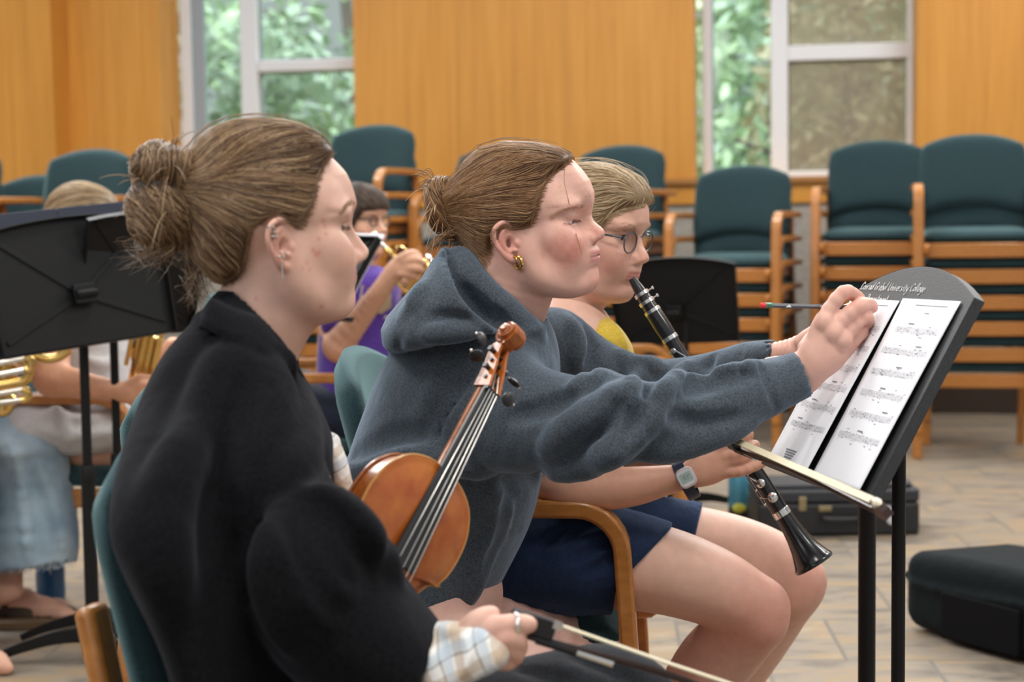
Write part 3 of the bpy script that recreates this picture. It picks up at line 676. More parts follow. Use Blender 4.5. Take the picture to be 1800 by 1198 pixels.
        a = o['lid']; s.both(A_((.0795, .0325, .0185-(.0045-a)), de), (.013, .0135, a), .0012, 'sub')
        # lips
        sm = o['smile']; LP = lambda L: [A_(q, dm) for q in L]; q = o['lipr'] if 'lipr' in o else 1.
        s.ch(LP([(.0980, 0, -.0378), (.0940, .011, -.0378), (.083, .023, -.0435+sm)]), np.array([.0034, .0032, .0006])*q, .008, sub=3); s.ch(LP([(.0958, 0, -.0484), (.0920, .011, -.0480), (.083, .0215, -.0440+sm)]), np.array([.0042, .0036, .0006])*q, .008, sub=3)
        s.ch(LP([(.1045, 0, -.0428), (.098, .012, -.0426), (.082, .0265, -.0440+sm)]), [.0011, .0010, .0007], .0025, 'sub', sub=3)
        # ears
        def E(u, v, d): return tuple(V(u, .069+.42*max(0, .004-u)+d, v)+da)
        s.both(A_((-.012, .0755, .002), da), (.0155, .0030, .027), .004, 'add', np.array([[math.cos(.38), math.sin(.38), 0], [-math.sin(.38), math.cos(.38), 0], [0, 0, 1]]))
        s.ch([E(.003, .006, -.001), E(.0035, .020, 0), E(-.004, .031, .001), E(-.015, .034, .002), E(-.026, .027, .003), E(-.030, .012, .003), E(-.0265, -.003, .002), E(-.0195, -.014, .001)], [.0022, .0030, .0033, .0034, .0034, .0033, .0030, .003], .0025, sub=3)
        s.ch([E(-.0195, -.014, .001), E(-.011, -.024, 0), E(-.003, -.0265, -.001), E(.0015, -.021, -.002)], [.0038, .0048, .0044, .003], .004, sub=3)
        s.ch([E(-.009, .025, 0), E(-.018, .019, .001), E(-.0205, .007, .001), E(-.017, -.006, .001), E(-.010, -.0135, 0)], [.0015, .0026, .0028, .0026, .0022], .003, sub=3)
        s.both(A_((-.008, .0775, .001), da), (.0075, .0050, .0105), .003, 'sub'); s.both(A_((-.0235, .0885, .012), da), (.0022, .004, .013), .002, 'sub')
        s.both(A_((.0020, .0735, -.001), da), (.0042, .0042, .0062), .003); s.both(A_((-.004, .0765, -.0105), da), (.0042, .003, .0030), .003)
        return s
    def colours(s, vs, base, blush=(.62, .16, .12), amt=.5, lip=(.50, .16, .15), freck=0, spots=(), lipw=1.):
        L = s.loc(vs); x, y, z = L.T; x0, z0 = x, z; dn, dm, de, da = s.d['nose'], s.lipx, s.d['eye'], s.d['ear']; col = np.tile(np.asarray(base, float), (len(vs), 1))
        def mixc(c, w): 
            nonlocal col
            w = np.clip(w, 0, 1)[:, None]; col = col*(1-w)+np.asarray(c)*w
        nz = np.sin(x*310+y*170)*np.sin(z*260+y*90)*.5+np.sin(x*90-z*120+y*60)*.5
        mixc(blush, amt*np.exp(-((x-.064)/.026)**2-((np.abs(y)-.045)/.024)**2-((z+.022)/.024)**2)*(1+.35*nz))
        mixc(blush, .55*amt*np.exp(-((x-dn[0]-.112)/.014)**2-(y/.016)**2-((z-dn[2]+.013)/.012)**2)); mixc(blush, .40*amt*np.exp(-((z+.078)/.016)**2-(y/.03)**2-((x-.085)/.02)**2))
        mixc(blush, .45*np.exp(-((x-da[0]+.012)/.022)**2-((np.abs(y)-.082)/.012)**2-((z-da[2])/.035)**2))
        z = z0-dm[2]; x = x0-dm[0]; zl = -.0428; hw = .0275; up = np.exp(-((z+.0375)/.0042)**2); lo = np.exp(-((z+.0485)/.0050)**2)
        mixc(lip, lipw*.85*np.maximum(up, lo)*(np.abs(y) < hw)*np.clip((hw-np.abs(y))/.006, 0, 1)*(x > .078))
        mixc((.30, .07, .06), .8*np.exp(-((z-zl)/.0013)**2)*(np.abs(y) < .0245)*(x > .076))
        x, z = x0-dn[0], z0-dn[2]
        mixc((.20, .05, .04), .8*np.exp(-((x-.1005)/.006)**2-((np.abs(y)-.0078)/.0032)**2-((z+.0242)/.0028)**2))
        x, z = x0-de[0], z0-de[2]
        mixc((.55, .25, .22), .35*np.exp(-((x-.075)/.012)**2-((np.abs(y)-.033)/.014)**2-((z-.0185)/.007)**2))
        x, z = x0, z0
        if freck:
            r2 = np.random.default_rng(3); ok = np.where((x > .045) & (z > -.06) & (z < .09))[0]; pk = vs[r2.choice(ok, freck)]; sz = r2.uniform(.0006, .0012, freck); st = r2.uniform(.08, .34, freck)
            for p, q, t in zip(pk, sz, st):
                d = ((vs-p)**2).sum(1); mixc((.33, .12, .06), t*np.exp(-d/q**2))
        for p, q, c, t in spots:
            d = ((vs-s.w(p))**2).sum(1); mixc(c, t*np.exp(-d/q**2))
        return col
def add_eyes(H, parent, iris=(.10, .14, .16), look=(0, 0)):
    m, nt, b, _ = newmat('eye'); L = nt.links.new
    at = N(nt, 'ShaderNodeAttribute', attribute_name='Col'); L(at.outputs[0], b.inputs['Base Color']); b.inputs['Roughness'].default_value = .08; b.inputs['Coat Weight'].default_value = .5
    for sy in (1, -1):
        mb = MB(); c = H.w(V(.0655, sy*.0315, .0185)+H.d['eye']); r = .0122*H.s; mb.ball(c, r, 40, H.R)
        vs = np.array(mb.v); fwd = H.R@nrm((1, look[0], look[1])); a = np.arccos(np.clip(((vs-c)/r)@fwd, -1, 1))
        col = np.tile(np.array([.74, .70, .68]), (len(vs), 1)); col[a < .52] = iris; col[a < .22] = (.004, .004, .004)
        mesh_np('eyeball', vs, mb.f, m, parent, True, col)
def skin_mat(name, rough=.48):
    m, nt, b, _ = newmat(name); L = nt.links.new
    at = N(nt, 'ShaderNodeAttribute', attribute_name='Col'); tc = N(nt, 'ShaderNodeTexCoord')
    n1 = N(nt, 'ShaderNodeTexNoise', in_Scale=60, in_Detail=3); L(tc.outputs['Object'], n1.inputs['Vector']); r = ramp(nt, [(.3, (.95, .93, .925)), (.7, (1.04, 1.03, 1.03))]); L(n1.outputs[0], r.inputs[0])
    mx = N(nt, 'ShaderNodeMix', data_type='RGBA', blend_type='MULTIPLY'); mx.inputs[0].default_value = 1; L(at.outputs[0], mx.inputs[6]); L(r.outputs[0], mx.inputs[7]); L(mx.outputs[2], b.inputs['Base Color'])
    b.inputs['Roughness'].default_value = rough; b.inputs['Specular IOR Level'].default_value = .38; b.inputs['Subsurface Weight'].default_value = .25; b.inputs['Subsurface Radius'].default_value = (1, .3, .15); b.inputs['Subsurface Scale'].default_value = .007
    n2 = N(nt, 'ShaderNodeTexNoise', in_Scale=700, in_Detail=2); L(tc.outputs['Object'], n2.inputs['Vector']); bp = N(nt, 'ShaderNodeBump', in_Strength=.12, in_Distance=.001); L(n2.outputs[0], bp.inputs['Height']); L(bp.outputs[0], b.inputs['Normal'])
    return m
# ------------------------------------------------------------- hair
def hair_mat(name, cols, rough=.38):
    m, nt, b, _ = newmat(name); L = nt.links.new
    at = N(nt, 'ShaderNodeAttribute', attribute_name='tint'); r = ramp(nt, cols); L(at.outputs['Fac'], r.inputs[0]); L(r.outputs[0], b.inputs['Base Color'])
    b.inputs['Roughness'].default_value = rough; b.inputs['Specular IOR Level'].default_value = .35; return m
def strands(name, paths, r0, mat_, parent, taper=.35, tint=None):
    "hair as thin round curves"
    paths = np.asarray(paths, float); n, k = paths.shape[:2]
    hc = bpy.data.hair_curves.new(name); hc.add_curves([k]*n)
    hc.position_data.foreach_set('vector', paths.astype(np.float32).ravel())
    a = hc.attributes.get('radius') or hc.attributes.new('radius', 'FLOAT', 'POINT'); rr = np.interp(np.linspace(0, 1, k), [0, .06, .75, 1], [.35, 1, 1, taper])*np.asarray(r0)
    a.data.foreach_set('value', np.tile(rr, n).astype(np.float32))
    t = hc.attributes.new('tint', 'FLOAT', 'CURVE'); t.data.foreach_set('value', (rng.random(n) if tint is None else np.asarray(tint)).astype(np.float32))
    hc.materials.append(mat_); o = bpy.data.objects.new(name, hc); COL.objects.link(o); put(o, parent); prop(o, kind='stuff'); return o
def comb(f, starts, target_fn, n=18, step=.012, lift=.0008, wob=.12):
    "trace strands over the surface of f: target_fn(points, i) gives the wanted direction"
    p = np.array(starts); out = []; ph = rng.random((len(p), 3))*6.3; lf = lift+.0016*rng.random(len(p))
    for i in range(n):
        g = f.grad(p); d = f.sample(p); p = p-g*(d-lf)[:, None]; out.append(p.copy())
        t = target_fn(p, i); t = t-g*(t*g).sum(1)[:, None]; t /= np.linalg.norm(t, axis=1)[:, None]+1e-9
        t = t+wob*np.sin(ph+i*.55); p = p+t*(step if np.isscalar(step) else step[:, None])
    return np.stack(out, 1)
def surf_pts(vs, n, jit=.002):
    i = rng.choice(len(vs), n); return vs[i]+rng.normal(size=(n, 3))*jit
# ============================================================= shared people helpers
def sag(H, pts):
    "photo pixels put on the head's middle plane, in head coordinates (x forward, z up)"
    out = []
    for q in pts:
        px, py = q[:2]; d = ray(px, py); n = H.R[:, 1]; t = ((H.T+n*(q[2] if len(q) > 2 else 0)*H.s-CC)@n)/(d@n); l = H.loc(CC+d*t); out.append((l[0], l[2]))
    return out
def sagw(H, px, py, y=0.):
    d = ray(px, py); n = H.R[:, 1]; t = ((H.T+n*y*H.s-CC)@n)/(d@n); return CC+d*t
def hair_volume(H, cut, grow=.009, extra=None, h=.003, lo=None, hi=None, k=.012):
    "hair cap: skull grown outwards, cut back to the hairline polygon (photo pixels)"
    f = SDF(H.T-.20 if lo is None else lo, H.T+.20 if hi is None else hi, h)
    def e(c, r, kk=.02): f.ell(H.w(c), (np.asarray(r)+grow)*H.s, kk, H.R)
    e((-.004, 0, .046), (.092, .073, .078)); e((.036, 0, .052), (.058, .062, .058)); e((-.040, 0, .028), (.056, .064, .062)); e((-.035, 0, -.02), (.044, .054, .048), .03); e((.012, 0, .02), (.05, .069, .04), .02)
    if extra: extra(f)
    sl, X, Y, Z = f.win(f.lo, f.lo+f.h*f.n); X, Y, Z = X-H.T[0], Y-H.T[1], Z-H.T[2]
    x = ((H.R[0, 0]*X+H.R[1, 0]*Y+H.R[2, 0]*Z)/H.s).astype(np.float32); z = ((H.R[0, 2]*X+H.R[1, 2]*Y+H.R[2, 2]*Z)/H.s).astype(np.float32)
    f.comb(sl, sd_poly(sag(H, cut), x, z)*H.s, k, 'sub'); return f
def hair_cap(f, mat_, parent, name='hair'):
    v, q = f.mesh(); o = mesh_np(name, v, q, mat_, parent)
    a = o.data.attributes.new('tint', 'FLOAT', 'POINT'); a.data.foreach_set('value', np.full(len(v), .12, np.float32)); return o, v
def union_field(a, b):
    "hair and head as one surface to comb over"
    u = SDF(a.lo, a.lo+a.h*(a.n-1), a.h); u.F = a.F.copy(); ax = [u.lo[i]+u.h*np.arange(u.n[i]) for i in range(3)]; hi = b.lo+b.h*(b.n-1)
    sl = tuple(slice(*np.searchsorted(ax[i], [b.lo[i]+1e-6, hi[i]-1e-6])) for i in range(3))
    g = np.stack(np.meshgrid(*[ax[i][sl[i]] for i in range(3)], indexing='ij'), -1); u.F[sl] = np.minimum(u.F[sl], b.sample(g)); return u
def hairline(H, U, pix, bc, mat_, parent, n=300, spread=7, r=.00030, steps=12, step=.006):
    "fine hairs that soften the edge of the hair"
    q = catmull(np.array(pix, float), 12); st = []
    for i in range(n):
        j = rng.integers(len(q)); x, y = q[j]+rng.normal(size=2)*1.2; t = nrm(q[min(j+1, len(q)-1)]-q[max(j-1, 0)]); nn = V(t[1], -t[0]); k = proj(bc)-q[j]; nn = -nn if nn@k > 0 else nn
        x, y = V(x, y)+nn*spread*(rng.random()**2); p = H.f.hit(x, y)
        if p is not None: st.append(p)
    pt = comb(U, np.array(st), to_point(bc, .03), steps, step, .0004, .08); return strands('baby_hair', pt, r, mat_, parent, tint=.35+.5*rng.random(len(st)))
def to_point(c, near=.02):
    c = np.asarray(c)
    def fn(p, i):
        d = c-p; l = np.linalg.norm(d, axis=1, keepdims=True); return d/(l+1e-9)*np.clip((l-near)/.02, .02, 1)
    return fn
def bun(center, axis, r, n, mat_, parent, seed=1, r0=.0005, loose=40, rr=1.):
    "coiled bun: strands wound round an axis over a lumpy ball"
    g = np.random.default_rng(seed); F = frame(axis, (0, 0, 1)); c = np.asarray(center); k = 26; out = []
    for i in range(n):
        lat = g.uniform(-1.25, 1.25); ph = g.uniform(0, 6.28); sp = g.uniform(1.6, 4.2); t = np.linspace(0, 1, k); a = ph+sp*t; la = lat+.35*np.sin(a*1.5+ph)*g.uniform(.2, 1)
        rad = 1-.16*g.random()+.07*np.sin(3*a+lat*4)+.05*np.sin(5*lat+2*a)
        q = np.stack([np.sin(la)*r[0], np.cos(la)*np.cos(a)*r[1], np.cos(la)*np.sin(a)*r[2]], 1)*rad[:, None]; out.append(c+q@F.T)
    for i in range(loose):
        a = g.uniform(0, 6.28); d = F@V(-.5*g.random(), math.cos(a), math.sin(a)); s0 = c+(F@(V(0, math.cos(a), math.sin(a))*np.asarray(r)))*.9; L = g.uniform(.02, .055)
        t = np.linspace(0, 1, k)[:, None]; out.append(s0+d*L*t+V(0, 0, -1)*L*.7*t*t+g.normal(size=3)*.012*t)
    o = strands('bun_strands', out, r0, mat_, parent); return o
def limb(f, pts, r, k=.02, sub=4): f.chain(pts, r, k, 'add', sub)
def fingers(f, chains, k=.004):
    for pts, r in chains: f.chain(pts, r, k, 'add', 3)
def ppx(*a): return [P(*q) for q in a]
def flat_col(n, c): return np.tile(np.asarray(c, float), (n, 1))
def cloth_mat(name, c, c2, scale=300, rough=.92, sheen=.3, bump=.5, tint=None, fold=0):
    m, nt, b, _ = newmat(name); L = nt.links.new
    tc = N(nt, 'ShaderNodeTexCoord'); n1 = N(nt, 'ShaderNodeTexNoise', in_Scale=scale, in_Detail=3, in_Roughness=.7); L(tc.outputs['Object'], n1.inputs['Vector'])
    r = ramp(nt, [(.32, c2), (.68, c)]); L(n1.outputs[0], r.inputs[0]); L(r.outputs[0], b.inputs['Base Color'])
    b.inputs['Roughness'].default_value = rough; b.inputs['Sheen Weight'].default_value = sheen; b.inputs['Specular IOR Level'].default_value = .15
    if tint: b.inputs['Sheen Tint'].default_value = (*tint, 1)
    n2 = N(nt, 'ShaderNodeTexNoise', in_Scale=14, in_Detail=3); L(tc.outputs['Object'], n2.inputs['Vector'])
    b1 = N(nt, 'ShaderNodeBump', in_Strength=bump, in_Distance=.0012); L(n1.outputs[0], b1.inputs['Height'])
    b2 = N(nt, 'ShaderNodeBump', in_Strength=.3 if not fold else fold, in_Distance=.02); L(n2.outputs[0], b2.inputs['Height']); L(b1.outputs[0], b2.inputs['Normal']); L(b2.outputs[0], b.inputs['Normal'])
    return m
MAT = {}
def common_mats():
    MAT['skin'] = skin_mat('skin'); MAT['gold'] = mat('gold', (.80, .48, .13), .18, 1); MAT['silver'] = mat('silver', (.80, .78, .75), .2, 1); MAT['black_metal'] = mat('black_powder_coat', (.007, .007, .0075), .5, noise=.3, scale=200, spec=.25)
    MAT['hoodie'] = cloth_mat('grey_fleece', (.085, .103, .122), (.030, .038, .048), 330, sheen=.5, tint=(.55, .7, .9), bump=.7)
    MAT['lash'] = mat('lash', (.02, .012, .008), .6); MAT['black_plastic'] = mat('black_plastic', (.012, .012, .014), .35)
def brow(H, parent, col, pts=((.0895, .016, .0375), (.0865, .028, .0415), (.077, .042, .0395), (.066, .051, .033)), sides=(-1, 1), n=110, L_=.006, r=.00022):
    m = hair_mat('brow', [(0, col), (1, tuple(c*1.5 for c in col))], .6)
    c = catmull(np.array(pts), 12)
    for sy in sides:
        out = []
        for i in range(n):
            t = rng.random(); q = c[int(t*(len(c)-1))]+V(0, 0, rng.normal()*.0016); q = V(q[0], q[1]*sy, q[2])+H.d['eye']; p0 = H.w(q); 
            for _ in range(4): g = H.f.grad(p0[None])[0]; p0 = p0-g*H.f.sample(p0[None])[0]
            d = H.R@nrm((-.35, sy*.9, .25+.4*(1-t)-.6*t)); d = nrm(d-g*(d@g)+g*.12); out.append([p0+d*L_*H.s*u+g*.0006 for u in np.linspace(0, 1, 5)])
        strands('eyebrow', out, r, m, parent)
def hairs_px(H, pix, parent, name, col, n, dirpx, L_, r, jit=1.0, curl=0.):
    "short hairs (brow or lashes) rooted on the face along photo pixels; dirpx is their direction in the photo"
    m = hair_mat(name, [(0, col), (1, tuple(min(1, c*1.6) for c in col))], .6); q = catmull(np.array(pix, float), 10); out = []
    for i in range(n):
        t = rng.random(); x, y = q[int(t*(len(q)-1))]+rng.normal(size=2)*jit; p = H.f.hit(x, y)
        if p is None: continue
        dp = np.array(dirpx[0])*(1-t)+np.array(dirpx[1])*t; dw = nrm(CR*dp[0]-CU*dp[1]); g = H.f.grad(p[None])[0]; dw = nrm(dw-g*(dw@g)*.8+g*.25); l = L_*rng.uniform(.6, 1.1)
        out.append([p+dw*l*u+g*(.0006+curl*u*u) for u in np.linspace(0, 1, 5)])
    if out: strands(name, out, r, m, parent)
def lashes(H, parent, sides=(-1, 1), z=.0185, a=.0045, col=None):
    for sy in sides:
        out = []
        for t in np.linspace(-1, 1, 60):
            y = .0325+.0125*t; zz = z-(.0045-a)+a*math.sqrt(max(0, 1-t*t))+.0004; x = .0655+math.sqrt(max(1e-6, .0138**2-(y-.0315)**2-(zz-.0185)**2)); p0 = H.w((x, sy*y, zz))
            d = H.R@nrm((1, sy*t*.6, -.35)); out.append([p0+d*.0058*H.s*u+H.R@V(0, 0, .004)*u*u*H.s for u in np.linspace(0, 1, 5)])
        strands('eyelash', out, .00032, MAT['lashhair'], parent)
def torus(mb, c, axis, R_, r, n=28, seg=10, arc=2*math.pi, a0=0, flat=1.):
    F = frame(axis, (0, .2, 1)); a = a0+np.linspace(0, arc, n, endpoint=arc < 6.28); pts = [np.asarray(c)+F@V(0, math.cos(x)*R_, math.sin(x)*R_*flat) for x in a]
    return mb.tube(pts, r, seg, closed=arc > 6.28)

# ============================================================= girl in the grey hoodie
def build_mid():
    mk = {'nose': (1062, 409), 'sub': (1041, 427), 'ulip': (1052, 443), 'llip': (1051, 453), 'pog': (1047, 480), 'men': (1034, 500), 'nas': (1040, 373), 'glab': (1044, 352), 'tragus': (912, 432), 'lobe': (905, 457), 'eartop': (890, 394), 'earback': (868, 410), 'eyeout': (993, 392), 'mouth': (1026, 456)}
    R, s, T = fit_head(mk, 2.55, -.27, .08, .08, free='sp')
    H = Head(R, s, T, V(T[0]-.15, T[1]-.12, T[2]-.25), V(T[0]+.17, T[1]+.12, T[2]+.16), .0019, dict(lid=.0028))
    cont = [(1004, 280), (1022, 301), (1034, 317), (1042, 338), (1043.5, 353), (1040, 367), (1038.5, 378), (1044, 389), (1054, 398), (1060.5, 405), (1062, 411), (1060, 417), (1054, 421), (1045, 425.5), (1043, 430), (1047, 435.5), (1052, 440), (1050, 445), (1047, 448), (1051.5, 453), (1050, 459), (1045, 464), (1044, 470), (1047, 478), (1046, 486), (1041, 493.5), (1028, 500)]
    pr = sag(H, cont)+[(.05, -.088), (.02, -.06), (0, 0), (.01, .09), (.04, .115)]
    neck = [(835, 405, 980, 470, T[1], .056), (822, 470, 972, 520, T[1], .055), (800, 520, 955, 575, T[1]+.01, .057), (770, 580, 950, 640, T[1]+.02, .07)]
    H.f.px(neck, .03); H.f.blur(5, 12); H.align(mk); H.build(pr)
    v, q = H.f.mesh(); base = (.72, .43, .345)
    col = H.colours(v, base, (.60, .14, .105), .95, (.55, .21, .20), 460, [((.060, -.052, .0), (.28, .10, .06), .7)][0:0] or [((.058, -.056, -.004), (.25, .1, .05), .002)][0:0])
    # near hand writing, far hand steadying the page
    Yh = 2.41
    hf = SDF(P(1390, 690, Yh)-.12, P(1520, 520, Yh)+.14, .0021)
    hf.px([(1345, 628, 1378, 712, 2.43, .027), (1396, 620, 1428, 690, 2.42, .0245), (1412, 600, 1452, 667, Yh, .0225), (1430, 572, 1480, 645, Yh-.002, .0215), (1443, 556, 1500, 612, Yh, .017)], .012, endcap=.012)
    fg = [([*ppx((1436, 588, Yh-.004), (1448, 560, Yh-.006), (1482, 514, Yh-.010), (1505, 521, Yh+.008), (1514, 532, Yh+.016))], [.0125, .0112, .0098, .0088, .0072]),
          ([*ppx((1448, 602, Yh-.006), (1466, 574, Yh-.010), (1507, 540, Yh-.012), (1527, 535, Yh+.002), (1534, 541, Yh+.012))], [.0125, .0115, .0100, .0088, .0074]),
          ([*ppx((1460, 620, Yh-.002), (1482, 590, Yh-.006), (1518, 557, Yh-.004), (1525, 566, Yh+.012), (1518, 574, Yh+.022))], [.0120, .0110, .0096, .0088, .0076]),
          ([*ppx((1470, 632, Yh+.008), (1493, 608, Yh+.004), (1514, 583, Yh+.006), (1514, 594, Yh+.018), (1508, 600, Yh+.024))], [.0112, .0100, .0088, .0080, .0070]),
          ([*ppx((1418, 612, Yh+.022), (1446, 580, Yh+.040), (1488, 548, Yh+.030), (1512, 540, Yh+.020))], [.0140, .0125, .0105, .0085])]
    hf.blur(3); fingers(hf, fg, .0045)
    for a, b in (((1452, 562), (1448, 568)), ((1468, 580), (1464, 587)), ((1484, 596), (1480, 601))): hf.groove([a, b], .0065, .012, 'add', depth=.0042, taper=False)
    hv, hq = hf.mesh(); hc = flat_col(len(hv), (.72, .43, .345))
    def red(vs, c, p, sg, w, cc=(.62, .19, .14)):
        d = np.exp(-((vs-p)**2).sum(1)/sg**2)[:, None]*w; return c*(1-d)+np.array(cc)*d
    for c_ in fg[:4]:
        for j in (1, 2, 3, 4): hc = red(hv, hc, c_[0][j], .011, .45)
    Yf = 2.60
    ff = SDF(P(1345, 650, Yf)-.08, P(1500, 545, Yf)+.08, .003)
    ff.px([(1325, 605, 1320, 634, 2.67, .014), (1368, 601, 1358, 637, 2.645, .017), (1402, 590, 1398, 636, 2.61, .021), (1440, 565, 1446, 620, Yf, .020), (1470, 548, 1478, 600, Yf, .016)], .012)
    fingers(ff, [(ppx((1468, 560+12*i, Yf), (1495, 552+12*i, Yf+.006), (1512, 558+12*i, Yf+.02)), [.0105, .0095, .008]) for i in range(4)]+[(ppx((1410, 600, Yf-.01), (1440, 580, Yf-.028), (1462, 566, Yf-.03)), [.013, .0115, .009])], .005)
    fv, fq = ff.mesh()
    # seat, thighs and lower legs
    cf = SDF(V(-.48, 2.25, -.02), V(.46, 3.0, .95), .0075)
    cf.ell((-.17, 2.64, .54), (.15, .18, .12), .04)
    cf.px([(735, 1080, 720, 1215, 2.52, .085), (850, 1092, 830, 1235, 2.50, .085), (960, 1118, 925, 1255, 2.49, .075), (1075, 1165, 1030, 1275, 2.50, .062)], .03)
    cf.px([(785, 1008, 760, 1150, 2.78, .085), (885, 1036, 860, 1170, 2.80, .085), (1000, 1080, 965, 1200, 2.82, .074), (1110, 1146, 1065, 1235, 2.83, .056)], .03)
    for yk, xk in ((2.50, .11), (2.83, .15)): cf.chain([(xk, yk, .35), (xk+.02, yk, .24), (xk-.02, yk, .09), (xk+.01, yk, .05), (xk+.14, yk, .03)], [.058, .052, .036, .038, .028], .02, sub=3)
    cv, cq = cf.mesh()
    bv, bq = merge([(v, q), (hv, hq), (fv, fq), (cv, cq)])
    col = np.concatenate([col, hc, flat_col(len(fv), (.72, .42, .335)), flat_col(len(cv), (.72, .45, .37))])
    body = mesh_np('person', bv, bq, MAT['skin'], None, True, col)
    prop(body, 'person with auburn bun in a grey hoodie, leaning forward to write on sheet music', 'person')
    MAT['lashhair'] = hair_mat('lash_hair', [(0, (.05, .025, .015)), (1, (.09, .045, .025))])
    add_eyes(H, body, look=(0, -.25)); brow(H, body, (.28, .14, .07), n=60, sides=(1,)); hairs_px(H, [(971, 381), (985, 371.5), (1000, 366), (1016, 362.5), (1029, 361.5)], body, 'eyebrow', (.36, .20, .12), 170, ((-1, .25), (-.8, -.4)), .0055, .00015, 1.7); hairs_px(H, [(991, 391.5), (997, 392.3), (1004, 391), (1011, 388.2), (1018, 385.5)], body, 'eyelash', (.12, .07, .05), 60, ((-.5, .8), (.7, .7)), .0042, .00015, .35, .0025)
    # ---- hoodie
    f = SDF(V(-.46, 2.20, .38), V(.50, 3.0, 1.20), .0052)
    f.px([(588, 1075, 832, 1112, 2.64, .18), (582, 1040, 848, 1082, 2.64, .185), (578, 960, 902, 982, 2.64, .180), (590, 880, 938, 902, 2.64, .175), (606, 825, 958, 810, 2.63, .175), (632, 748, 975, 740, 2.62, .180), (668, 655, 985, 665, 2.61, .180), (710, 592, 980, 605, 2.60, .150), (790, 535, 965, 570, 2.58, .095)], .03, endcap=.03)
    f.blur(5)
    near = [(800, 600, 725, 790, 2.55, .085), (880, 600, 800, 818, 2.49, .085), (965, 648, 925, 832, 2.42, .075), (1050, 666, 1045, 827, 2.37, .066), (1130, 678, 1150, 803, 2.355, .060), (1225, 664, 1255, 772, 2.37, .053), (1310, 637, 1345, 739, 2.395, .046), (1368, 627, 1405, 706, 2.415, .041), (1398, 617, 1432, 694, 2.42, .037)]
    f.px(near, .035, endcap=.006)
    far = [(930, 540, 900, 690, 2.76, .085), (1000, 545, 960, 700, 2.81, .075), (1070, 600, 1040, 720, 2.82, .065), (1150, 630, 1130, 730, 2.80, .058), (1235, 622, 1232, 712, 2.75, .052), (1305, 602, 1308, 668, 2.70, .046), (1340, 598, 1334, 652, 2.675, .040), (1368, 595, 1354, 643, 2.655, .034)]
    f.px(far, .03, endcap=.006)
    f.blur(3)
    # sleeve, elbow and waist folds drawn along the photo
    G = lambda pix, r=.007, k=.018, op='add', d=.0, **kw: f.groove(pix, r, k, op, d, **kw)
    G([(1000, 690), (1045, 668), (1085, 682), (1095, 700)], .010, .02); G([(1090, 700), (1105, 690), (1150, 690), (1160, 700)], .008, .016); G([(1160, 690), (1200, 676), (1270, 660), (1330, 640)], .008, .02)
    G([(1085, 690), (1060, 720), (1010, 745), (960, 790)], .009, .03); G([(1110, 700), (1095, 735), (1085, 770), (1060, 800)], .008, .026); G([(1165, 700), (1150, 730), (1120, 760)], .007, .024)
    G([(950, 672), (900, 690), (860, 740), (840, 790)], .008, .03, depth=.002) if 0 else None
    G([(1000, 700), (960, 715), (900, 735)], .006, .022, 'sub', -.002); G([(1095, 705), (1078, 735), (1040, 775)], .004, .016, 'sub', -.001); G([(1125, 715), (1112, 750), (1100, 790)], .004, .016, 'sub', -.001)
    G([(1210, 690), (1260, 668), (1320, 658)], .006, .018, 'sub', -.001); G([(1180, 730), (1230, 745), (1300, 735)], .005, .02, 'sub', -.002)
    G([(1140, 800), (1220, 780), (1320, 745)], .006, .03); G([(960, 830), (1040, 815), (1120, 775)], .008, .03); G([(1336, 640), (1350, 680), (1370, 730)], .003, .006, 'sub', -.001, taper=False)
    G([(1000, 560), (1015, 600), (1012, 640)], .007, .02); G([(1030, 575), (1040, 610), (1035, 650)], .005, .014, 'sub', -.001); G([(1090, 620), (1115, 650), (1110, 680)], .008, .02); G([(1120, 632), (1150, 640), (1165, 652)], .006, .016); G([(1305, 606), (1302, 640), (1306, 664)], .003, .005, 'sub', -.001, taper=False)
    G([(1210, 640), (1190, 662), (1160, 690)], .006, .018); G([(1250, 628), (1235, 655), (1205, 680)], .005, .016, 'sub', -.001)
    G([(832, 662), (806, 705), (782, 740), (771, 790), (768, 840)], .0036, .004, 'sub', .0, taper=False); G([(838, 664), (812, 707), (788, 742), (777, 790)], .0028, .005, 'add', .0, taper=False)
    G([(610, 830), (680, 800), (760, 800), (850, 830)], .008, .03); G([(620, 800), (680, 770), (740, 760)], .006, .024, 'sub', -.002); G([(880, 850), (930, 840), (950, 836)], .006, .02, 'sub', -.002)
    G([(800, 960), (850, 945), (915, 930)], .0025, .006, 'sub', -.001, taper=False); G([(730, 1010), (775, 985), (800, 962)], .004, .008, 'sub', -.001, taper=False); G([(850, 850), (880, 900), (850, 980), (820, 1060)], .006, .03); G([(900, 860), (890, 940), (860, 1000)], .005, .024, 'sub', -.002)
    # hood lying on the back: outer shell with an open mouth round the neck
    hf_ = SDF(f.lo, f.lo+f.h*(f.n-1), f.h)
    hf_.px([(640, 590, 700, 660, 2.60, .15), (665, 545, 790, 650, 2.59, .200), (715, 480, 890, 630, 2.58, .205), (765, 420, 950, 600, 2.57, .185), (800, 420, 980, 600, 2.565, .15)], .012, endcap=.03); hf_.blur(3)
    hf_.carve([(782, 433), (760, 456), (740, 490), (728, 500), (700, 532), (680, 556), (669, 580), (672, 606), (682, 618), (700, 621), (740, 613), (790, 601), (840, 590), (880, 580), (866, 572), (840, 556), (814, 532), (800, 510), (788, 480), (778, 456)], 2.2, 2.95, .016, 'and')
    f.F = np.where(np.abs(f.F-hf_.F) < .004, np.minimum(f.F, hf_.F)-(.004-np.abs(f.F-hf_.F))**2/.016, np.minimum(f.F, hf_.F))
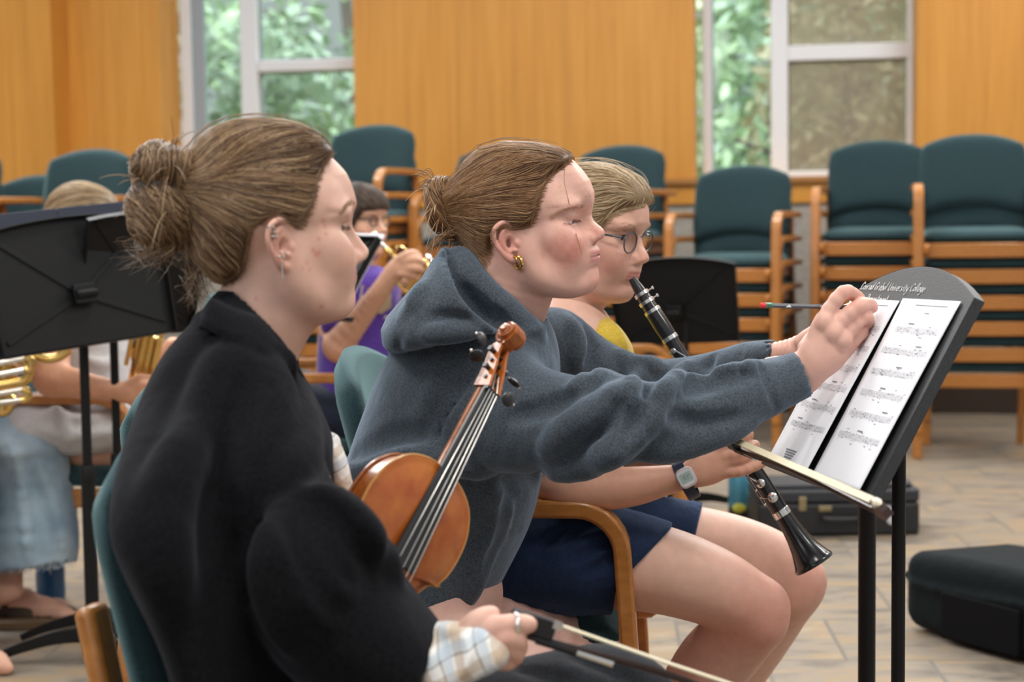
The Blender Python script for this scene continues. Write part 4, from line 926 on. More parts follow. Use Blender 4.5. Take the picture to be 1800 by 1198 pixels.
    f.groove([(734, 503), (721, 530), (709, 562), (704, 592), (699, 614)], .010, .006, 'sub', .001, taper=True); f.groove([(744, 500), (732, 528), (720, 560), (714, 595)], .008, .016, 'add')
    f.groove([(760, 560), (800, 566), (845, 575)], .006, .02, 'sub'); f.groove([(745, 590), (790, 584), (840, 580)], .007, .02, 'add')
    # hollow of the hood, opening towards neck and sky
    f.px([(870, 330, 1000, 420, T[1], .066)]+[(q[0]+4, q[1]-6, q[2], q[3], q[4], q[5]+.008) for q in neck[:3]], .006, op='sub', endcap=.02)
    f.chain([P(800, 440, 2.585), P(812, 452, 2.58), P(850, 462, 2.57)], [.026, .030, .03], .006, 'sub')
    f.carve([(784, 425), (782, 445), (787, 475), (805, 522), (840, 562), (874, 584), (916, 586), (962, 576), (990, 540), (960, 440), (860, 400)], 2.30, 2.475, .004)
    f.chain([P(806, 462, 2.53), P(822, 492, 2.50), P(852, 522, 2.492), (P(886, 548, 2.492)), P(914, 572, 2.50), P(940, 588, 2.51)], [.026, .026, .024, .022, .018, .014], .012, 'add', 3)
    f.groove([(815, 505), (845, 540), (890, 566)], .006, .016, 'sub', 0)
    f.groove([(777, 440), (783, 472), (801, 520), (836, 560), (872, 583), (915, 585), (956, 575)], .0045, .006, 'add', .001, taper=False)
    # sleeve mouths
    a, b = P(1396, 618, 2.42), P(1431, 694, 2.42); 
    f.px([(1375, 640, 1408, 696, 2.418, .026), (1402, 627, 1436, 687, 2.42, .029), (1440, 600, 1475, 660, 2.42, .03)], .004, op='sub', endcap=.004)
    f.px([(1352, 603, 1340, 636, 2.665, .022), (1372, 599, 1360, 639, 2.65, .026), (1400, 590, 1395, 635, 2.63, .03)], .003, op='sub', endcap=.004)
    v2, q2 = f.mesh(); ho = mesh_np('hoodie', v2, q2, MAT['hoodie'], body)
    # ---- hair
    hm = hair_mat('auburn_hair', [(0, (.075, .034, .014)), (.45, (.21, .105, .045)), (.8, (.34, .19, .090)), (1, (.46, .30, .16))])
    S_ = -.062; cut = [(1012, 272), (1003, 284), (974, 304, -.03), (954, 335, -.05), (945, 366, S_), (934, 392, S_), (915, 399, S_), (892, 389, S_), (872, 396, S_), (864, 420, S_), (864, 450, S_), (852, 478, S_), (836, 500, S_), (880, 660), (1250, 660), (1250, 180), (1012, 262)]
    bc = sagw(H, 792, 368)
    def ex(g):
        g.ell(sagw(H, 818, 366), (.034, .036, .036), .03, H.R); g.ell(sagw(H, 798, 368), (.022, .024, .026), .03, H.R)
        H.ridge(g, sag(H, [(1010, 283), (985, 268), (940, 256), (884, 251), (850, 260), (824, 284), (806, 315), (798, 345), (850, 380), (900, 350), (960, 310)]), [0, .2], [.034, .034], [0, .2], [.034, .034], .03, (-.05, .2))
    hf2 = hair_volume(H, cut, .0065, ex); cap_, hv2 = hair_cap(hf2, hm, body); U = union_field(hf2, H.f)
    g = hf2; start = surf_pts(hv2, 7500, .001); start = start[(start-bc)@R[:, 0] > .02]
    dist = np.linalg.norm(start-bc, axis=1); pt = comb(g, start, to_point(bc, .024), 20, .010, .0006, .10)
    strands('hair_strands', pt, .00037, hm, cap_); hairline(H, U, [(1004, 284), (974, 304), (955, 335), (946, 366), (936, 390), (916, 396)], bc, hm, cap_, 420); hairline(H, U, [(866, 410), (865, 440), (853, 474)], bc, hm, cap_, 160)
    L = H.loc(start); fl = start[rng.choice(len(start), 90)]; p2 = comb(g, fl, to_point(bc, .02), 14, .009, .006, .25); strands('flyaway_hair', p2, .00022, hm, cap_)
    bo = bun(sagw(H, 784, 366), R[:, 0]*.9+R[:, 2]*.2, (.030, .047, .052), 1100, hm, cap_, 5, .0006, 60)
    bb = MB(); bb.ball(sagw(H, 786, 366), (.019, .031, .034), 20, frame(R[:, 0], (0, 0, 1))); o = bb.build('bun', hm, body)
    lo = []
    for i in range(4):
        j = rng.normal(size=2)*1.5; q = []
        for x, y, t in ((993, 292, .2), (992, 318, .5), (999, 352, .7), (1007, 390, .8), (1015, 420, 1), (1023, 448, 1)):
            p = H.f.hit(x+j[0]*t, y+j[1]*.3); p = P(x, y, T[1]-.05) if p is None else p; q.append(p+nrm(CC-p)*.007)
        lo.append(catmull(q, 4))
    strands('loose_lock', np.array(lo), .00024, hm, cap_, tint=[.8, .7, .9, .75])
    tail = [catmull([P(792+rng.normal()*4, 412+rng.normal()*4, T[1]-.02), P(770+rng.normal()*4, 420+rng.normal()*3, T[1]-.03), P(752+rng.normal()*5, 440+rng.normal()*5, T[1]-.03)], 8) for i in range(45)]; strands('loose_wisps', np.array(tail), .00035, hm, cap_)
    # ---- gold hoops
    e = MB(); y_ = T[1]-.075*s
    torus(e, P(911, 461, H.w((-.004, -.079, -.03))[1]), R@V(.55, .8, 0), .0085, .0024, flat=1.15); e.build('earring', MAT['gold'], body)
    e = MB(); torus(e, P(905.5, 457, H.w((-.008, -.080, -.026))[1]), R@V(.75, .6, 0), .0055, .0014, flat=1.1); e.build('earring', MAT['gold'], body)
    return body
# ============================================================= woman in black with the violin
def plaid_mat():
    m, nt, b, _ = newmat('plaid_flannel'); L = nt.links.new; tc = N(nt, 'ShaderNodeTexCoord'); mp = N(nt, 'ShaderNodeMapping'); mp.inputs['Rotation'].default_value = (0, .45, .2); L(tc.outputs['Object'], mp.inputs[0])
    sx = N(nt, 'ShaderNodeSeparateXYZ'); L(mp.outputs[0], sx.inputs[0]); prev = None
    for ax, sc, off, lo, hi, c in ((0, 26, 0, .70, 1.0, (.42, .28, .16)), (2, 26, .2, .72, 1.0, (.42, .28, .16)), (0, 26, 0, .30, .36, (.05, .06, .09)), (2, 26, .2, .30, .36, (.05, .06, .09)), (0, 26, 0, .38, .62, (.38, .47, .55)), (2, 26, .2, .38, .60, (.38, .47, .55))):
        mu = N(nt, 'ShaderNodeMath', operation='MULTIPLY_ADD', i1=sc, i2=off); L(sx.outputs[ax], mu.inputs[0]); fr = N(nt, 'ShaderNodeMath', operation='FRACT'); L(mu.outputs[0], fr.inputs[0])
        g = N(nt, 'ShaderNodeMath', operation='GREATER_THAN', i1=lo); L(fr.outputs[0], g.inputs[0]); l = N(nt, 'ShaderNodeMath', operation='LESS_THAN', i1=hi); L(fr.outputs[0], l.inputs[0])
        w = N(nt, 'ShaderNodeMath', operation='MULTIPLY'); L(g.outputs[0], w.inputs[0]); L(l.outputs[0], w.inputs[1]); w2 = N(nt, 'ShaderNodeMath', operation='MULTIPLY', i1=.55); L(w.outputs[0], w2.inputs[0])
        mx = N(nt, 'ShaderNodeMix', data_type='RGBA'); L(w2.outputs[0], mx.inputs[0]); mx.inputs[7].default_value = (*c, 1)
        if prev is None: mx.inputs[6].default_value = (.74, .72, .69, 1)
        else: L(prev, mx.inputs[6])
        prev = mx.outputs[2]
    L(prev, b.inputs['Base Color']); b.inputs['Roughness'].default_value = .9; b.inputs['Sheen Weight'].default_value = .3; return m
def build_w1():
    mk = {'nose': (645, 444), 'sub': (626, 462), 'ulip': (620, 472), 'llip': (621, 489), 'pog': (617.5, 532), 'men': (597, 549), 'glab': (620, 362), 'tragus': (515, 437), 'lobe': (510, 472), 'eartop': (487, 390), 'earback': (473, 407)}
    R, s, T = fit_head(mk, 1.98, .33, 0, 0, free='sp')
    H = Head(R, s, T, V(T[0]-.14, T[1]-.12, T[2]-.22), V(T[0]+.15, T[1]+.13, T[2]+.15), .0019, dict(lid=.0040, smile=.004))
    cont = [(572, 268), (579, 275), (591, 288.7), (602.8, 303), (610.8, 320.8), (617.5, 340.8), (621, 355), (620.5, 363), (617.5, 371), (615.5, 380), (614.5, 389), (617, 397), (622, 404), (628, 412.5), (638, 428.5), (644.6, 439), (645, 446.6), (641, 454.5), (633, 459.5), (622, 462.5), (620, 466.5), (621, 471), (619.5, 475), (617.5, 479.6), (621, 485.5), (621, 491.7), (617.5, 498), (616.5, 505), (617.5, 514), (618, 523), (616, 532), (610.7, 541), (600, 548)]
    pr = sag(H, cont)+[(.05, -.088), (.02, -.06), (0, 0), (.01, .09), (.03, .108)]
    neck = [(400, 440, 585, 510, T[1], .058), (392, 490, 572, 552, T[1], .057), (385, 530, 545, 588, T[1], .060), (378, 580, 520, 640, T[1], .066), (370, 640, 505, 700, T[1], .075)]
    H.f.px(neck, .03); H.f.blur(5, 12); H.align({**mk, 'eyeout': (603, 396)}); H.build(pr)
    v, q = H.f.mesh()
    sp = []
    for x, y, r in ((568, 388, .0035), (573, 411, .0028), (560, 420, .0028), (550, 440, .004), (561, 443, .003), (540, 463, .0025), (532, 471, .002), (544, 474, .0022), (565, 539, .0035), (450, 525, .003), (610, 505, .002), (571, 398, .003), (556, 447, .004)):
        p = H.f.hit(x, y)
        if p is not None: sp.append((H.loc(p), (.56, .16, .12), .6)+(r*.8,))
    base = (.69, .43, .335)
    col = H.colours(v, base, (.62, .22, .16), .32, (.58, .24, .22))
    for lp, c, t, r in sp:
        d = np.exp(-((v-H.w(lp))**2).sum(1)/r**2)[:, None]*t; col = col*(1-d)+np.array(c)*d
    Yh = 1.70
    hf = SDF(P(770, 1200, Yh)-.07, P(940, 1060, Yh)+.09, .0021)
    hf.px([(775, 1112, 770, 1185, Yh+.01, .024), (815, 1098, 815, 1182, Yh, .021), (850, 1092, 858, 1176, Yh, .0185), (885, 1100, 898, 1158, Yh, .016)], .012, endcap=.012)
    fg = [(ppx((822, 1112, Yh-.002), (840, 1092, Yh), (864, 1080, Yh+.006)), [.0125, .0110, .0095]),
          (ppx((860, 1108, Yh-.006), (880, 1101, Yh-.010), (905, 1097, Yh-.010), (930, 1097, Yh-.006)), [.0110, .0104, .0098, .0088]),
          (ppx((868, 1125, Yh-.006), (893, 1120, Yh-.014), (909, 1128, Yh-.008), (912, 1142, Yh+.008)), [.0110, .0104, .0095, .0085]),
          (ppx((868, 1142, Yh-.004), (892, 1140, Yh-.010), (904, 1148, Yh-.002), (902, 1158, Yh+.012)), [.0105, .0100, .0090, .0080]),
          (ppx((862, 1158, Yh), (884, 1158, Yh-.004), (893, 1164, Yh+.006)), [.0100, .0092, .0080])]
    fingers(hf, fg, .0045); hv, hq = hf.mesh(); hc = flat_col(len(hv), (.70, .43, .34))
    for c_ in fg[1:4]:
        for j in (1, 2): d = np.exp(-((hv-c_[0][j])**2).sum(1)/.010**2)[:, None]*.4; hc = hc*(1-d)+np.array((.60, .22, .16))*d
    cf = SDF(V(-.50, 1.55, .30), V(.05, 2.2, 1.0), .009)
    cf.px([(385, 620, 500, 680, 1.98, .07), (290, 740, 560, 780, 1.98, .14), (250, 950, 600, 960, 1.98, .15), (330, 1200, 640, 1180, 1.98, .14)], .03); cv, cq = cf.mesh()
    bv, bq = merge([(v, q), (hv, hq), (cv, cq)]); col = np.concatenate([col, hc, flat_col(len(cv), base)])
    body = mesh_np('person', bv, bq, MAT['skin'], None, True, col)
    prop(body, 'person in a black coat with a dark blond bun, smiling, holding a violin', 'person')
    add_eyes(H, body, look=(.1, -.1)); hairs_px(H, [(600, 373), (608, 365.5), (615, 360.5), (620, 359)], body, 'eyebrow', (.30, .19, .12), 90, ((-1, .4), (-.4, -.9)), .006, .0002, 1.5); hairs_px(H, [(601, 395.5), (606, 397), (611, 396.5)], body, 'eyelash', (.07, .045, .03), 40, ((-.2, .8), (.8, .5)), .005, .0002, .3, .002)
    # ---- coat
    black = cloth_mat('black_wool', (.009, .009, .0105), (.003, .003, .0036), 260, sheen=.06, tint=(.7, .75, .9), bump=.4, fold=.25)
    black.node_tree.nodes['Principled BSDF'].inputs['Specular IOR Level'].default_value = .06
    f = SDF(V(-.60, 1.50, .30), V(.02, 2.25, 1.10), .0055)
    f.px([(368, 535, 478, 562, 1.98, .075), (335, 572, 518, 652, 1.98, .115, .03), (288, 640, 552, 712, 1.98, .155, .06), (240, 730, 582, 780, 1.97, .18, .16), (207, 820, 606, 855, 1.95, .18, .36), (190, 915, 625, 940, 1.92, .18, .50), (222, 1000, 640, 1020, 1.92, .18, .54), (268, 1090, 660, 1110, 1.92, .18, .54), (300, 1190, 680, 1190, 1.92, .18, .54), (322, 1300, 690, 1280, 1.92, .18, .54)], .03)
    f.blur(5)
    f.px([(300, 690, 500, 680, 1.88, .075), (325, 800, 560, 800, 1.83, .09), (400, 930, 588, 872, 1.79, .095)], .06); f.blur(2)
    f.px([(395, 960, 600, 868, 1.785, .105), (430, 1060, 655, 935, 1.75, .118), (500, 1165, 720, 1030, 1.735, .118), (590, 1240, 772, 1098, 1.725, .105), (690, 1260, 781, 1125, 1.72, .09)], .012, endcap=.012); f.blur(2)
    G = lambda pix, r=.007, k=.018, op='add', d=.0, **kw: f.groove(pix, r, k, op, d, **kw)
    # dropped shoulder seam with gathers, collar edge, folds
    G([(578, 862), (545, 858), (515, 866), (490, 885), (470, 915), (455, 950), (435, 1000), (432, 1060)], .006, .008, 'sub', -.001, taper=False); G([(583, 868), (548, 866), (520, 874), (496, 892), (477, 920)], .006, .012)
    for a in ([(540, 868), (590, 930), (640, 1000)], [(515, 875), (560, 960), (600, 1040)], [(490, 900), (520, 990), (560, 1090)], [(470, 940), (480, 1030), (510, 1130)], [(565, 865), (630, 930), (690, 1010)]): G(a, .009, .03)
    for a in ([(528, 875), (575, 950), (620, 1020)], [(503, 890), (540, 980), (580, 1070)], [(552, 872), (610, 935), (660, 1000)]): G(a, .005, .018, 'sub', -.001)
    G([(352, 566), (400, 592), (450, 610), (490, 632), (516, 668)], .006, .006, 'sub', -.001, taper=False); G([(350, 558), (400, 583), (452, 602), (494, 622), (512, 646)], .007, .010, taper=False)
    G([(420, 620), (380, 700), (300, 860)], .012, .04); G([(480, 650), (470, 750), (420, 900)], .012, .04); G([(330, 760), (290, 900), (300, 1050)], .010, .04); G([(540, 720), (530, 800), (500, 850)], .010, .03)
    cf_ = SDF(f.lo, f.lo+f.h*(f.n-1), f.h); cf_.px([(345, 500, 440, 520, 1.97, .100), (345, 545, 500, 575, 1.97, .142), (335, 580, 535, 640, 1.97, .170), (320, 620, 560, 690, 1.97, .185)], .02, endcap=.03); cf_.blur(2)
    cf_.carve([(371, 522), (400, 537), (455, 555), (476, 578), (509, 640), (524, 672), (492, 640), (450, 615), (400, 597), (350, 569), (357, 542)], 1.6, 2.4, .008, 'and'); f.F = np.minimum(f.F, cf_.F)
    f.px([(q[0]+3, q[1]-4, q[2], q[3], q[4], q[5]+.006) for q in neck], .005, op='sub'); f.chain([P(508, 640, 1.92), P(520, 690, 1.95)], [.012, .006], .01, 'sub')
    f.px([(742, 1195, 792, 1130, 1.715, .070), (800, 1230, 850, 1130, 1.71, .07)], .005, op='sub', endcap=.005)
    v2, q2 = f.mesh(); mesh_np('coat', v2, q2, black, body)
    # ---- plaid shirt: cuff and front
    pl = plaid_mat(); f = SDF(P(560, 1215, 1.70)-.10, P(905, 760, 1.75)+.34, .0042)
    f.px([(758, 1098, 740, 1230, 1.72, .064), (790, 1095, 775, 1225, 1.705, .060), (822, 1100, 804, 1222, 1.70, .052)], .01, endcap=.01); f.px([(806, 1102, 800, 1200, 1.695, .052), (842, 1100, 838, 1188, 1.69, .048), (874, 1118, 872, 1170, 1.69, .040)], .006, endcap=.014)
    f.groove([(800, 1112), (806, 1150), (796, 1198)], .006, .006, 'sub', 0); f.groove([(836, 1115), (850, 1150), (840, 1185)], .006, .012, 'sub'); f.groove([(770, 1115), (786, 1150), (772, 1198)], .006, .014, 'sub')
    v2, q2 = f.mesh(); mesh_np('shirt_cuff', v2, q2, pl, body); f.F[:] = 1.
    f.px([(560, 772, 598, 785, 2.06, .05), (570, 800, 610, 820, 2.06, .06), (575, 850, 620, 870, 2.06, .06), (580, 930, 628, 940, 2.06, .06)], .02)
    v2, q2 = f.mesh(); mesh_np('plaid_shirt', v2, q2, pl, body)
    # ---- dark jeans
    f = SDF(V(-.48, 1.5, -.01), V(.42, 2.35, .72), .007)
    f.ell(V(-.24, 1.95, .55), (.17, .18, .13), .05)
    f.px([(560, 1180, 545, 1420, 1.82, .085), (760, 1188, 745, 1400, 1.83, .08), (905, 1163, 890, 1370, 1.85, .074), (1010, 1140, 985, 1330, 1.86, .066), (1085, 1133, 1050, 1300, 1.87, .060), (1150, 1160, 1080, 1300, 1.87, .05)], .03)
    f.px([(620, 1180, 600, 1380, 2.10, .085), (800, 1180, 780, 1360, 2.12, .08), (960, 1180, 930, 1330, 2.13, .07), (1060, 1190, 1020, 1310, 2.14, .060)], .03)
    for xk, yk in ((.10, 1.87), (.11, 2.14)): f.chain([(xk, yk, .46), (xk+.03, yk, .28), (xk+.02, yk, .08)], [.066, .060, .060], .03)
    f.blur(2); f.groove([(1000, 1150), (1060, 1170), (1120, 1198)], .004, .012, 'sub'); f.groove([(900, 1170), (960, 1185), (1000, 1198)], .004, .012, 'sub')
    v2, q2 = f.mesh(); mesh_np('jeans', v2, q2, cloth_mat('black_denim', (.028, .030, .036), (.008, .009, .012), 500, sheen=.1, bump=.4), body)
    # ---- shoes
    m = MB()
    for xk, yk in ((.12, 1.87), (.13, 2.14)): m.ball((xk+.06, yk, .045), (.13, .045, .05), 16)
    m.build('shoe', MAT['black_plastic'], body)
    # ---- hair
    hm = hair_mat('ash_blond_hair', [(0, (.050, .025, .012)), (.4, (.165, .090, .045)), (.75, (.30, .185, .098)), (1, (.48, .335, .19))])
    S_ = -.062; cut = [(590, 258), (580, 270), (565, 290, -.03), (557, 318, S_), (554, 340, S_), (541, 366, S_), (522, 386, S_), (507, 380, S_), (487, 374, S_), (466, 383, S_), (441, 400, S_), (434, 430, S_), (429, 464, S_), (417, 490, -.05), (394, 503, -.04), (366, 500), (345, 520), (330, 660), (800, 660), (800, 150), (592, 250)]
    bc = sagw(H, 338, 335)
    def ex(g):
        H.ridge(g, sag(H, [(580, 271), (555, 239), (521, 221), (487, 214), (447, 211), (407, 214), (374, 226), (354, 243), (342, 265), (335, 300), (332, 340), (334, 400), (345, 450), (380, 470), (450, 380), (520, 320)]), [0, .2], [.034, .034], [0, .2], [.036, .036], .03, (-.12, .2))
        g.ell(sagw(H, 356, 340), (.034, .034, .036), .03, H.R); g.ell(sagw(H, 334, 340), (.024, .024, .028), .03, H.R)
    hf2 = hair_volume(H, cut, .0065, ex); cap_, hv2 = hair_cap(hf2, hm, body); U = union_field(hf2, H.f)
    start = surf_pts(hv2, 7000, .001); start = start[(start-bc)@R[:, 0] > .01]
    strands('hair_strands', comb(hf2, start, to_point(bc, .022), 22, .009, .0007, .10), .00042, hm, cap_)
    strands('flyaway_hair', comb(hf2, start[rng.choice(len(start), 120)], to_point(bc, .02), 14, .009, .006, .28), .0002, hm, cap_)
    hairline(H, U, [(579, 272), (564, 292), (556, 324), (550, 350), (540, 378), (524, 402)], bc, hm, cap_, 520, 11, .00024); hairline(H, U, [(466, 386), (442, 402), (434, 432), (429, 464), (416, 490), (392, 502)], bc, hm, cap_, 420, 8, .00026)
    wisp = [catmull([P(345+rng.normal()*14, 470+rng.normal()*14, T[1]+rng.normal()*.02), P(348+rng.normal()*16, 500+rng.normal()*8, T[1]+rng.normal()*.03), P(352+rng.normal()*18, 528+rng.normal()*12, T[1]+rng.normal()*.03)], 8) for i in range(90)]; strands('nape_wisps', np.array(wisp), .0002, hm, cap_)
    c = sagw(H, 286, 342); F = frame(R[:, 0], R[:, 2])
    mb = MB(); mb.ball(c, (.030, .042, .050), 24, F); mb.build('bun', hm, body)
    for k, (px, py, rr, sd, n) in enumerate(((292, 300, (.042, .048, .034), 11, 1100), (288, 374, (.044, .052, .046), 12, 1600))): bun(sagw(H, px, py), R[:, 0]*.8+R[:, 2]*(.5 if k else -.3), rr, n, hm, cap_, sd, .00045, 30)
    tip = [catmull([P(300+rng.normal()*22, 405+rng.normal()*8, T[1]+rng.normal()*.03), P(285+rng.normal()*28, 432+rng.normal()*8, T[1]+rng.normal()*.03), P(265+rng.normal()*32, 458+rng.normal()*14, T[1]+rng.normal()*.04)], 8) for i in range(160)]; strands('bun_ends', np.array(tip), .00025, hm, cap_)
    # ---- silver ear cuffs and a bar
    yE = lambda x, y: (H.f.hit(x, y) if H.f.hit(x, y) is not None else P(x, y, T[1]-.08))
    e = MB()
    for x, y in ((477, 400), (479, 409), (482, 417), (494, 452), (498, 446)): torus(e, yE(x, y)+nrm(CC-yE(x, y))*.001, R@V(.2, .3, 1), .0042, .0010, 18, 8)
    p = yE(496, 460); e.tube([p-V(0, .003, 0), P(497, 489, p[1]-.002)], .0008, 8); e.build('earring', MAT['silver'], body)
    e = MB(); torus(e, (P(908, 1097, Yh-.010)), P(930, 1097, Yh-.006)-P(880, 1101, Yh-.010), .0112, .0022, 24, 8); e.build('ring', MAT['silver'], body)
    return body
# ============================================================= clarinet player
def build_clar():
    mk = {'nose': (1134, 450), 'sub': (1122, 462), 'ulip': (1118, 476), 'llip': (1112, 494), 'pog': (1109.5, 514), 'men': (1090, 526), 'glab': (1131, 388), 'mouth': (1100, 484), 'eyeR': (1104, 421)}
    R, s, T = fit_head(mk, 2.98, -.52, -.15, 0, scale=1.0, free='p')
    H = Head(R, s, T, V(T[0]-.14, T[1]-.14, T[2]-.26), V(T[0]+.16, T[1]+.12, T[2]+.16), .0021, dict(lid=.0042, lipr=.8))
    H.align(mk); neck = [(955, 455, 1090, 515, T[1], .056), (958, 510, 1062, 540, T[1], .054), (955, 560, 1047, 585, T[1], .058), (935, 620, 1050, 640, T[1], .075)]
    H.f.px(neck, .03); H.f.blur(5, 12); H.build(); v, q = H.f.mesh(); base = (.70, .42, .32); col = H.colours(v, base, (.66, .22, .19), .65, (.55, .20, .19))
    Yh = 2.74
    hf = SDF(P(930, 910, 2.80)-.10, P(1350, 740, 2.70)+.12, .0027)
    hf.px([(948, 815, 950, 880, 2.80, .044), (985, 824, 985, 893, 2.78, .043), (1040, 823, 1050, 897, 2.77, .041), (1110, 820, 1120, 888, 2.76, .034), (1165, 818, 1180, 868, 2.75, .026), (1200, 814, 1221, 857, Yh, .022), (1232, 790, 1252, 852, Yh, .021), (1262, 778, 1282, 838, Yh, .017)], .014, endcap=.014)
    fg = [(ppx((1255, 792, Yh), (1284, 776, Yh-.004), (1316, 764, Yh+.012)), [.0115, .0105, .0090]), (ppx((1262, 803, Yh-.004), (1300, 795, Yh-.010), (1327, 782, Yh+.010)), [.0112, .0104, .0090]),
          (ppx((1264, 815, Yh-.002), (1300, 806, Yh-.008), (1324, 798, Yh+.006)), [.0108, .0100, .0088]), (ppx((1258, 828, Yh), (1300, 827, Yh-.008), (1340, 813, Yh+.000)), [.0105, .0095, .0082]), (ppx((1240, 800, Yh+.02), (1280, 800, Yh+.045), (1310, 800, Yh+.055)), [.013, .011, .0095])]
    hf.blur(3); fingers(hf, fg, .0045); hv, hq = hf.mesh(); hc = flat_col(len(hv), (.68, .37, .26))
    for c_ in fg[:4]: d = np.exp(-((hv-c_[0][1])**2).sum(1)/.012**2)[:, None]*.35; hc = hc*(1-d)+np.array((.62, .22, .16))*d
    cf = SDF(V(-.20, 2.60, -.01), V(.62, 3.32, 1.06), .0062)
    cf.px([(900, 600, 1085, 610, 3.0, .15), (880, 740, 1070, 740, 3.0, .14), (865, 860, 990, 870, 3.0, .15), (850, 960, 985, 990, 3.0, .16)], .03)
    cf.px([(905, 620, 985, 620, 2.84, .05), (910, 740, 985, 740, 2.79, .045), (930, 830, 990, 850, 2.80, .044)], .03); cf.px([(1080, 640, 1010, 660, 3.17, .05), (1120, 760, 1050, 770, 3.17, .045), (1200, 720, 1180, 780, 3.05, .035), (1250, 690, 1240, 735, 2.98, .03)], .03)
    cf.chain([P(1240, 700, 2.98), P(1215, 670, 2.95), P(1190, 650, 2.92)], [.03, .024, .012], .02)
    cf.px([(905, 905, 860, 1062, 2.86, .085), (1040, 900, 1000, 1068, 2.84, .086), (1172, 924, 1112, 1070, 2.83, .082), (1272, 962, 1210, 1090, 2.82, .072), (1345, 1010, 1268, 1110, 2.82, .062), (1380, 1062, 1290, 1115, 2.82, .052)], .02)
    cf.px([(980, 868, 960, 1000, 3.12, .085), (1150, 880, 1110, 1012, 3.12, .084), (1280, 900, 1240, 1035, 3.12, .074), (1375, 934, 1318, 1062, 3.12, .064), (1440, 985, 1355, 1085, 3.12, .055)], .02)
    cf.blur(2)
    cf.px([(1380, 1090, 1305, 1036, 2.82, .050), (1358, 1140, 1262, 1072, 2.84, .058), (1300, 1212, 1206, 1120, 2.88, .057), (1228, 1300, 1150, 1215, 2.92, .050), (1150, 1400, 1080, 1330, 2.95, .038)], .016)
    cf.px([(1440, 1036, 1368, 1000, 3.12, .050), (1420, 1085, 1328, 1036, 3.14, .056), (1382, 1145, 1290, 1090, 3.17, .055), (1330, 1220, 1245, 1160, 3.2, .048), (1260, 1330, 1190, 1280, 3.23, .038)], .016)
    for p in (P(1120, 1400, 2.97), P(1190, 1350, 3.24)): cf.chain([p, V(p[0]-.02, p[1], .07), V(p[0]+.12, p[1]-.02, .03)], [.036, .042, .03], .02)
    cf.blur(4); cv, cq = cf.mesh()
    bv, bq = merge([(v, q), (hv, hq), (cv, cq)]); cc = flat_col(len(cv), (.70, .44, .345))
    for x, y, Y, w in ((1370, 1075, 2.80, .09), (1435, 1010, 3.08, .08), (1300, 1095, 2.80, .08)): d = np.exp(-((cv-P(x, y, Y))**2).sum(1)/w**2)[:, None]*.40; cc = cc*(1-d)+np.array((.60, .20, .15))*d
    body = mesh_np('person', bv, bq, MAT['skin'], None, True, np.concatenate([col, hc, cc]))
    prop(body, 'person with glasses, yellow shirt and navy shorts playing the clarinet', 'person')
    add_eyes(H, body, look=(-.1, -.15)); brow(H, body, (.36, .24, .13), n=70); lashes(H, body, a=.0040)
    # clothes
    ym = cloth_mat('yellow_jersey', (.62, .44, .055), (.48, .33, .035), 200, sheen=.2, bump=.2); f = SDF(V(-.22, 2.70, .50), V(.32, 3.30, 1.06), .006)
    f.px([(948, 556, 1056, 556, 3.0, .085), (918, 590, 1092, 580, 3.0, .155), (895, 640, 1116, 635, 3.0, .185), (880, 740, 1095, 740, 3.0, .175), (862, 850, 1000, 862, 3.0, .185), (850, 935, 972, 945, 3.0, .20), (840, 985, 955, 985, 3.0, .20)], .03, endcap=.02); f.blur(4)
    f.px([(905, 612, 985, 612, 2.83, .065), (905, 700, 992, 700, 2.80, .062)], .03); f.px([(1085, 600, 1020, 620, 3.15, .065), (1120, 665, 1030, 690, 3.17, .062)], .03)
    f.px([(q_[0]-2, q_[1], q_[2]+3, q_[3], q_[4], q_[5]+.006) for q_ in neck[1:]]+[(950, 660, 1040, 670, 3.0, .04)], .006, op='sub', endcap=.01)
    f.carve([(880, 380), (1140, 380), (1140, 500), (1070, 547), (1048, 556), (1040, 612), (1010, 650), (880, 660)], 2.6, 2.99, .006)
    f.groove([(1050, 565), (1062, 595), (1085, 620)], .005, .014, 'sub'); f.groove([(1068, 560), (1085, 590), (1100, 620)], .005, .014); f.groove([(940, 930), (965, 900), (985, 870)], .006, .016, 'sub'); f.groove([(930, 905), (955, 880), (975, 860)], .006, .014)
    v2, q2 = f.mesh(); mesh_np('shirt', v2, q2, ym, body)
    f = SDF(V(-.22, 2.60, .36), V(.42, 3.34, .78), .005)
    f.px([(905, 900, 860, 1066, 2.86, .092), (1040, 896, 1000, 1070, 2.84, .092), (1130, 912, 1070, 1068, 2.835, .084), (1225, 945, 1150, 1075, 2.83, .079)], .03, endcap=.004, grow=.010)
    f.px([(980, 868, 960, 1000, 3.12, .085), (1150, 880, 1110, 1012, 3.12, .084), (1290, 902, 1250, 1034, 3.12, .076)], .03, endcap=.004, grow=.010); f.carve([(1190, 900), (1178, 930), (1112, 1000), (1082, 1040), (1074, 1100), (1400, 1200), (1400, 880)], 2.6, 2.985, .003); f.carve([(1240, 860), (1234, 890), (1218, 960), (1200, 1040), (1500, 1060), (1500, 860)], 2.985, 3.4, .003); f.ell(P(915, 965, 2.98), (.15, .17, .115), .04)
    for a in ([(980, 960), (1020, 930), (1070, 915)], [(1000, 990), (1050, 960), (1090, 945)], [(940, 980), (970, 945), (1000, 925)], [(1030, 1010), (1070, 985), (1100, 970)]): f.groove(a, .004, .014, 'sub')
    v2, q2 = f.mesh(); mesh_np('shorts', v2, q2, cloth_mat('navy_jersey', (.016, .030, .072), (.010, .018, .046), 300, sheen=.25, tint=(.4, .6, 1), bump=.25), body)
    # hair
    hm = hair_mat('blond_hair', [(0, (.18, .115, .055)), (.4, (.38, .26, .14)), (.8, (.57, .43, .26)), (1, (.72, .58, .39))])
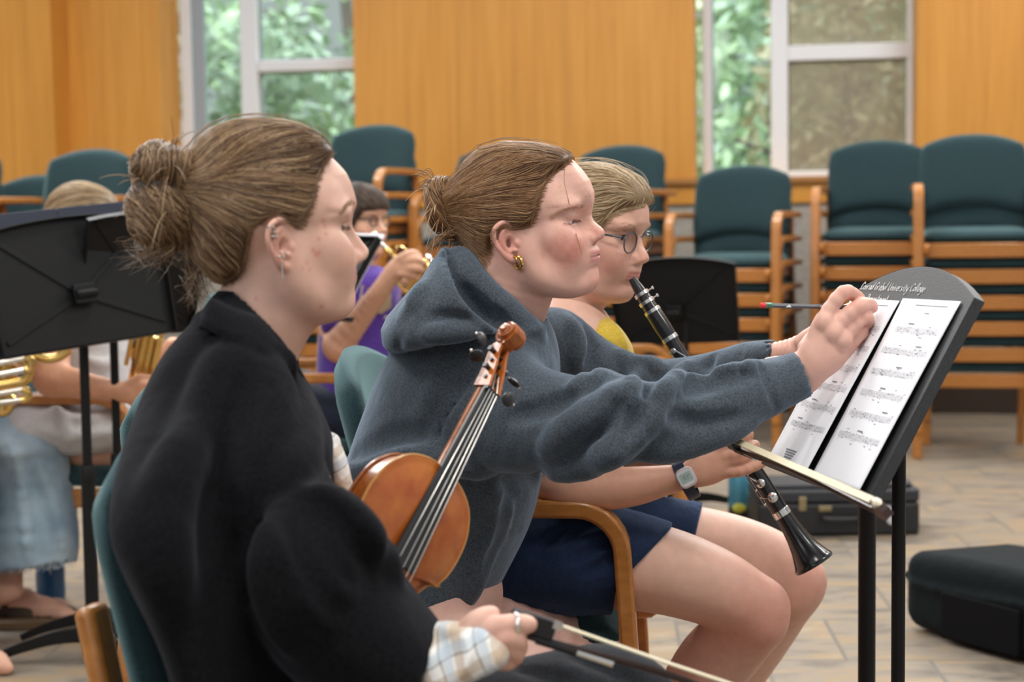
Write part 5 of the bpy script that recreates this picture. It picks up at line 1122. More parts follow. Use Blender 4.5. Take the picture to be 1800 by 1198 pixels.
    cut = [(1146, 345), (1132, 358), (1110, 362, -.02), (1085, 373, -.045), (1062, 392, -.06), (1045, 420, -.06), (1030, 445), (1010, 480), (990, 520), (990, 660), (1320, 660), (1320, 180), (1150, 335)]; bc = sagw(H, 955, 390)
    def ex(g): H.ridge(g, sag(H, [(1134, 357), (1128, 336), (1112, 314), (1085, 300), (1050, 294), (1010, 297), (975, 315), (960, 350), (960, 400), (1000, 440), (1060, 370)]), [0, .2], [.036, .036], [0, .2], [.036, .036], .03, (-.1, .2))
    hf2 = hair_volume(H, cut, .0065, ex); cap_, hv2 = hair_cap(hf2, hm, body); U = union_field(hf2, H.f)
    start = surf_pts(hv2, 3200, .001); start = start[(start-bc)@R[:, 0] > .02]
    strands('hair_strands', comb(hf2, start, to_point(bc, .022), 18, .010, .0007, .12), .00048, hm, cap_); strands('flyaway_hair', comb(hf2, start[rng.choice(len(start), 160)], to_point(bc, .02), 12, .009, .009, .4), .00022, hm, cap_)
    hairline(H, U, [(1131, 358), (1110, 363), (1086, 373), (1063, 392), (1048, 416)], bc, hm, cap_, 380, 7, .0003)
    # glasses
    gm = MAT['glasses'] = mat('glasses_frame', (.055, .065, .075), .25, spec=.6); g = MB(); cx = .090
    for sy in (1, -1):
        ring = [H.w(V(cx+.004-.010*abs(sy*.033+.023*math.cos(a)*1)*8*.1, sy*.0335+.0245*math.cos(a), .0145+.0205*math.sin(a)*(1 if math.sin(a) < 0 else .82))+H.d['eye']) for a in np.linspace(0, 2*math.pi, 36, endpoint=False)]
        g.tube(ring, .0014*s, 8, closed=True); g.tube([H.w(V(cx-.004, sy*.0575, .022)+H.d['eye']), H.w(V(.075, sy*.070, .022)+H.d['eye']), H.w(V(.0, sy*.078, .020)+H.d['eye'])], .0019*s, 8)
    g.tube([H.w(V(cx+.002, .0095, .021)+H.d['eye']), H.w(V(cx+.007, 0, .0235)+H.d['eye']), H.w(V(cx+.002, -.0095, .021)+H.d['eye'])], .0016*s, 8)
    go = g.build('glasses', gm, body); lens = glass_mat('lens_glass', (.97, .98, .98), .07)
    for sy in (1, -1):
        l = MB(); ring = [H.w(V(cx, sy*.0335+.0235*math.cos(a), .0145+.0195*math.sin(a)*(1 if math.sin(a) < 0 else .82))+H.d['eye']) for a in np.linspace(0, 2*math.pi, 30, endpoint=False)]; l.add(ring, [tuple(range(30))]); l.build('lens', lens, go)
    # watch
    wp_, wq = P(1193, 818, 2.745), P(1219, 868, 2.745); ctr = (wp_+wq)/2; axis = nrm(P(1235, 820, Yh)-P(1150, 850, 2.75)); up = nrm(wp_-wq); vd = nrm(ctr-CC); F = np.stack([axis, up, np.cross(axis, up)], 1)
    st = MB(); ring = [ctr+F[:, 1]*.0335*math.cos(a)+F[:, 2]*.0310*math.sin(a) for a in np.linspace(0, 2*math.pi, 40, endpoint=False)]
    st.sweep(ring, rect(.019, .0032), up=np.array([(r_-ctr)/np.linalg.norm(r_-ctr) for r_ in ring]), closed=True); so = st.build('watch', mat('navy_strap', (.012, .018, .045), .5), body)
    fc = P(1206, 839, 2.708); n2 = nrm(CC-fc+V(.1, 0, .25)); Fw = frame(n2, up); Rw = np.stack([Fw[:, 1], Fw[:, 2], Fw[:, 0]], 1); k = MB(); k.prism(rrect(.031, .034, .010, 5), fc, Rw, -.005, .003); k.build('watch_case', mat('watch_case', (.62, .50, .50), .35, .5), so, bevel=.0015)
    k = MB(); k.prism(rrect(.026, .028, .008, 5), fc, Rw, .003, .0036); k.build('watch_bezel', mat('watch_bezel', (.60, .62, .64), .3), so)
    k = MB(); k.prism(rrect(.021, .0165, .003, 4), fc, Rw, .0036, .0042); k.build('watch_screen', mat('lcd', (.36, .44, .42), .2), so)
    k = MB()
    for i, x in enumerate((-.0062, -.0032, .0010, .0040)):
        for (a, b) in (((-1, 1), (1, 1)), ((1, 1), (1, 0)), ((1, 0), (1, -1)), ((-1, -1), (1, -1)))[:2 if i == 0 else 4]: k.tube([fc+Rw@V(-(x+.001*a[0]), .003*a[1], .0044), fc+Rw@V(-(x+.001*b[0]), .003*b[1], .0044)], .00022, 4)
    k.build('watch_digits', MAT['lash'], so)
    e = MB(); torus(e, P(1280, 779, Yh-.003), P(1300, 770, Yh)-P(1262, 788, Yh), .0112, .0016, 24, 8); e.build('ring', MAT['silver'], body)
    return body
# ============================================================= instruments
def violin_outline(n=10):
    "half outline of the body in metres (x across, y from lower end pin up to the neck), scaled to 0.355 m"
    pts = [(0, 0), (.035, .002), (.070, .016), (.095, .042), (.104, .075), (.098, .105), (.084, .128), (.081, .134)]
    c1 = catmull(pts, n); lowc = (.081, .134); c2 = catmull([(.0835, .137), (.070, .140), (.060, .160), (.0555, .185), (.058, .208), (.066, .224), (.080, .232)], n); c3 = catmull([(.078, .236), (.083, .252), (.084, .278), (.078, .308), (.060, .335), (.032, .350), (.0, .354)], n)
    return np.vstack([c1, c2, c3])
def build_violin():
    # photo anchors: end of fingerboard, nut, and the width of the upper bout give the pose
    Yb = 1.93; nut = P(866, 688, 2.02); fb = P(716, 985, 1.88); up = nrm(nut-fb)            # neck direction
    side = P(818, 905, 2.00)-P(640, 905, 1.89); 
    x = nrm(side-up*(side@up)); z = np.cross(x, up)                                          # z points out of the top plate
    if z@(CC-fb) < 0: z = -z; x = np.cross(up, z)
    sc = np.linalg.norm(nut-fb)/.266; th = math.atan2(.033, .2615); up, z = up*math.cos(th)+z*math.sin(th), z*math.cos(th)-up*math.sin(th)
    Rv = np.stack([x, up, z], 1)*sc; O = fb-Rv@V(0, .212+.008, .048)                         # body origin: end pin, rib mid height
    W = lambda a, b, c: O+Rv@V(a, b, c)
    print('VIOLIN', sc, proj(W(0, .212, .025)), proj(W(0, .482, .045)), proj(W(0, .35, 0)), up, x, z)
    t = thing('violin', tuple(W(0, .18, 0)), 'amber varnished violin with black fingerboard, held upright by the woman in black', 'violin')
    def varnish(name, c1, c2, sc_=(6, 40, 6)):
        m, nt, b, _ = newmat(name); L = nt.links.new; tc = N(nt, 'ShaderNodeTexCoord'); mp = N(nt, 'ShaderNodeMapping'); mp.inputs['Scale'].default_value = sc_; L(tc.outputs['Object'], mp.inputs[0])
        n1 = N(nt, 'ShaderNodeTexNoise', in_Scale=3, in_Detail=4, in_Distortion=.4); L(mp.outputs[0], n1.inputs['Vector']); r = ramp(nt, [(.3, c1), (.7, c2)]); L(n1.outputs[0], r.inputs[0]); L(r.outputs[0], b.inputs['Base Color'])
        b.inputs['Roughness'].default_value = .28; b.inputs['Coat Weight'].default_value = .5; b.inputs['Coat Roughness'].default_value = .12; return m
    top = varnish('spruce_varnish', (.36, .068, .006), (.52, .150, .014), (10, 10, 10)); rib = varnish('flamed_maple', (.24, .055, .010), (.42, .12, .018), (60, 60, 25)); eb = mat('ebony', (.018, .018, .020), .38); edge = varnish('edge_maple', (.50, .22, .04), (.62, .32, .08)); 
    ho = violin_outline(); full = np.vstack([ho, (ho*V(-1, 1))[::-1][1:-1]]); k = len(full)
    def ring(sc_in, h):
        # inset towards the long axis
        cen = V(0, .18); q = []
        for p in full: q.append((p[0]*sc_in+0, (p[1]-.18)*(1-(1-sc_in)*.55)+.18, h))
        return [W(*a) for a in q]
    def plate(name, h0, sg, m):
        hs = [(1.0, 0), (1.02, .0012), (1.02, .0036), (1.0, .0044), (.955, .0040), (.90, .0058), (.75, .0105), (.5, .0145), (.25, .0162), (.04, .0168)]
        b = MB(); G = np.array([ring(a, h0+sg*c) for a, c in hs]); b.grid(G, wrap=True); n = len(b.v); b.f.append(tuple(range(n-k, n))); return b.build(name, m, t, angle=.9)
    plate('top_plate', .0155, 1, top); plate('back_plate', -.0155, -1, rib)
    b = MB(); b.grid(np.array([ring(.985, -.0155), ring(.985, .0155)]), wrap=True); b.build('rib', rib, t)
    b = MB(); b.tube([W(*(p[0]*1.012, (p[1]-.18)*1.008+.18, .0182)) for p in full], .0019*sc, 6, closed=True); b.build('edge_trim', edge, t)
    # neck, pegbox, scroll
    f = lambda y: .044-(y-.212)*.127   # fingerboard plane height
    b = MB(); b.sweep([W(0, .345, f(.345)-.010), W(0, .362, f(.362)-.015), W(0, .40, f(.40)-.0125), W(0, .45, f(.45)-.0115), W(0, .482, f(.482)-.010)], [(math.cos(a)*.0125*sc, (math.sin(a)*.0120 if math.sin(a) < 0 else math.sin(a)*.004)*sc) for a in np.linspace(0, 2*math.pi, 16, endpoint=False)], up=z)
    b.add(*_box8([W(s1*.016, y, h) for y, h in ((.345, -.014), (.358, .022)) for s1 in (-1, 1) for _ in (0,)] , [])) if 0 else None
    b.build('neck', rib, t)
    fbm = MB(); prof = lambda w: [(-w, -.003), (-w, .0015), (-w*.6, .0034), (0, .0042), (w*.6, .0034), (w, .0015), (w, -.003)]
    G = np.array([[W(a, y, f(y)+c) for a, c in prof(w)] for y, w in ((.212, .0210), (.30, .0178), (.40, .0145), (.482, .0120))]); fbm.grid(G, wrap=True); n = len(fbm.v); fbm.f += [tuple(range(7))[::-1], tuple(range(n-7, n))]; fbm.build('fingerboard', eb, t, angle=.5)
    b = MB(); b.box(W(0, .4835, f(.4835)+.003), V(.024, .004, .009)*sc, Rv/sc); b.build('nut', eb, t)
    # pegbox cheeks follow an S curve backwards, then the scroll spiral
    cl = catmull([(.486, f(.486)-.006), (.505, f(.505)-.010), (.525, f(.525)-.014), (.545, f(.545)-.020), (.560, f(.560)-.021)], 5)
    b = MB()
    for s1 in (-1, 1):
        G = []
        for i, (y, h) in enumerate(cl):
            u = i/(len(cl)-1); wd = (.0125-.0035*u)*s1; th = .0042; hh = .0175-.009*u
            G.append([W(wd, y, h+hh*.8), W(wd-s1*th, y, h+hh*.8), W(wd-s1*th, y, h-hh*.5), W(wd, y, h-hh)])
        G = np.array(G); b.grid(G, wrap=True); n = len(b.v); b.f += [tuple(range(n-4, n)), tuple(range(n-len(G)*4, n-len(G)*4+4))[::-1]]
    G = np.array([[W(sx*(.0125-.0035*i/(len(cl)-1)), y, h-(.0135-.005*i/(len(cl)-1))*q) for sx, q in ((-1, 1.25), (1, 1.25), (1, .55), (-1, .55))] for i, (y, h) in enumerate(cl)]); b.grid(G, wrap=True); b.build('pegbox', top, t, angle=.5)
    sp = MB(); cy, ch = .578, f(.578)-.014; nS = 60
    for layer, (w, r0) in enumerate(((.0100, .0168), (.0135, .0128), (.0175, .0088), (.0205, .0050))):
        sp.lathe(W(-w, cy, ch), W(w, cy, ch), [(0, r0*.82*sc), (.0012*sc, r0*sc), ((2*w-.0012)*sc, r0*sc), (2*w*sc, r0*.82*sc)], 28)
    for s1 in (-1, 1):
        a = np.linspace(0, 4.2*math.pi, nS); rr = np.linspace(.0165, .003, nS); ww = np.linspace(.0095, .0205, nS)*s1
        sp.tube([W(ww[i], cy-math.cos(a[i])*rr[i]*1.0, ch-math.sin(a[i])*rr[i]) for i in range(nS)], np.linspace(.0030, .0018, nS)*sc, 6)
    sp.sweep([W(0, .556, f(.556)-.026), W(0, .568, ch+.010-.002), W(0, .580, ch+.014)], rect(.019*sc, .010*sc), up=z); sp.build('scroll', rib, t, angle=.9)
    # pegs
    for i, (y, s1) in enumerate(((.500, 1), (.514, -1), (.529, 1), (.543, -1))):
        h = np.interp(y, cl[:, 0], cl[:, 1]); p0, p1 = W(-s1*.014, y, h+.001), W(s1*.046, y, h+.001); pg = MB()
        pg.lathe(p0, p1, [(0, .0030*sc), (.030*sc, .0036*sc), (.033*sc, .0050*sc), (.0345*sc, .0038*sc)], 14); c_ = W(s1*.038, y, h+.001); pg.ball(c_, V(.0105, .0105, .0042)*sc, 14, np.stack([x, up, z], 1)@np.array([[1, 0, 0], [0, math.cos(.9*i), -math.sin(.9*i)], [0, math.sin(.9*i), math.cos(.9*i)]]))
        po = pg.build('peg', eb, t); q = MB(); q.ball(W(s1*.0495, y, h+.001), .0022*sc, 8); q.build('peg_pin', MAT['silver'], po)
    # bridge, tailpiece, strings
    br = MB(); poly = [(-.021, 0), (-.015, 0), (-.010, .008), (0, .010), (.010, .008), (.015, 0), (.021, 0), (.018, .015), (.019, .026), (.010, .032), (0, .034), (-.010, .032), (-.019, .026), (-.018, .015)]
    br.prism([(a*sc, c*sc) for a, c in poly], W(0, .158, .029), np.stack([x, z, up], 1), -.002*sc, .002*sc); br.build('bridge', edge, t)
    tp = MB(); tp.sweep([W(0, .012, .034), W(0, .06, .040), W(0, .118, .046)], rect(.030*sc, .005*sc), up=z, scales=[.5, .8, 1.25]); tp.build('tailpiece', eb, t)
    st = mat('steel_string', (.62, .61, .58), .3, .9)
    for i, a in enumerate((-1, -.33, .33, 1)):
        s_ = MB(); s_.tube([W(a*.011, .115, .050), W(a*.0165, .158, .029+.0335-.0035*a*a), W(a*.0078, .482, f(.482)+.0072), W(a*.005, .500+.012*(i % 2), f(.50)-.006)], [.0006*sc]*4, 6); s_.build('string', st, t)
    # f holes as inlaid dark scrolls
    for s1 in (-1, 1):
        q = MB(); pts = catmull([(.030*s1, .195, 0), (.036*s1, .192, 0), (.034*s1, .183, 0), (.037*s1, .165, 0), (.047*s1, .145, 0), (.045*s1, .134, 0), (.039*s1, .136, 0)], 6); q.tube([W(p[0], p[1], .0286-.0009*(abs(p[0])-.03)*200*.5) for p in pts], .0016*sc, 6); q.build('sound_hole', MAT['lash'], t)
def _box8(*a): return ([], [])
def bow(name, frog_end, tip_end, hair_dir, label, frog_out=.010, L_=None, silver=True, width=.010):
    "violin bow between two world points (stick); hair_dir is the side the hair is on"
    A, B = np.asarray(frog_end, float), np.asarray(tip_end, float); d = nrm(B-A); h = np.asarray(hair_dir, float); h = nrm(h-d*(h@d)); w = np.cross(d, h); L_ = np.linalg.norm(B-A)
    t = thing(name, tuple(A), label, 'bow'); stick = MAT.setdefault('pernambuco', mat('pernambuco', (.035, .014, .010), .3, noise=.4, scale=60)); hair = MAT.setdefault('bow_hair', mat('horse_hair', (.66, .58, .40), .55, noise=.25, scale=700, stretch=(1, 1, 1))); eb = MAT.setdefault('ebony2', mat('ebony_black', (.012, .012, .013), .3))
    m = MB(); pts = [A+d*L_*u-h*(.004*math.sin(u*math.pi)*-1)*0+h*(.010*math.sin(u*math.pi)) *0 for u in np.linspace(.02, 1, 24)]; pts = [A+d*L_*u+h*.008*math.sin(math.pi*u)**2 for u in np.linspace(0, 1, 24)]; m.tube(pts, np.linspace(.0044, .0030, 24), 10)
    m.prism([(-.004, -.003), (.018, -.003), (.034, .004), (.030, .012), (.012, .022), (.006, .023), (.000, .010)], B-d*.016, np.stack([d, h, w], 1), -.005, .005); m.build('stick', stick, t)
    g = MB(); g.lathe(A+d*.03, A+d*.075, [(0, .0055), (.045, .0050)], 12); g.build('grip', eb, t)
    g = MB(); g.lathe(A+d*.072, A+d*.115, [(0, .0049), (.043, .0047)], 12); g.build('winding', MAT['silver'] if silver else eb, t)
    fr = MB(); fr.prism([(-.004, .004), (.046, .004), (.046, .022), (.040, .0245), (-.002, .0235), (-.006, .014)], A, np.stack([d, h, w], 1), -.006, .006); fo = fr.build('frog', eb, t, bevel=.001)
    e = MB(); e.ball(A+d*.018+h*.014-w*.0062, V(.004, .004, .001), 10, np.stack([d, h, w], 1)); e.ball(A+d*.018+h*.014+w*.0062, V(.004, .004, .001), 10, np.stack([d, h, w], 1)); e.build('pearl_eye', MAT['silver'], fo)
    fe = MB(); fe.box(A+d*.047+h*.0205, (.010, .006, .0135), np.stack([d, h, w], 1)); fe.build('ferrule', MAT['silver'], t)
    hr = MB(); hr.sweep([A+d*.048+h*.0215, A+d*L_*.5+h*.0195, B-d*.008+h*.0195], rect(width, .0016), up=h); hr.build('bow_hair', hair, t)
    hd = MB(); hd.ball(B-d*.004+h*.0175, V(.011, .0065, .0062), 12, np.stack([d, h, w], 1)); hd.build('head_plate', mat('ivory_plate', (.75, .68, .52), .4), t); return t
def build_clarinet():
    A, B = P(1110.5, 489, 2.885), P(1431, 990, 2.80); d = nrm(B-A); L_ = np.linalg.norm(B-A); k = L_/.60
    t = thing('clarinet', tuple(A), 'black clarinet with silver keys played by the person in yellow', 'clarinet'); bl = mat('grenadilla', (.010, .010, .011), .22, coat=.4); si = MAT['silver']
    side = nrm(np.cross(d, CC-A)); fr = nrm(np.cross(side, d)); fr = fr if fr@(CC-A) > 0 else -fr; side = np.cross(d, fr)
    at = lambda u, a=0., b=0.: A+d*u*k+side*a*k+fr*b*k
    def seg(name, prof, mt=bl, seg_=28): m = MB(); m.lathe(A, B, [(a*k, r*k) for a, r in prof], seg_); return m.build(name, mt, t, angle=.7)
    m = MB(); R_ = np.stack([side, fr, d], 1)
    G = np.array([[at(u, w*math.cos(a)*1.0, hgt*math.sin(a)) for a in np.linspace(0, 2*math.pi, 20, endpoint=False)] for u, w, hgt in ((0, .0065, .0016), (.004, .0072, .0025), (.02, .0095, .0062), (.038, .0118, .0112), (.05, .0128, .0128), (.068, .0130, .0130))]); m.grid(G, wrap=True); n = len(m.v); m.f += [tuple(range(20))[::-1], tuple(range(n-20, n))]; m.build('mouthpiece', bl, t)
    for i, (u, r) in enumerate(((.030, .0134), (.047, .0142), (.066, .0148))): seg('ligature' if i < 2 else 'barrel_ring', [(u, r), (u+.0005, r+.0008), (u+.0065, r+.0008), (u+.007, r)], si)
    q = MB()
    for u in (.034, .050): q.lathe(at(u, -.013, -.001), at(u, -.023, -.001), [(0, .0012*k), (.008*k, .0012*k), (.0082*k, .0034*k), (.0115*k, .0030*k)], 12)
    q.build('ligature_screw', si, t)
    seg('barrel', [(.068, .0140), (.075, .0150), (.105, .0152), (.118, .0146), (.128, .0138)]); seg('barrel_ring', [(.1235, .0146), (.124, .0152), (.131, .0152), (.1315, .0146)], si)
    seg('upper_joint', [(.130, .0135), (.14, .0130), (.30, .0136), (.325, .0136)]); seg('joint_ring', [(.322, .0138), (.323, .0146), (.330, .0146), (.331, .0138)], si); seg('lower_joint', [(.328, .0138), (.46, .0148), (.492, .0152)])
    seg('bell_ring', [(.488, .0154), (.489, .0163), (.500, .0165), (.501, .0155)], si)
    seg('bell', [(.498, .0152), (.52, .0168), (.545, .0200), (.567, .0250), (.583, .0310), (.592, .0345), (.595, .0368), (.599, .0375), (.602, .0368), (.600, .0335), (.585, .028), (.55, .018)], bl, 40)
    def key(u, a, b, r, name='key'):
        c = at(u, a, b); n = nrm(side*a+fr*b); q = MB(); q.lathe(c-n*.001*k, c+n*.006*k, [(0, r*.9*k), (.003*k, r*k), (.005*k, r*.75*k), (.006*k, r*.1*k)], 18); q.build(name, si, t)
    for u, a, b, r in ((.150, .006, .012, .005), (.183, .012, .007, .0045), (.205, .011, .008, .005), (.232, .0, .0135, .0055), (.262, .0, .0137, .0055), (.296, .002, .0138, .0052), (.352, .003, .0145, .0058), (.392, .004, .0148, .0085), (.430, .003, .0150, .0080), (.462, -.001, .0152, .0092)): key(u, a, b, r)
    for u0, u1, a, b in ((.148, .215, .0135, .009), (.18, .235, -.009, .0125), (.335, .412, .016, .005), (.405, .470, .0175, .003), (.250, .320, .016, .004)):
        q = MB(); q.tube([at(u0, a, b), at(u1, a, b)], .0017*k, 8)
        for u in (u0+.003, (u0+u1)/2, u1-.003): q.lathe(at(u, a*.7, b*.7), at(u, a*1.12, b*1.12), [(0, .0014*k), (.004*k, .0014*k), (.0045*k, .0026*k), (.0065*k, .0026*k)], 8)
        q.build('key_rod', si, t)
    for u0, a0, b0, u1, a1, b1 in ((.412, .016, .004, .392, .004, .0165), (.452, .0175, .003, .462, .000, .017), (.400, .018, .003, .430, .004, .017), (.215, .013, .009, .232, .003, .015), (.18, -.009, .0125, .152, .004, .0145)):
        q = MB(); q.tube([at(u0, a0, b0), at((u0+u1)/2, (a0+a1)/2*1.2, (b0+b1)/2*1.2), at(u1, a1, b1)], .0015*k, 6); q.build('key_arm', si, t)
# ============================================================= music stands, sheet music, pencil, cases
def music_desk(mb_parent, O, ax, up, w, h, arch, mt, flange=.022, lip=.045, name='desk'):
    """desk plate: O bottom middle, ax to the player's right, up along the plate; arched top, folded rim and a ledge"""
    ax, up = nrm(ax), nrm(up); n = nrm(np.cross(up, ax)); R = np.stack([ax, up, n], 1)   # n points away from the player
    top = [(w/2-.0, h)]+[(w/2*(1-2*t), h+arch*(1-(1-2*t)**2)) for t in np.linspace(0, 1, 17)][1:-1]+[(-w/2, h)]
    poly = [(-w/2*.94, 0), (w/2*.94, 0)]+top
    m = MB(); m.prism(poly, O, R, 0, .0022); rim = [O+R@V(x, y, -.0) for x, y in poly[1:]+poly[:1]]
    # rim folded back along sides and top
    k = len(poly); idx = list(range(1, k))+[0]
    a = [O+R@V(poly[i][0], poly[i][1], 0) for i in idx]; b = [O+R@V(poly[i][0]*1.004, poly[i][1]+.001, flange) for i in idx]; c = [O+R@V(poly[i][0]*.988, poly[i][1]-.003 if poly[i][1] > .01 else poly[i][1], flange) for i in idx]; d = [O+R@V(poly[i][0]*.985, poly[i][1]-.003 if poly[i][1] > .01 else poly[i][1], .002) for i in idx]
    m.grid(np.array([a, b, c, d]))
    for s in (-1, 1):  # pressed ribs on the back
        m.sweep([O+R@V(0, h*.42, .004), O+R@V(s*w*.42, h*.98, .004)], rect(.012, .006), up=n)
    m.sweep([O+R@V(0, h*.42, .004), O+R@V(-w*.43, h*.1, .004)], rect(.012, .006), up=n); m.sweep([O+R@V(0, h*.42, .004), O+R@V(w*.43, h*.1, .004)], rect(.012, .006), up=n)
    d_ = m.build(name, mt, mb_parent, bevel=.0012, angle=.5)
    l = MB(); l.box(O+R@V(0, -.001, -lip/2), (w*.93, .003, lip), R); l.box(O+R@V(0, .006, -lip+.001), (w*.93, .014, .0025), R); l.build('ledge', mt, mb_parent, bevel=.001)
    return R, n
def stand_post(t, O, R, h, base, mt, r_up=.010, r_low=.0145, zj=.62, legs=True, a0=.4):
    n = R[:, 2]; c = O+R@V(0, h*.42, .012); p = V(base[0], base[1], 0)
    k = MB(); k.box(c+n*.010, (.06, .05, .018), R); k.tube([c+n*.022-R[:, 0]*.028, c+n*.022+R[:, 0]*.028], .012, 12); k.build('tilt_joint', mt, t, bevel=.003)
    top = V(p[0], p[1], c[2]-.004); m = MB(); m.tube([c+n*.022, top-V(0, 0, .02)], r_up, 14) if np.linalg.norm((c+n*.022-top)[:2]) > .004 else None
    m.tube([top, V(p[0], p[1], zj-.1)], r_up, 16); m.build('upper_tube', mt, t)
    m = MB(); m.lathe(V(p[0], p[1], .06), V(p[0], p[1], zj), [(0, r_low), (zj-.10, r_low), (zj-.098, r_low+.002), (zj-.065, r_low+.002), (zj-.062, r_low+.0005), (zj-.06, r_low)], 18); m.build('lower_tube', mt, t)
    m = MB(); m.lathe(V(p[0], p[1], .018), V(p[0], p[1], .10), [(0, r_low+.008), (.03, r_low+.012), (.06, r_low+.006), (.082, r_low+.002)], 18); m.build('hub', mt, t)
    if legs:
        for i in range(3):
            a = a0+i*2*math.pi/3; d = V(math.cos(a), math.sin(a), 0); q = MB(); pts = [p+V(0, 0, .075)+d*.02, p+V(0, 0, .070)+d*.10, p+V(0, 0, .045)+d*.20, p+V(0, 0, .012)+d*.285]
            q.sweep(catmull(pts, 4), rect(.010, .042), scales=np.linspace(1, .42, 13)); q.build('leg', mt, t, bevel=.002)
def staff_lines(mb, W, x0, x1, y, gap, th, g, dens=26):
    "five staff lines with a scatter of note heads, stems and beams"
    for i in range(5): mb.add([W(x0, y+i*gap-th), W(x1, y+i*gap-th), W(x1, y+i*gap+th), W(x0, y+i*gap+th)], [(0, 1, 2, 3)])
    for x in (x0, x1, x0+(x1-x0)*.27, x0+(x1-x0)*.52, x0+(x1-x0)*.77): mb.add([W(x-th*.6, y), W(x+th*.6, y), W(x+th*.6, y+4*gap), W(x-th*.6, y+4*gap)], [(0, 1, 2, 3)])
    x = x0+.008
    while x < x1-.004:
        yy = y+gap*g.integers(-1, 5)+gap*.5*g.integers(0, 2); r = gap*.62
        mb.add([W(x-r, yy), W(x-r*.5, yy-r*.6), W(x+r*.5, yy-r*.6), W(x+r, yy), W(x+r*.5, yy+r*.6), W(x-r*.5, yy+r*.6)], [tuple(range(6))])
        s = 1 if g.random() < .5 else -1; mb.add([W(x+s*r-th*.5, yy), W(x+s*r+th*.5, yy), W(x+s*r+th*.5, yy+s*gap*3), W(x+s*r-th*.5, yy+s*gap*3)], [(0, 1, 2, 3)])
        if g.random() < .4: mb.add([W(x+s*r, yy+s*gap*3), W(x+s*r+.007, yy+s*gap*3.1), W(x+s*r+.007, yy+s*gap*2.6), W(x+s*r, yy+s*gap*2.5)], [(0, 1, 2, 3)])
        x += .004+.007*g.random()
def text_obj(txt, size, mt, parent, M, shear=0, name='writing', ext=.0002, res=2, bold=0):
    cu = bpy.data.curves.new(name, 'FONT'); cu.body = txt; cu.size = size; cu.shear = shear; cu.extrude = ext; cu.offset = bold; cu.resolution_u = res; cu.align_x = 'LEFT'
    o = bpy.data.objects.new(name, cu); COL.objects.link(o); dg = bpy.context.evaluated_depsgraph_get(); me = bpy.data.meshes.new_from_object(o.evaluated_get(dg)); bpy.data.objects.remove(o)
    vs = np.array([M@V(*v.co) if False else M(v.co) for v in me.vertices]); fs = [tuple(p.vertices) for p in me.polygons]; bpy.data.meshes.remove(me)
    return mesh_np(name, vs, fs, mt, parent, smooth=False)
# a plain hand: strokes per letter on a 1 x 1.6 grid
HAND = {'C': [(.8, .85, .55, 1.15, .2, .8, .15, .3, .4, 0, .8, .15)], 'o': [(.45, .6, .15, .4, .25, .05, .6, .1, .65, .45, .45, .6)], 'n': [(.1, .6, .15, 0), (.12, .35, .4, .6, .55, .5, .6, 0)], 'r': [(.1, .6, .15, 0), (.13, .35, .35, .6, .5, .55)], 'a': [(.6, .55, .3, .6, .1, .3, .3, .0, .55, .25, .62, .55, .65, 0)],
        'd': [(.6, .5, .3, .6, .1, .3, .3, .0, .6, .3, .75, 1.25, .65, 0)], 'G': [(.8, .9, .5, 1.15, .2, .8, .2, .25, .5, 0, .8, .3, .8, .5, .5, .5)], 'e': [(.15, .3, .6, .35, .45, .6, .2, .5, .12, .2, .35, 0, .65, .12)], 'b': [(.15, 1.2, .15, 0, .5, .05, .62, .35, .4, .58, .15, .4)], 'l': [(.2, 1.25, .2, 0)], 'U': [(.15, 1.1, .2, .2, .5, 0, .75, .25, .8, 1.1)],
        'i': [(.2, .6, .2, 0), (.22, .85, .24, .9)], 'v': [(.1, .6, .3, 0, .6, .6)], 's': [(.55, .55, .25, .55, .2, .4, .5, .2, .4, 0, .1, .05)], 't': [(.3, 1.05, .3, .1, .5, 0), (.1, .65, .55, .7)], 'y': [(.1, .6, .3, .1, .55, .15), (.62, .6, .45, -.4, .1, -.45)], 'g': [(.6, .55, .3, .6, .1, .3, .3, .05, .6, .3), (.62, .6, .5, -.4, .15, -.4)], 'p': [(.15, .6, .1, -.5), (.14, .4, .4, .6, .6, .35, .4, .05, .14, .15)], 'm': [(.1, .6, .12, 0), (.12, .4, .3, .6, .38, .5, .4, 0), (.4, .4, .6, .6, .7, .5, .72, 0)], 'D': [(.2, 1.1, .2, 0, .6, .15, .75, .6, .5, 1.05, .1, 1.1)], 'M': [(.1, 0, .2, 1.1, .45, .4, .7, 1.1, .8, 0)], 'u': [(.1, .6, .15, .1, .4, .02, .6, .3), (.6, .6, .65, 0)], 'c': [(.6, .5, .35, .6, .12, .3, .35, 0, .6, .1)]}
def handwriting(txt, W, size, parent, mt, name='handwriting', r=.0009):
    m = MB(); x = 0; g = np.random.default_rng(2)
    for ch in txt:
        if ch == ' ': x += .55; continue
        wd = .95 if ch in 'mMCGUD' else (.42 if ch in 'il' else .72)
        for st in HAND.get(ch, []):
            p = np.array(st).reshape(-1, 2); j = g.normal()*.03; q = catmull(p, 4) if len(p) > 2 else p
            m.tube([W((x+a+.22*b)*size, (b+j)*size, -.0006) for a, b in q], r, 5)
        x += wd
    return m.build(name, mt, parent)
STD = {}
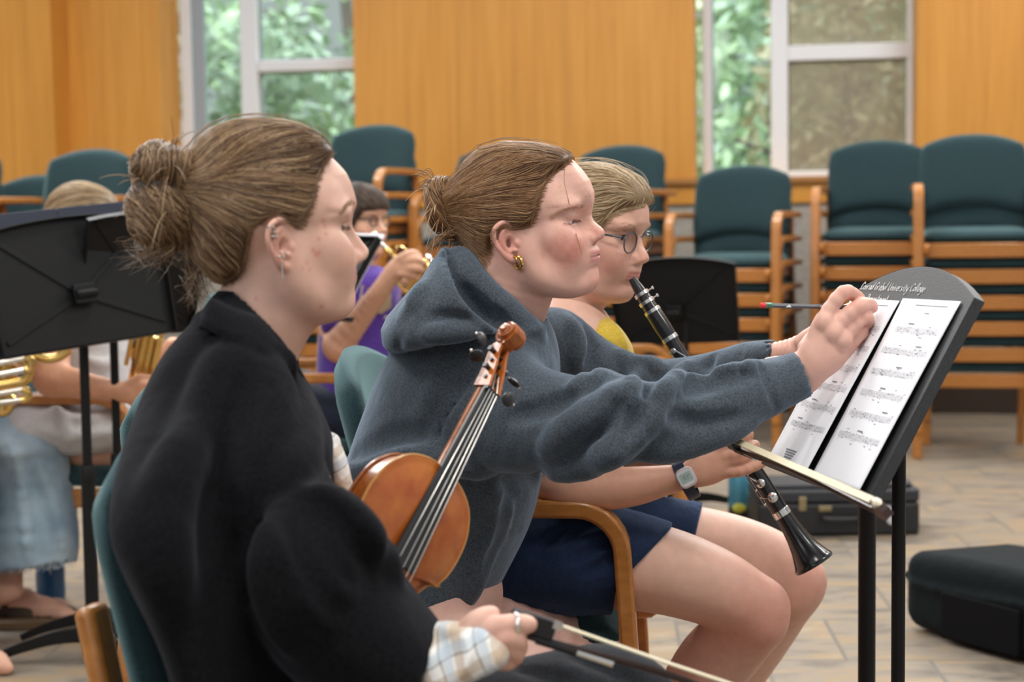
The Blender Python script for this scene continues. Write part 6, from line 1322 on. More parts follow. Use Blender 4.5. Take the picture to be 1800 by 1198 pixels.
def build_stands():
    bk = MAT['black_metal']; dk = mat('grey_black_desk', (.040, .042, .046), .55, noise=.35, scale=350, bump=.2); paper = mat('paper', (.82, .82, .86), .85); ink = mat('ink', (.22, .22, .25), .8); chalk = mat('white_marker', (.75, .75, .75), .8)
    # ---- the shared stand in front: its four corners are read off the photo
    TR, BR, TL = P(1703, 522, 2.17), P(1526, 886, 2.13), P(1494, 512, 2.60)
    ax = nrm(TR-TL); up = TR-BR; up = nrm(up-ax*(up@ax)); w = np.linalg.norm(TR-TL); h = np.linalg.norm(TR-BR); O = BR-ax*w/2*.97
    t = thing('music_stand', (0, 0, 0), 'nearest black music stand with white handwriting and sheet music on it', 'music stand')
    R, n = music_desk(t, O, ax, up, w, h, .045, dk, flange=.016, lip=.014); STD.update(O=O, R=R, w=w, h=h)
    c = O+R@V(0, h*.42, 0); base = P(1580, 850, c[1]+.02); stand_post(t, O, R, h, (base[0], base[1]), bk, .0100, .0115, .42, a0=.2); t.location = (base[0], base[1], 0)
    for o in list(t.children): put(o, t)
    W = lambda x, y, z: O+R@V(x, y, z)
    handwriting('Conrad Grebel University College', lambda x, y, z: W(-w*.45+x, h+.004+y, z), .0112, t, chalk, r=.0006); handwriting('Music Department', lambda x, y, z: W(-w*.45+x, h-.016+y, z), .0112, t, chalk, r=.0006)
    # ---- sheets: hang over the plate, slightly curled
    for (x0, x1, y0, y1, lab, sd, curl) in ((-w*.47, -.012, .004, h*.958, 'sheet of printed music on the left half of the nearest stand', 4, .012), (-.004, w*.44, .003, h*.972, 'sheet of printed music on the right half of the nearest stand', 9, .010)):
        g = np.random.default_rng(sd); nx, ny = 14, 20; sl = .045 if x0 < -.1 else .03
        def S(x, y, e=0.): u = (x-x0)/(x1-x0); v = (y-y0)/(y1-y0); return W(x+sl*(v-.5)*0, y, -.0035-curl*(.25*(1-v)**2*1.2+.55*u*u*(1-v)+.15*math.sin(3.1*v)*u)-e)
        G = np.array([[S(x0+(x1-x0)*i/nx, y0+(y1-y0)*j/ny) for i in range(nx+1)] for j in range(ny+1)]); m = MB(); m.grid(G); o = m.build('sheet_music', paper, None); prop(o, lab, 'sheet music', 'sheets of music on the nearest stand')
        md = o.modifiers.new('t', 'SOLIDIFY'); md.thickness = .0006; md.offset = 1
        q = MB(); Wp = lambda x, y: S(x, y, .0005); k = 0; wd = x1-x0
        for i in range(9):
            y = y1-.052-i*.0335
            if y < y0+.04: break
            staff_lines(q, Wp, x0+wd*(.10 if i else .16), x1-wd*.08, y, .0019, .00016, g)
            if g.random() < .8: xx = x0+wd*g.uniform(.15, .7); q.add([Wp(xx, y+.0125), Wp(xx+.02, y+.0125), Wp(xx+.02, y+.0145), Wp(xx, y+.0145)], [(0, 1, 2, 3)])
        for yy, a, b in ((y1-.010, .3, .85), (y1-.022, .52, .60)): q.add([Wp(x0+wd*a, yy), Wp(x0+wd*b, yy), Wp(x0+wd*b, yy+.0012), Wp(x0+wd*a, yy+.0012)], [(0, 1, 2, 3)])
        if x0 < -.1:
            for i in range(5): a = .30+.012*i; q.add([Wp(x0+wd*a, y0+.028-i*.004), Wp(x0+wd*(.86-a), y0+.028-i*.004), Wp(x0+wd*(.86-a), y0+.0302-i*.004), Wp(x0+wd*a, y0+.0302-i*.004)], [(0, 1, 2, 3)])
        q.build('printed_notes', ink, o, smooth=False)
    # pencil in the writing hand
    A, B = P(1336, 536, 2.375), P(1533, 541, 2.445); d = nrm(B-A); L_ = np.linalg.norm(B-A); t = thing('pencil', tuple(A), 'grey pencil with a red eraser held over the sheet music', 'pencil'); F = frame(d, (0, 0, 1))
    gm = mat('grey_lacquer', (.075, .080, .095), .35); m = MB(); m.sweep([A+d*.018, B-d*.016], [(math.cos(a)*.0038, math.sin(a)*.0038) for a in np.arange(6)*math.pi/3]); m.build('barrel', gm, t, smooth=False)
    m = MB(); m.lathe(A, B, [(0, .0030), (.001, .0036), (.009, .0036)], 14); m.build('eraser', mat('red_eraser', (.72, .05, .04), .7), t)
    m = MB(); m.lathe(A, B, [(.0085, .0038)]+[(.0095+.0012*i, .0040 if i % 2 else .0036) for i in range(8)]+[(.0195, .0038)], 14); m.build('ferrule', mat('green_ferrule', (.10, .24, .17), .3, .7), t)
    m = MB(); m.lathe(A, B, [(L_-.017, .0038), (L_, .0005)], 10); m.build('tip', mat('bare_wood', (.55, .36, .20), .6), t)
    vd = nrm(CC-A); sd = nrm(vd-d*(vd@d)); upv = np.cross(sd, d); upv = upv if upv[2] > 0 else -upv
    # the imprint is upside down from here, as in the photo
    text_obj('EVERYONE', .0062, chalk, t, lambda v: A+d*(.128-v[0])+sd*.0041-upv*(v[1]-.0022), name='imprint', bold=.00005)
    q = MB(); q.prism([(0, 0), (.010, .0), (.006, .0045), (.004, .002)], A+d*.040+sd*.0038-upv*.002, np.stack([d, upv, sd], 1), 0, .0003); q.build('imprint_mark', chalk, t, smooth=False)
    # bow lying along the ledge
    a, b = W(-w*.60, .004, -.060), W(w*.5+.075, .012, -.052); A_, B_ = P(1284, 784, 2.44), P(1558, 906, 1.87); d_ = nrm(B_-A_); v_ = nrm(CC-(A_+B_)/2); hp = nrm(v_-d_*(v_@d_)); wp2 = np.cross(d_, hp); wp2 = wp2 if wp2[2] > 0 else -wp2
    bow('violin_bow', A_, B_, hp*.85+wp2*.5, 'violin bow with brown tip lying along the ledge of the nearest stand', width=.010)
    # ---- clarinet player's stand, hidden but for its pole
    t = thing('music_stand', (0, 0, 0), 'black music stand mostly hidden behind the nearest stand', 'music stand'); c = P(1545, 690, 2.92); ax2 = nrm(V(.10, -1, 0)); up2 = nrm(V(.45, .05, .9)); O2 = c-up2*.12; R2, n2 = music_desk(t, O2, ax2, up2, .40, .27, .03, bk, lip=.03)
    base = P(1524, 1000, 2.95); stand_post(t, O2, R2, .27, (base[0], base[1]), bk, .0155, .0158, .66, a0=.9); t.location = (base[0], base[1], 0)
    for o in list(t.children): put(o, t)
    o = MB(); o.grid(np.array([[O2+R2@V(x, y, -.006-.10*max(0, .0-y)) for x in np.linspace(.10, .20, 6)] for y in np.linspace(-.06, .12, 8)])); o = o.build('loose_paper', paper, None); prop(o, 'corner of white paper sticking out behind the nearest stand', 'paper'); o.modifiers.new('t', 'SOLIDIFY').thickness = .0006
    # ---- far stand behind the clarinet
    t = thing('music_stand', (0, 0, 0), 'black music stand behind the clarinet, seen from the back', 'music stand'); L1, L2, L3 = P(1100, 600, 6.25), P(1280, 605, 6.05), P(1322, 458, 6.15)
    ax3 = nrm(L1-P(1272, 600, 6.0)); ax3 = nrm(P(1090, 470, 6.3)-P(1318, 458, 6.1)); ax3 = -ax3*1.; up3 = nrm(V(.10, -.25, .95)); up3 = nrm(up3-ax3*(up3@ax3)); O3 = P(1195, 603, 6.2)
    R3, n3 = music_desk(t, O3, -ax3, up3, .50, .30, .035, bk); base = P(1206, 560, 6.18); stand_post(t, O3, R3, .30, (base[0], base[1]), bk, .010, .0145, .55); t.location = (base[0], base[1], 0)
    for o in list(t.children): put(o, t)
    # ---- two stands at the left, with a navy folder on the near one
    t = thing('music_stand', (0, 0, 0), 'black music stand at the left holding a navy folder', 'music stand'); TRl = P(242, 384, 4.28); TLl = P(62, 402, 4.22); BLl = P(-58, 616, 4.02); ax4 = nrm(P(240, 390, 4.40)-P(45, 412, 4.20)); up4 = nrm(P(60, 405, 4.22)-P(-20, 612, 4.08)); up4 = nrm(up4-ax4*(up4@ax4)); O4 = P(160, 604, 4.15)
    R4, n4 = music_desk(t, O4, -ax4, up4, .50, .300, .025, bk, lip=.04)
    if n4@(CC-O4) < 0: print('WARN desk faces away')
    base = P(150, 700, 4.24); stand_post(t, O4, R4, .300, (base[0], base[1]), bk, .0125, .0180, .52, a0=3.35); t.location = (base[0], base[1], 0)
    for o in list(t.children): put(o, t)
    nv = mat('navy_folder', (.010, .014, .035), .45); fo = thing('music_folder', tuple(O4), 'navy folder with brass corners on the left stand', 'folder')
    for s in (1, -1): m = MB(); m.prism(rrect(.245, .35, .006), O4+R4@V(.123*s+.015, .178, -.010), R4, -.003, .003); m.build('cover', nv, fo, bevel=.001)
    m = MB(); m.box(O4+R4@V(-.222, .344, -.010), (.020, .020, .009), R4); m.box(O4+R4@V(.250, .344, -.010), (.020, .020, .009), R4); m.build('corner', MAT['gold'], fo)
    m = MB(); m.prism(rrect(.22, .31, .004), O4+R4@V(.155, .165, -.018), R4, -.002, .002); m.build('pages', paper, fo)
    t = thing('music_stand', (0, 0, 0), 'second black music stand just behind the left one', 'music stand'); O5 = P(235, 588, 4.36); ax5 = nrm(V(.80, .6, 0)); up5 = nrm(V(.25, -.25, .93)); up5 = nrm(up5-ax5*(up5@ax5)); R5, n5 = music_desk(t, O5, -ax5, up5, .34, .33, .02, bk); base = P(203, 700, 4.44); stand_post(t, O5, R5, .33, (base[0], base[1]), bk, .0115, .0165, .52, a0=1.); t.location = (base[0], base[1], 0)
    for o in list(t.children): put(o, t)
    q = MB(); q.tube(catmull([O5+n5*.006+R5@V(x, y, 0) for x, y in ((.030, .06), (.036, .035), (.048, .030), (.052, .036))], 5), .004, 8); q.build('emblem', MAT['gold'], t)
    # ---- trumpet boy's stand
    t = thing('music_stand', (0, 0, 0), 'black music stand in front of the trumpet boy in purple', 'music stand'); O6 = P(600, 562, 4.72); ax6 = nrm(P(657, 405, 4.72)-P(560, 402, 4.95)); up6 = nrm(P(655, 410, 4.75)-P(606, 548, 4.62)); up6 = nrm(up6-ax6*(up6@ax6)); O6 = P(606, 552, 4.66)-ax6*.25; R6, n6 = music_desk(t, O6, -ax6, up6, .50, .245, .0, bk); base = P(520, 700, 4.85); stand_post(t, O6, R6, .245, (base[0], base[1]), bk); t.location = (base[0], base[1], 0)
    for o in list(t.children): put(o, t)
    m = MB(); m.prism(rrect(.22, .27, .004), O6+R6@V(-.12, .135, -.01), R6, -.0015, .0015); o = m.build('sheet_music', paper, None); prop(o, 'white sheet standing on the trumpet boy\'s stand', 'sheet music')
def build_floor_things():
    # clarinet case
    a, b = P(1332, 945, 5.78), P(1618, 943, 5.78); a[2] = b[2] = 0; d = nrm(b-a); L_ = np.linalg.norm(b-a); dp = V(-d[1], d[0], 0); R = np.stack([d, dp, V(0, 0, 1)], 1); c = (a+b)/2
    t = thing('instrument_case', tuple(c+dp*.13), 'black hard instrument case lying on the floor behind the nearest stand', 'case'); lt = mat('black_leatherette', (.014, .014, .016), .5, noise=.3, scale=300, bump=.3); br = mat('dull_brass', (.42, .34, .20), .35, .9)
    m = MB(); m.prism(rrect(L_, .26, .02), c+dp*.13, R, .004, .115); m.build('case_base', lt, t, bevel=.008); m = MB(); m.prism(rrect(L_, .26, .02), c+dp*.13, R, .119, .165); m.prism(rrect(L_*.93, .22, .03), c+dp*.13, R, .16, .185); m.build('case_lid', mat('case_lid', (.022, .024, .030), .5), t, bevel=.008)
    for x in (-.13, .12): m = MB(); m.box(c+d*x-dp*.003+V(0, 0, .118), (.026, .006, .05), R); m.build('latch', br, t, bevel=.002)
    m = MB(); m.box(c-d*.05-dp*.003+V(0, 0, .100), (.045, .006, .02), R); m.build('name_plate', br, t, bevel=.002)
    m = MB(); m.tube(catmull([c+d*x-dp*y+V(0, 0, z) for x, y, z in ((-.06, .0, .072), (-.055, .03, .068), (0, .036, .066), (.055, .03, .068), (.06, .0, .072))], 4), .009, 8); m.build('handle', lt, t)
    for x, z in ((.188, .058), (.172, .088)): m = MB(); m.lathe(c+d*x+V(0, 0, z), c+d*x-dp*.004+V(0, 0, z), [(0, .019), (.003, .019)], 20); m.lathe(c+d*x-dp*.003+V(0, 0, z), c+d*x-dp*.005+V(0, 0, z), [(0, .010), (.0015, .010)], 16); m.build('sticker', mat('grey_sticker', (.55, .56, .60), .5), t)
    # soft black bag
    A, B, C_ = PZ(1598, 1108, 0), PZ(1815, 1170, 0), P(1800, 955, 5.0); d = nrm(B-A); dp = V(-d[1], d[0], 0); t = thing('instrument_bag', tuple((A+B)/2+dp*.2), 'black soft instrument bag on the floor at the right edge', 'bag'); c = A+d*.36+dp*.20
    R = np.stack([d, dp, V(0, 0, 1)], 1); f = SDF(c-V(.62, .55, .15), c+V(.62, .55, .40), .009); bagm = cloth_mat('black_cordura', (.008, .013, .0155), (.003, .005, .006), 400, sheen=.03, bump=.4)
    sl, X, Y, Z = f.win(f.lo, f.lo+f.h*f.n); X, Y, Z = X-c[0], Y-c[1], Z-c[2]; u = X*d[0]+Y*d[1]; v_ = X*dp[0]+Y*dp[1]; hh = .098+.020*np.cos(u*3.2)
    qx = np.abs(u)-.335; qy = np.abs(v_)-.16; qz = np.abs(Z-.105+v_*.06)-hh+.05; f.comb(sl, (np.sqrt(np.maximum(qx, 0)**2+np.maximum(qy, 0)**2+np.maximum(qz, 0)**2)+np.minimum(np.maximum(np.maximum(qx, qy), qz), 0)-.05).astype(np.float32), 0, 'add')
    for z in (.150,): f.chain([c+d*x+dp*-.212+V(0, 0, z+.012*math.sin(x*6)) for x in np.linspace(-.34, .36, 9)], .008, .012, 'add')
    f.chain([c+d*-.385+dp*y+V(0, 0, .15) for y in np.linspace(-.19, .19, 5)], .008, .012, 'add'); v, q = f.mesh(); mesh_np('bag_body', v, q, bagm, t)
    m = MB(); m.prism(rrect(.27, .125, .012), c-d*.09-dp*.212+V(0, 0, .078), np.stack([d, V(0, 0, 1), -dp], 1), -.005, .012); m.build('pocket', mat('black_nylon', (.006, .006, .007), .9, spec=.1), t, bevel=.006)
    m = MB(); m.prism(rrect(.05, .16, .004), c+d*.15-dp*.212+V(0, 0, .09), np.stack([d, V(0, 0, 1), -dp], 1), -.004, .006); m.build('webbing', mat('black_webbing', (.012, .011, .011), .8), t); m = MB(); torus(m, c+d*.165-dp*.222+V(0, 0, .085), -dp+d*1.2, .026, .0028, 24, 8); m.build('d_ring', MAT['silver'], t)
    m = MB(); m.tube(catmull([c+d*x+dp*.02+V(0, 0, z) for x, z in ((-.10, .215), (-.07, .232), (0, .237), (.05, .232), (.08, .215))], 4), .010, 8); m.build('handle', mat('handle_web', (.012, .012, .013), .7), t)
    # water bottles
    for px, py, col, hgt, rad, lab in ((1299, 915, (.05, .20, .28), .25, .040, 'clear teal water bottle on the floor behind the clarinet'), (90, 1052, (.010, .09, .24), .23, .044, 'blue water bottle on the floor by the denim trouser leg')):
        b = PZ(px, py, 0); t = thing('water_bottle', tuple(b), lab, 'bottle'); g = mat('bottle_'+('teal' if px > 500 else 'blue'), col, .15, spec=.6); m = MB(); m.lathe(b, b+V(0, 0, 1), [(0, rad*.9), (.008, rad), (hgt*.75, rad), (hgt*.82, rad*.72), (hgt*.86, rad*.55)], 24); m.build('bottle_body', g, t); m = MB(); m.lathe(b+V(0, 0, hgt*.85), b+V(0, 0, 1), [(0, rad*.62), (hgt*.13, rad*.6), (hgt*.15, rad*.4)], 20); m.build('cap', MAT['black_plastic'], t)
        if px > 500:
            m = MB(); m.lathe(b+V(0, 0, .01), b+V(0, 0, 1), [(0, rad*1.01), (.045, rad*1.01)], 24); m.build('base_band', MAT['black_plastic'], t); m = MB(); m.ball(b+V(-.005, -rad*.98, .055), V(.026, .006, .018), 12); m.build('sticker', mat('yellow_sticker', (.55, .52, .06), .6), t)
        else:
            vd = nrm(V(CC[0]-b[0], CC[1]-b[1], 0)); sdv = V(-vd[1], vd[0], 0); q = MB(); g_ = np.random.default_rng(1); q.tube(catmull([b+vd*rad*1.01+sdv*(.002*math.sin(i*2.4))+V(0, 0, .085+.0075*i) for i in range(9)], 3), .0016, 5); q.build('lettering', mat('white_print', (.7, .75, .8), .5), t)
# ============================================================= players further back
def simple_head(mk, Y, yaw, pitch, neck, h, opt=None, roll=0, scale=1.):
    R, s, T = fit_head(mk, Y, yaw, pitch, roll, scale=scale, free='')
    H = Head(R, s, T, T-V(.15, .15, .24), T+V(.17, .15, .17), h, opt or {}); H.f.px(neck, .03); H.f.blur(3, 12); H.build(); return H
def valve_cluster(m, base, up, side, n=3, r=.0085, hgt=.12, gap=.022):
    for i in range(n): c = base+side*gap*(i-(n-1)/2); m.lathe(c, c+up, [(0, r*.9), (.004, r*1.25), (.014, r*1.25), (.016, r), (hgt-.016, r), (hgt-.014, r*1.25), (hgt-.004, r*1.25), (hgt, r*.6)], 14)
def build_boy():
    neck = [(600, 440, 662, 445, 5.32, .055), (596, 468, 660, 470, 5.32, .058), (585, 500, 668, 500, 5.32, .075)]
    H = simple_head({'nose': (676, 402), 'pog': (666, 448), 'eyeR': (655, 383), 'hairtop': (628, 322)}, 5.32, -.55, -.05, neck, .004, scale=1.0)
    v, q = H.f.mesh(); base = (.66, .38, .26); col = H.colours(v, base, (.6, .2, .14), .3)
    hf = SDF(P(540, 640, 5.2)+V(-.05, -.35, -.05), P(770, 430, 5.1)+V(.05, .2, .05), .005)
    hf.px([(560, 585, 640, 545, 5.22, .046), (575, 600, 625, 625, 5.14, .046)], .02); hf.px([(572, 590, 612, 628, 5.14, .044), (620, 540, 650, 570, 5.10, .040), (655, 500, 680, 525, 5.06, .032), (676, 470, 702, 494, 5.04, .028), (688, 455, 720, 482, 5.03, .024)], .02)
    hf.blur(3)
    fg = [(ppx((700, 456, 5.02), (722, 445, 5.0), (738, 450, 5.02)), .012), (ppx((705, 464, 5.02), (728, 456, 4.99), (745, 462, 5.02)), .012), (ppx((705, 474, 5.02), (728, 470, 4.99), (742, 476, 5.02)), .012), (ppx((700, 482, 5.02), (720, 482, 5.0), (732, 488, 5.02)), .011)]
    for p, r in fg: hf.chain(p, [r, r*.9, r*.75], .008, sub=3)
    hf.chain(ppx((715, 500, 5.12), (735, 505, 5.14), (745, 498, 5.14)), [.022, .018, .012], .01); hv, hq = hf.mesh()
    cf = SDF(V(-1.3, 4.95, -.02), V(-.15, 5.75, 1.1), .012); cf.px([(575, 510, 690, 515, 5.34, .09), (560, 580, 690, 590, 5.34, .12), (555, 690, 670, 700, 5.34, .12)], .03); cf.chain([P(740, 510, 5.55), P(760, 560, 5.5), P(745, 500, 5.2)], .035, .02)
    for y in (5.24, 5.46): cf.chain([(-.62, y, .50), (-.28, y, .50), (-.24, y, .12), (-.24, y, .05), (-.12, y, .03)], [.07, .055, .04, .035, .03], .03)
    cv, cq = cf.mesh(); bv, bq = merge([(v, q), (hv, hq), (cv, cq)])
    body = mesh_np('person', bv, bq, MAT['skin'], None, True, np.concatenate([col, flat_col(len(hv), base), flat_col(len(cv), base)])); prop(body, 'person with short brown hair in a purple t-shirt playing the trumpet', 'person')
    add_eyes(H, body)
    hm = hair_mat('brown_hair', [(0, (.035, .022, .014)), (1, (.12, .08, .055))]); S_ = -.055
    f = hair_volume(H, [(690, 360), (672, 366), (655, 366, S_), (640, 370, S_), (630, 385, S_), (622, 410, S_), (612, 430, S_), (600, 480), (760, 480), (760, 250), (700, 340)], .012, h=.004); cap_, hv2 = hair_cap(f, hm, body); st = surf_pts(hv2, 1500); strands('hair_strands', comb(f, st, lambda p, i: np.tile(H.R@V(.8, 0, -.5), (len(p), 1)), 6, .010, .002, .2), .0009, hm, cap_)
    pm = cloth_mat('purple_cotton', (.115, .055, .36), (.075, .032, .26), 120, sheen=.2, bump=.2); f = SDF(V(-1.25, 4.95, .40), V(-.2, 5.75, 1.15), .009)
    f.px([(596, 478, 668, 472, 5.33, .09), (578, 500, 700, 492, 5.33, .15), (565, 560, 706, 560, 5.33, .16), (558, 640, 700, 640, 5.33, .155), (560, 715, 690, 715, 5.33, .16)], .03, endcap=.02); f.px([(580, 515, 660, 500, 5.22, .06), (562, 575, 622, 552, 5.18, .058)], .03); f.blur(2); v2, q2 = f.mesh(); so = mesh_np('shirt', v2, q2, pm, body)
    pr = mat('shirt_print', (.42, .36, .28), .8, noise=.3, scale=40, c2=(.55, .52, .55))
    def onshirt(poly, name, mt, lift):
        pts = []
        for x, y in poly: p = f.hit(x, y); p = P(x, y, 5.17) if p is None else p; pts.append(p+nrm(CC-p)*lift)
        c = np.mean(pts, 0); m = MB(); n = len(pts); m.add(pts+[c+nrm(CC-c)*.004], [(i, (i+1) % n, n) for i in range(n)]); m.build(name, mt, so)
    onshirt([(636, 500), (650, 508), (668, 505), (690, 503), (700, 520), (696, 545), (680, 560), (650, 560), (628, 552), (632, 525)], 'shirt_print', pr, .004); onshirt([(645, 515), (668, 512), (688, 515), (688, 540), (670, 552), (648, 545)], 'shirt_print', mat('print_tan', (.34, .26, .16), .8), .007)
    f = SDF(V(-.95, 5.05, -.01), V(.0, 5.7, .75), .010)
    for y in (5.24, 5.46): f.chain([(-.66, y, .52), (-.28, y, .52), (-.24, y, .30), (-.24, y, .08)], [.095, .078, .065, .06], .03)
    f.ell((-.70, 5.34, .54), (.14, .19, .12), .03); v2, q2 = f.mesh(); mesh_np('jeans', v2, q2, cloth_mat('navy_denim', (.018, .026, .05), (.010, .014, .03), 200), body)
    m = MB(); [m.ball((-.15, y, .04), (.12, .045, .045), 12) for y in (5.24, 5.46)]; m.build('shoe', MAT['black_plastic'], body)
    g = MB()
    for sy in (1, -1): g.tube([H.w(V(.092, sy*.033+.021*math.cos(a), .0165+.016*math.sin(a))) for a in np.linspace(0, 6.28, 24, endpoint=False)], .0022, 6, closed=True); g.tube([H.w((.09, sy*.054, .024)), H.w((0, sy*.080, .022))], .0022, 6)
    g.tube([H.w((.094, .012, .022)), H.w((.094, -.012, .022))], .0022, 6); g.build('glasses', MAT['glasses'], body)
    # trumpet
    A, B = P(656, 412, 5.17), P(795, 560, 4.98); d = nrm(B-A); t = thing('trumpet', tuple(A), 'brass trumpet with silver mouthpiece played by the person in purple', 'trumpet'); br, si = MAT['brass'], MAT['silver']; up = nrm(V(0, 0, 1)-d*d[2]); sd = np.cross(d, up)
    m = MB(); m.lathe(A, B, [(0, .012), (.006, .013), (.02, .008), (.035, .006), (.06, .0055), (.075, .006)], 16); m.build('mouthpiece', si, t)
    m = MB(); m.lathe(A, B, [(.07, .0062), (.085, .0085), (.20, .0085), (.205, .0065), (.42, .0065)], 12); o = up*-.0; L0 = .12
    m.tube([A+d*.38]+[A+d*(.38+.028*math.sin(a))-up*(.028-.028*math.cos(a)) for a in np.linspace(.2, 3.14, 9)]+[A+d*.13-up*.056], .006, 10); m.build('leadpipe', br, t)
    m = MB(); m.tube([A+d*.16+up*.045]+[A+d*(.13-.03*math.sin(a))+up*(.045-.03+.03*math.cos(a))-up*.0 for a in np.linspace(.2, 3.0, 8)]+[A+d*.2-up*.016], .0065, 10); m.lathe(A+d*.15+up*.045, A+d*.6+up*.045, [(0, .0068), (.2, .008), (.32, .014), (.37, .024), (.40, .045), (.41, .06), (.412, .06), (.40, .042)], 24); m.build('bell', br, t)
    m = MB(); valve_cluster(m, A+d*.24-up*.06, up, d, r=.0095, hgt=.135, gap=.024); m.build('valve', br, t); m = MB(); [m.lathe(A+d*(.24+.024*i)+up*.075, A+d*(.24+.024*i)+up, [(0, .003), (.012, .003), (.0125, .008), (.016, .008)], 10) for i in (-1, 0, 1)]; m.build('valve_cap', si, t)
def build_cornet():
    # grey dressed player behind the left stands: crown of the head, arm and lap show
    neck = [(110, 420, 165, 425, 4.85, .055), (105, 470, 170, 470, 4.85, .065)]
    H = simple_head({'nose': (205, 412), 'pog': (192, 452), 'hairtop': (148, 340)}, 4.85, -.25, -.2, neck, .004)
    v, q = H.f.mesh(); base = (.70, .40, .28); col = H.colours(v, base, amt=.3)
    hf = SDF(P(40, 730, 4.4)+V(0, -.1, -.05), P(330, 570, 4.6)+V(0, .14, .05), .0045)
    hf.px([(62, 565, 126, 570, 4.60, .05), (66, 620, 122, 640, 4.53, .046), (76, 650, 116, 688, 4.51, .044)], .02); hf.px([(86, 634, 82, 694, 4.51, .042), (130, 646, 132, 700, 4.49, .042), (170, 660, 174, 703, 4.47, .036), (205, 668, 210, 708, 4.45, .030), (248, 674, 250, 712, 4.44, .022)], .02); hf.blur(3)
    for k in range(4): hf.chain(ppx((235, 680+9*k, 4.44), (256, 676+9*k, 4.42), (266, 682+9*k, 4.45)), [.013, .012, .010], .006, sub=3)
    hf.chain(ppx((228, 675, 4.44), (246, 664, 4.43), (262, 664, 4.44)), [.014, .012, .010], .006); hf.px([(290, 600, 320, 620, 4.62, .04), (262, 628, 290, 660, 4.60, .03), (240, 650, 262, 676, 4.58, .026)], .015); hv, hq = hf.mesh()
    cf = SDF(V(-1.75, 4.4, -.02), V(-.75, 5.2, 1.1), .012); cf.px([(75, 520, 210, 520, 4.85, .10), (80, 640, 215, 640, 4.85, .12), (70, 730, 200, 740, 4.85, .14)], .03)
    for y in (4.72, 4.98): cf.chain([(-1.25, y, .50), (-.92, y, .50), (-.88, y, .12), (-.88, y, .05), (-.76, y, .03)], [.075, .058, .045, .036, .03], .03)
    cv, cq = cf.mesh(); bv, bq = merge([(v, q), (hv, hq), (cv, cq)]); body = mesh_np('person', bv, bq, MAT['skin'], None, True, np.concatenate([col, flat_col(len(hv), (.70, .36, .22)), flat_col(len(cv), base)])); prop(body, 'person in pale grey clothes behind the left stands, holding a brass cornet', 'person')
    hm = hair_mat('sandy_hair', [(0, (.16, .10, .05)), (.5, (.36, .25, .14)), (1, (.55, .42, .26))]); f = hair_volume(H, [(225, 370), (208, 378), (190, 392, -.05), (175, 415, -.06), (160, 440, -.06), (140, 470), (300, 500), (300, 250)], .012, h=.004); cap_, hv2 = hair_cap(f, hm, body); st = surf_pts(hv2, 1500); bc = H.w((-.12, 0, -.02)); strands('hair_strands', comb(f, st, to_point(bc, .03), 12, .012, .002, .15), .0008, hm, cap_)
    f = SDF(V(-1.8, 4.35, .25), V(-.72, 5.3, 1.08), .009); f.px([(110, 470, 180, 470, 4.85, .09), (85, 500, 212, 500, 4.85, .16), (80, 590, 222, 600, 4.85, .17), (72, 690, 232, 690, 4.85, .18), (60, 760, 215, 770, 4.85, .2)], .03, endcap=.02); f.px([(60, 690, 60, 800, 4.66, .13), (140, 700, 140, 800, 4.66, .12), (225, 700, 215, 790, 4.66, .11), (300, 720, 290, 790, 4.68, .09)], .03); f.px([(100, 690, 100, 800, 4.95, .12), (300, 710, 290, 790, 4.96, .1)], .03); f.blur(2)
    for a in ([(80, 720), (130, 735), (190, 730)], [(70, 755), (130, 765), (200, 760)], [(90, 700), (110, 740), (120, 780)], [(150, 630), (180, 640), (205, 630)]): f.groove(a, .008, .02)
    v2, q2 = f.mesh(); mesh_np('dress', v2, q2, cloth_mat('pale_grey_cotton', (.62, .60, .60), (.50, .49, .50), 200, sheen=.2, bump=.3, fold=.6), body)
    A, B = P(250, 680, 4.50), P(283, 520, 4.46); d = nrm(B-A); t = thing('cornet', tuple(A), 'brass cornet held upright by the person in pale grey', 'cornet'); br = MAT['brass']; sd = nrm(np.cross(d, V(0, 1, 0)))
    m = MB(); valve_cluster(m, A+d*.02, d, sd, 3, .0095, .13, .019); m.build('valve', br, t)
    m = MB(); u = sd*.024; m.tube([A+d*.05-u]+[A+d*(.23+.018*math.sin(a))-u+u*(1-math.cos(a))*.5*1.3 for a in np.linspace(0, 3.14, 9)]+[A+d*.0+u*.4], .0062, 10); m.tube([A+d*.01+u*1.5, A+d*.20+u*1.5]+[A+d*(.235+.014*math.sin(a))+u*(1.5+.4*(1-math.cos(a))) for a in np.linspace(0, 3.14, 9)]+[A+d*.05+u*2.3], .0062, 10); m.build('tubing', br, t)
    m = MB(); [m.lathe(A+d*(.13+.030*i)+u*1.7, A+d*(.13+.030*i)+u*2.6, [(0, .003), (.014, .003), (.0145, .009), (.018, .009)], 10) for i in (0, 1, 2)]; m.build('valve_cap', mat('pearl', (.75, .75, .80), .3), t)
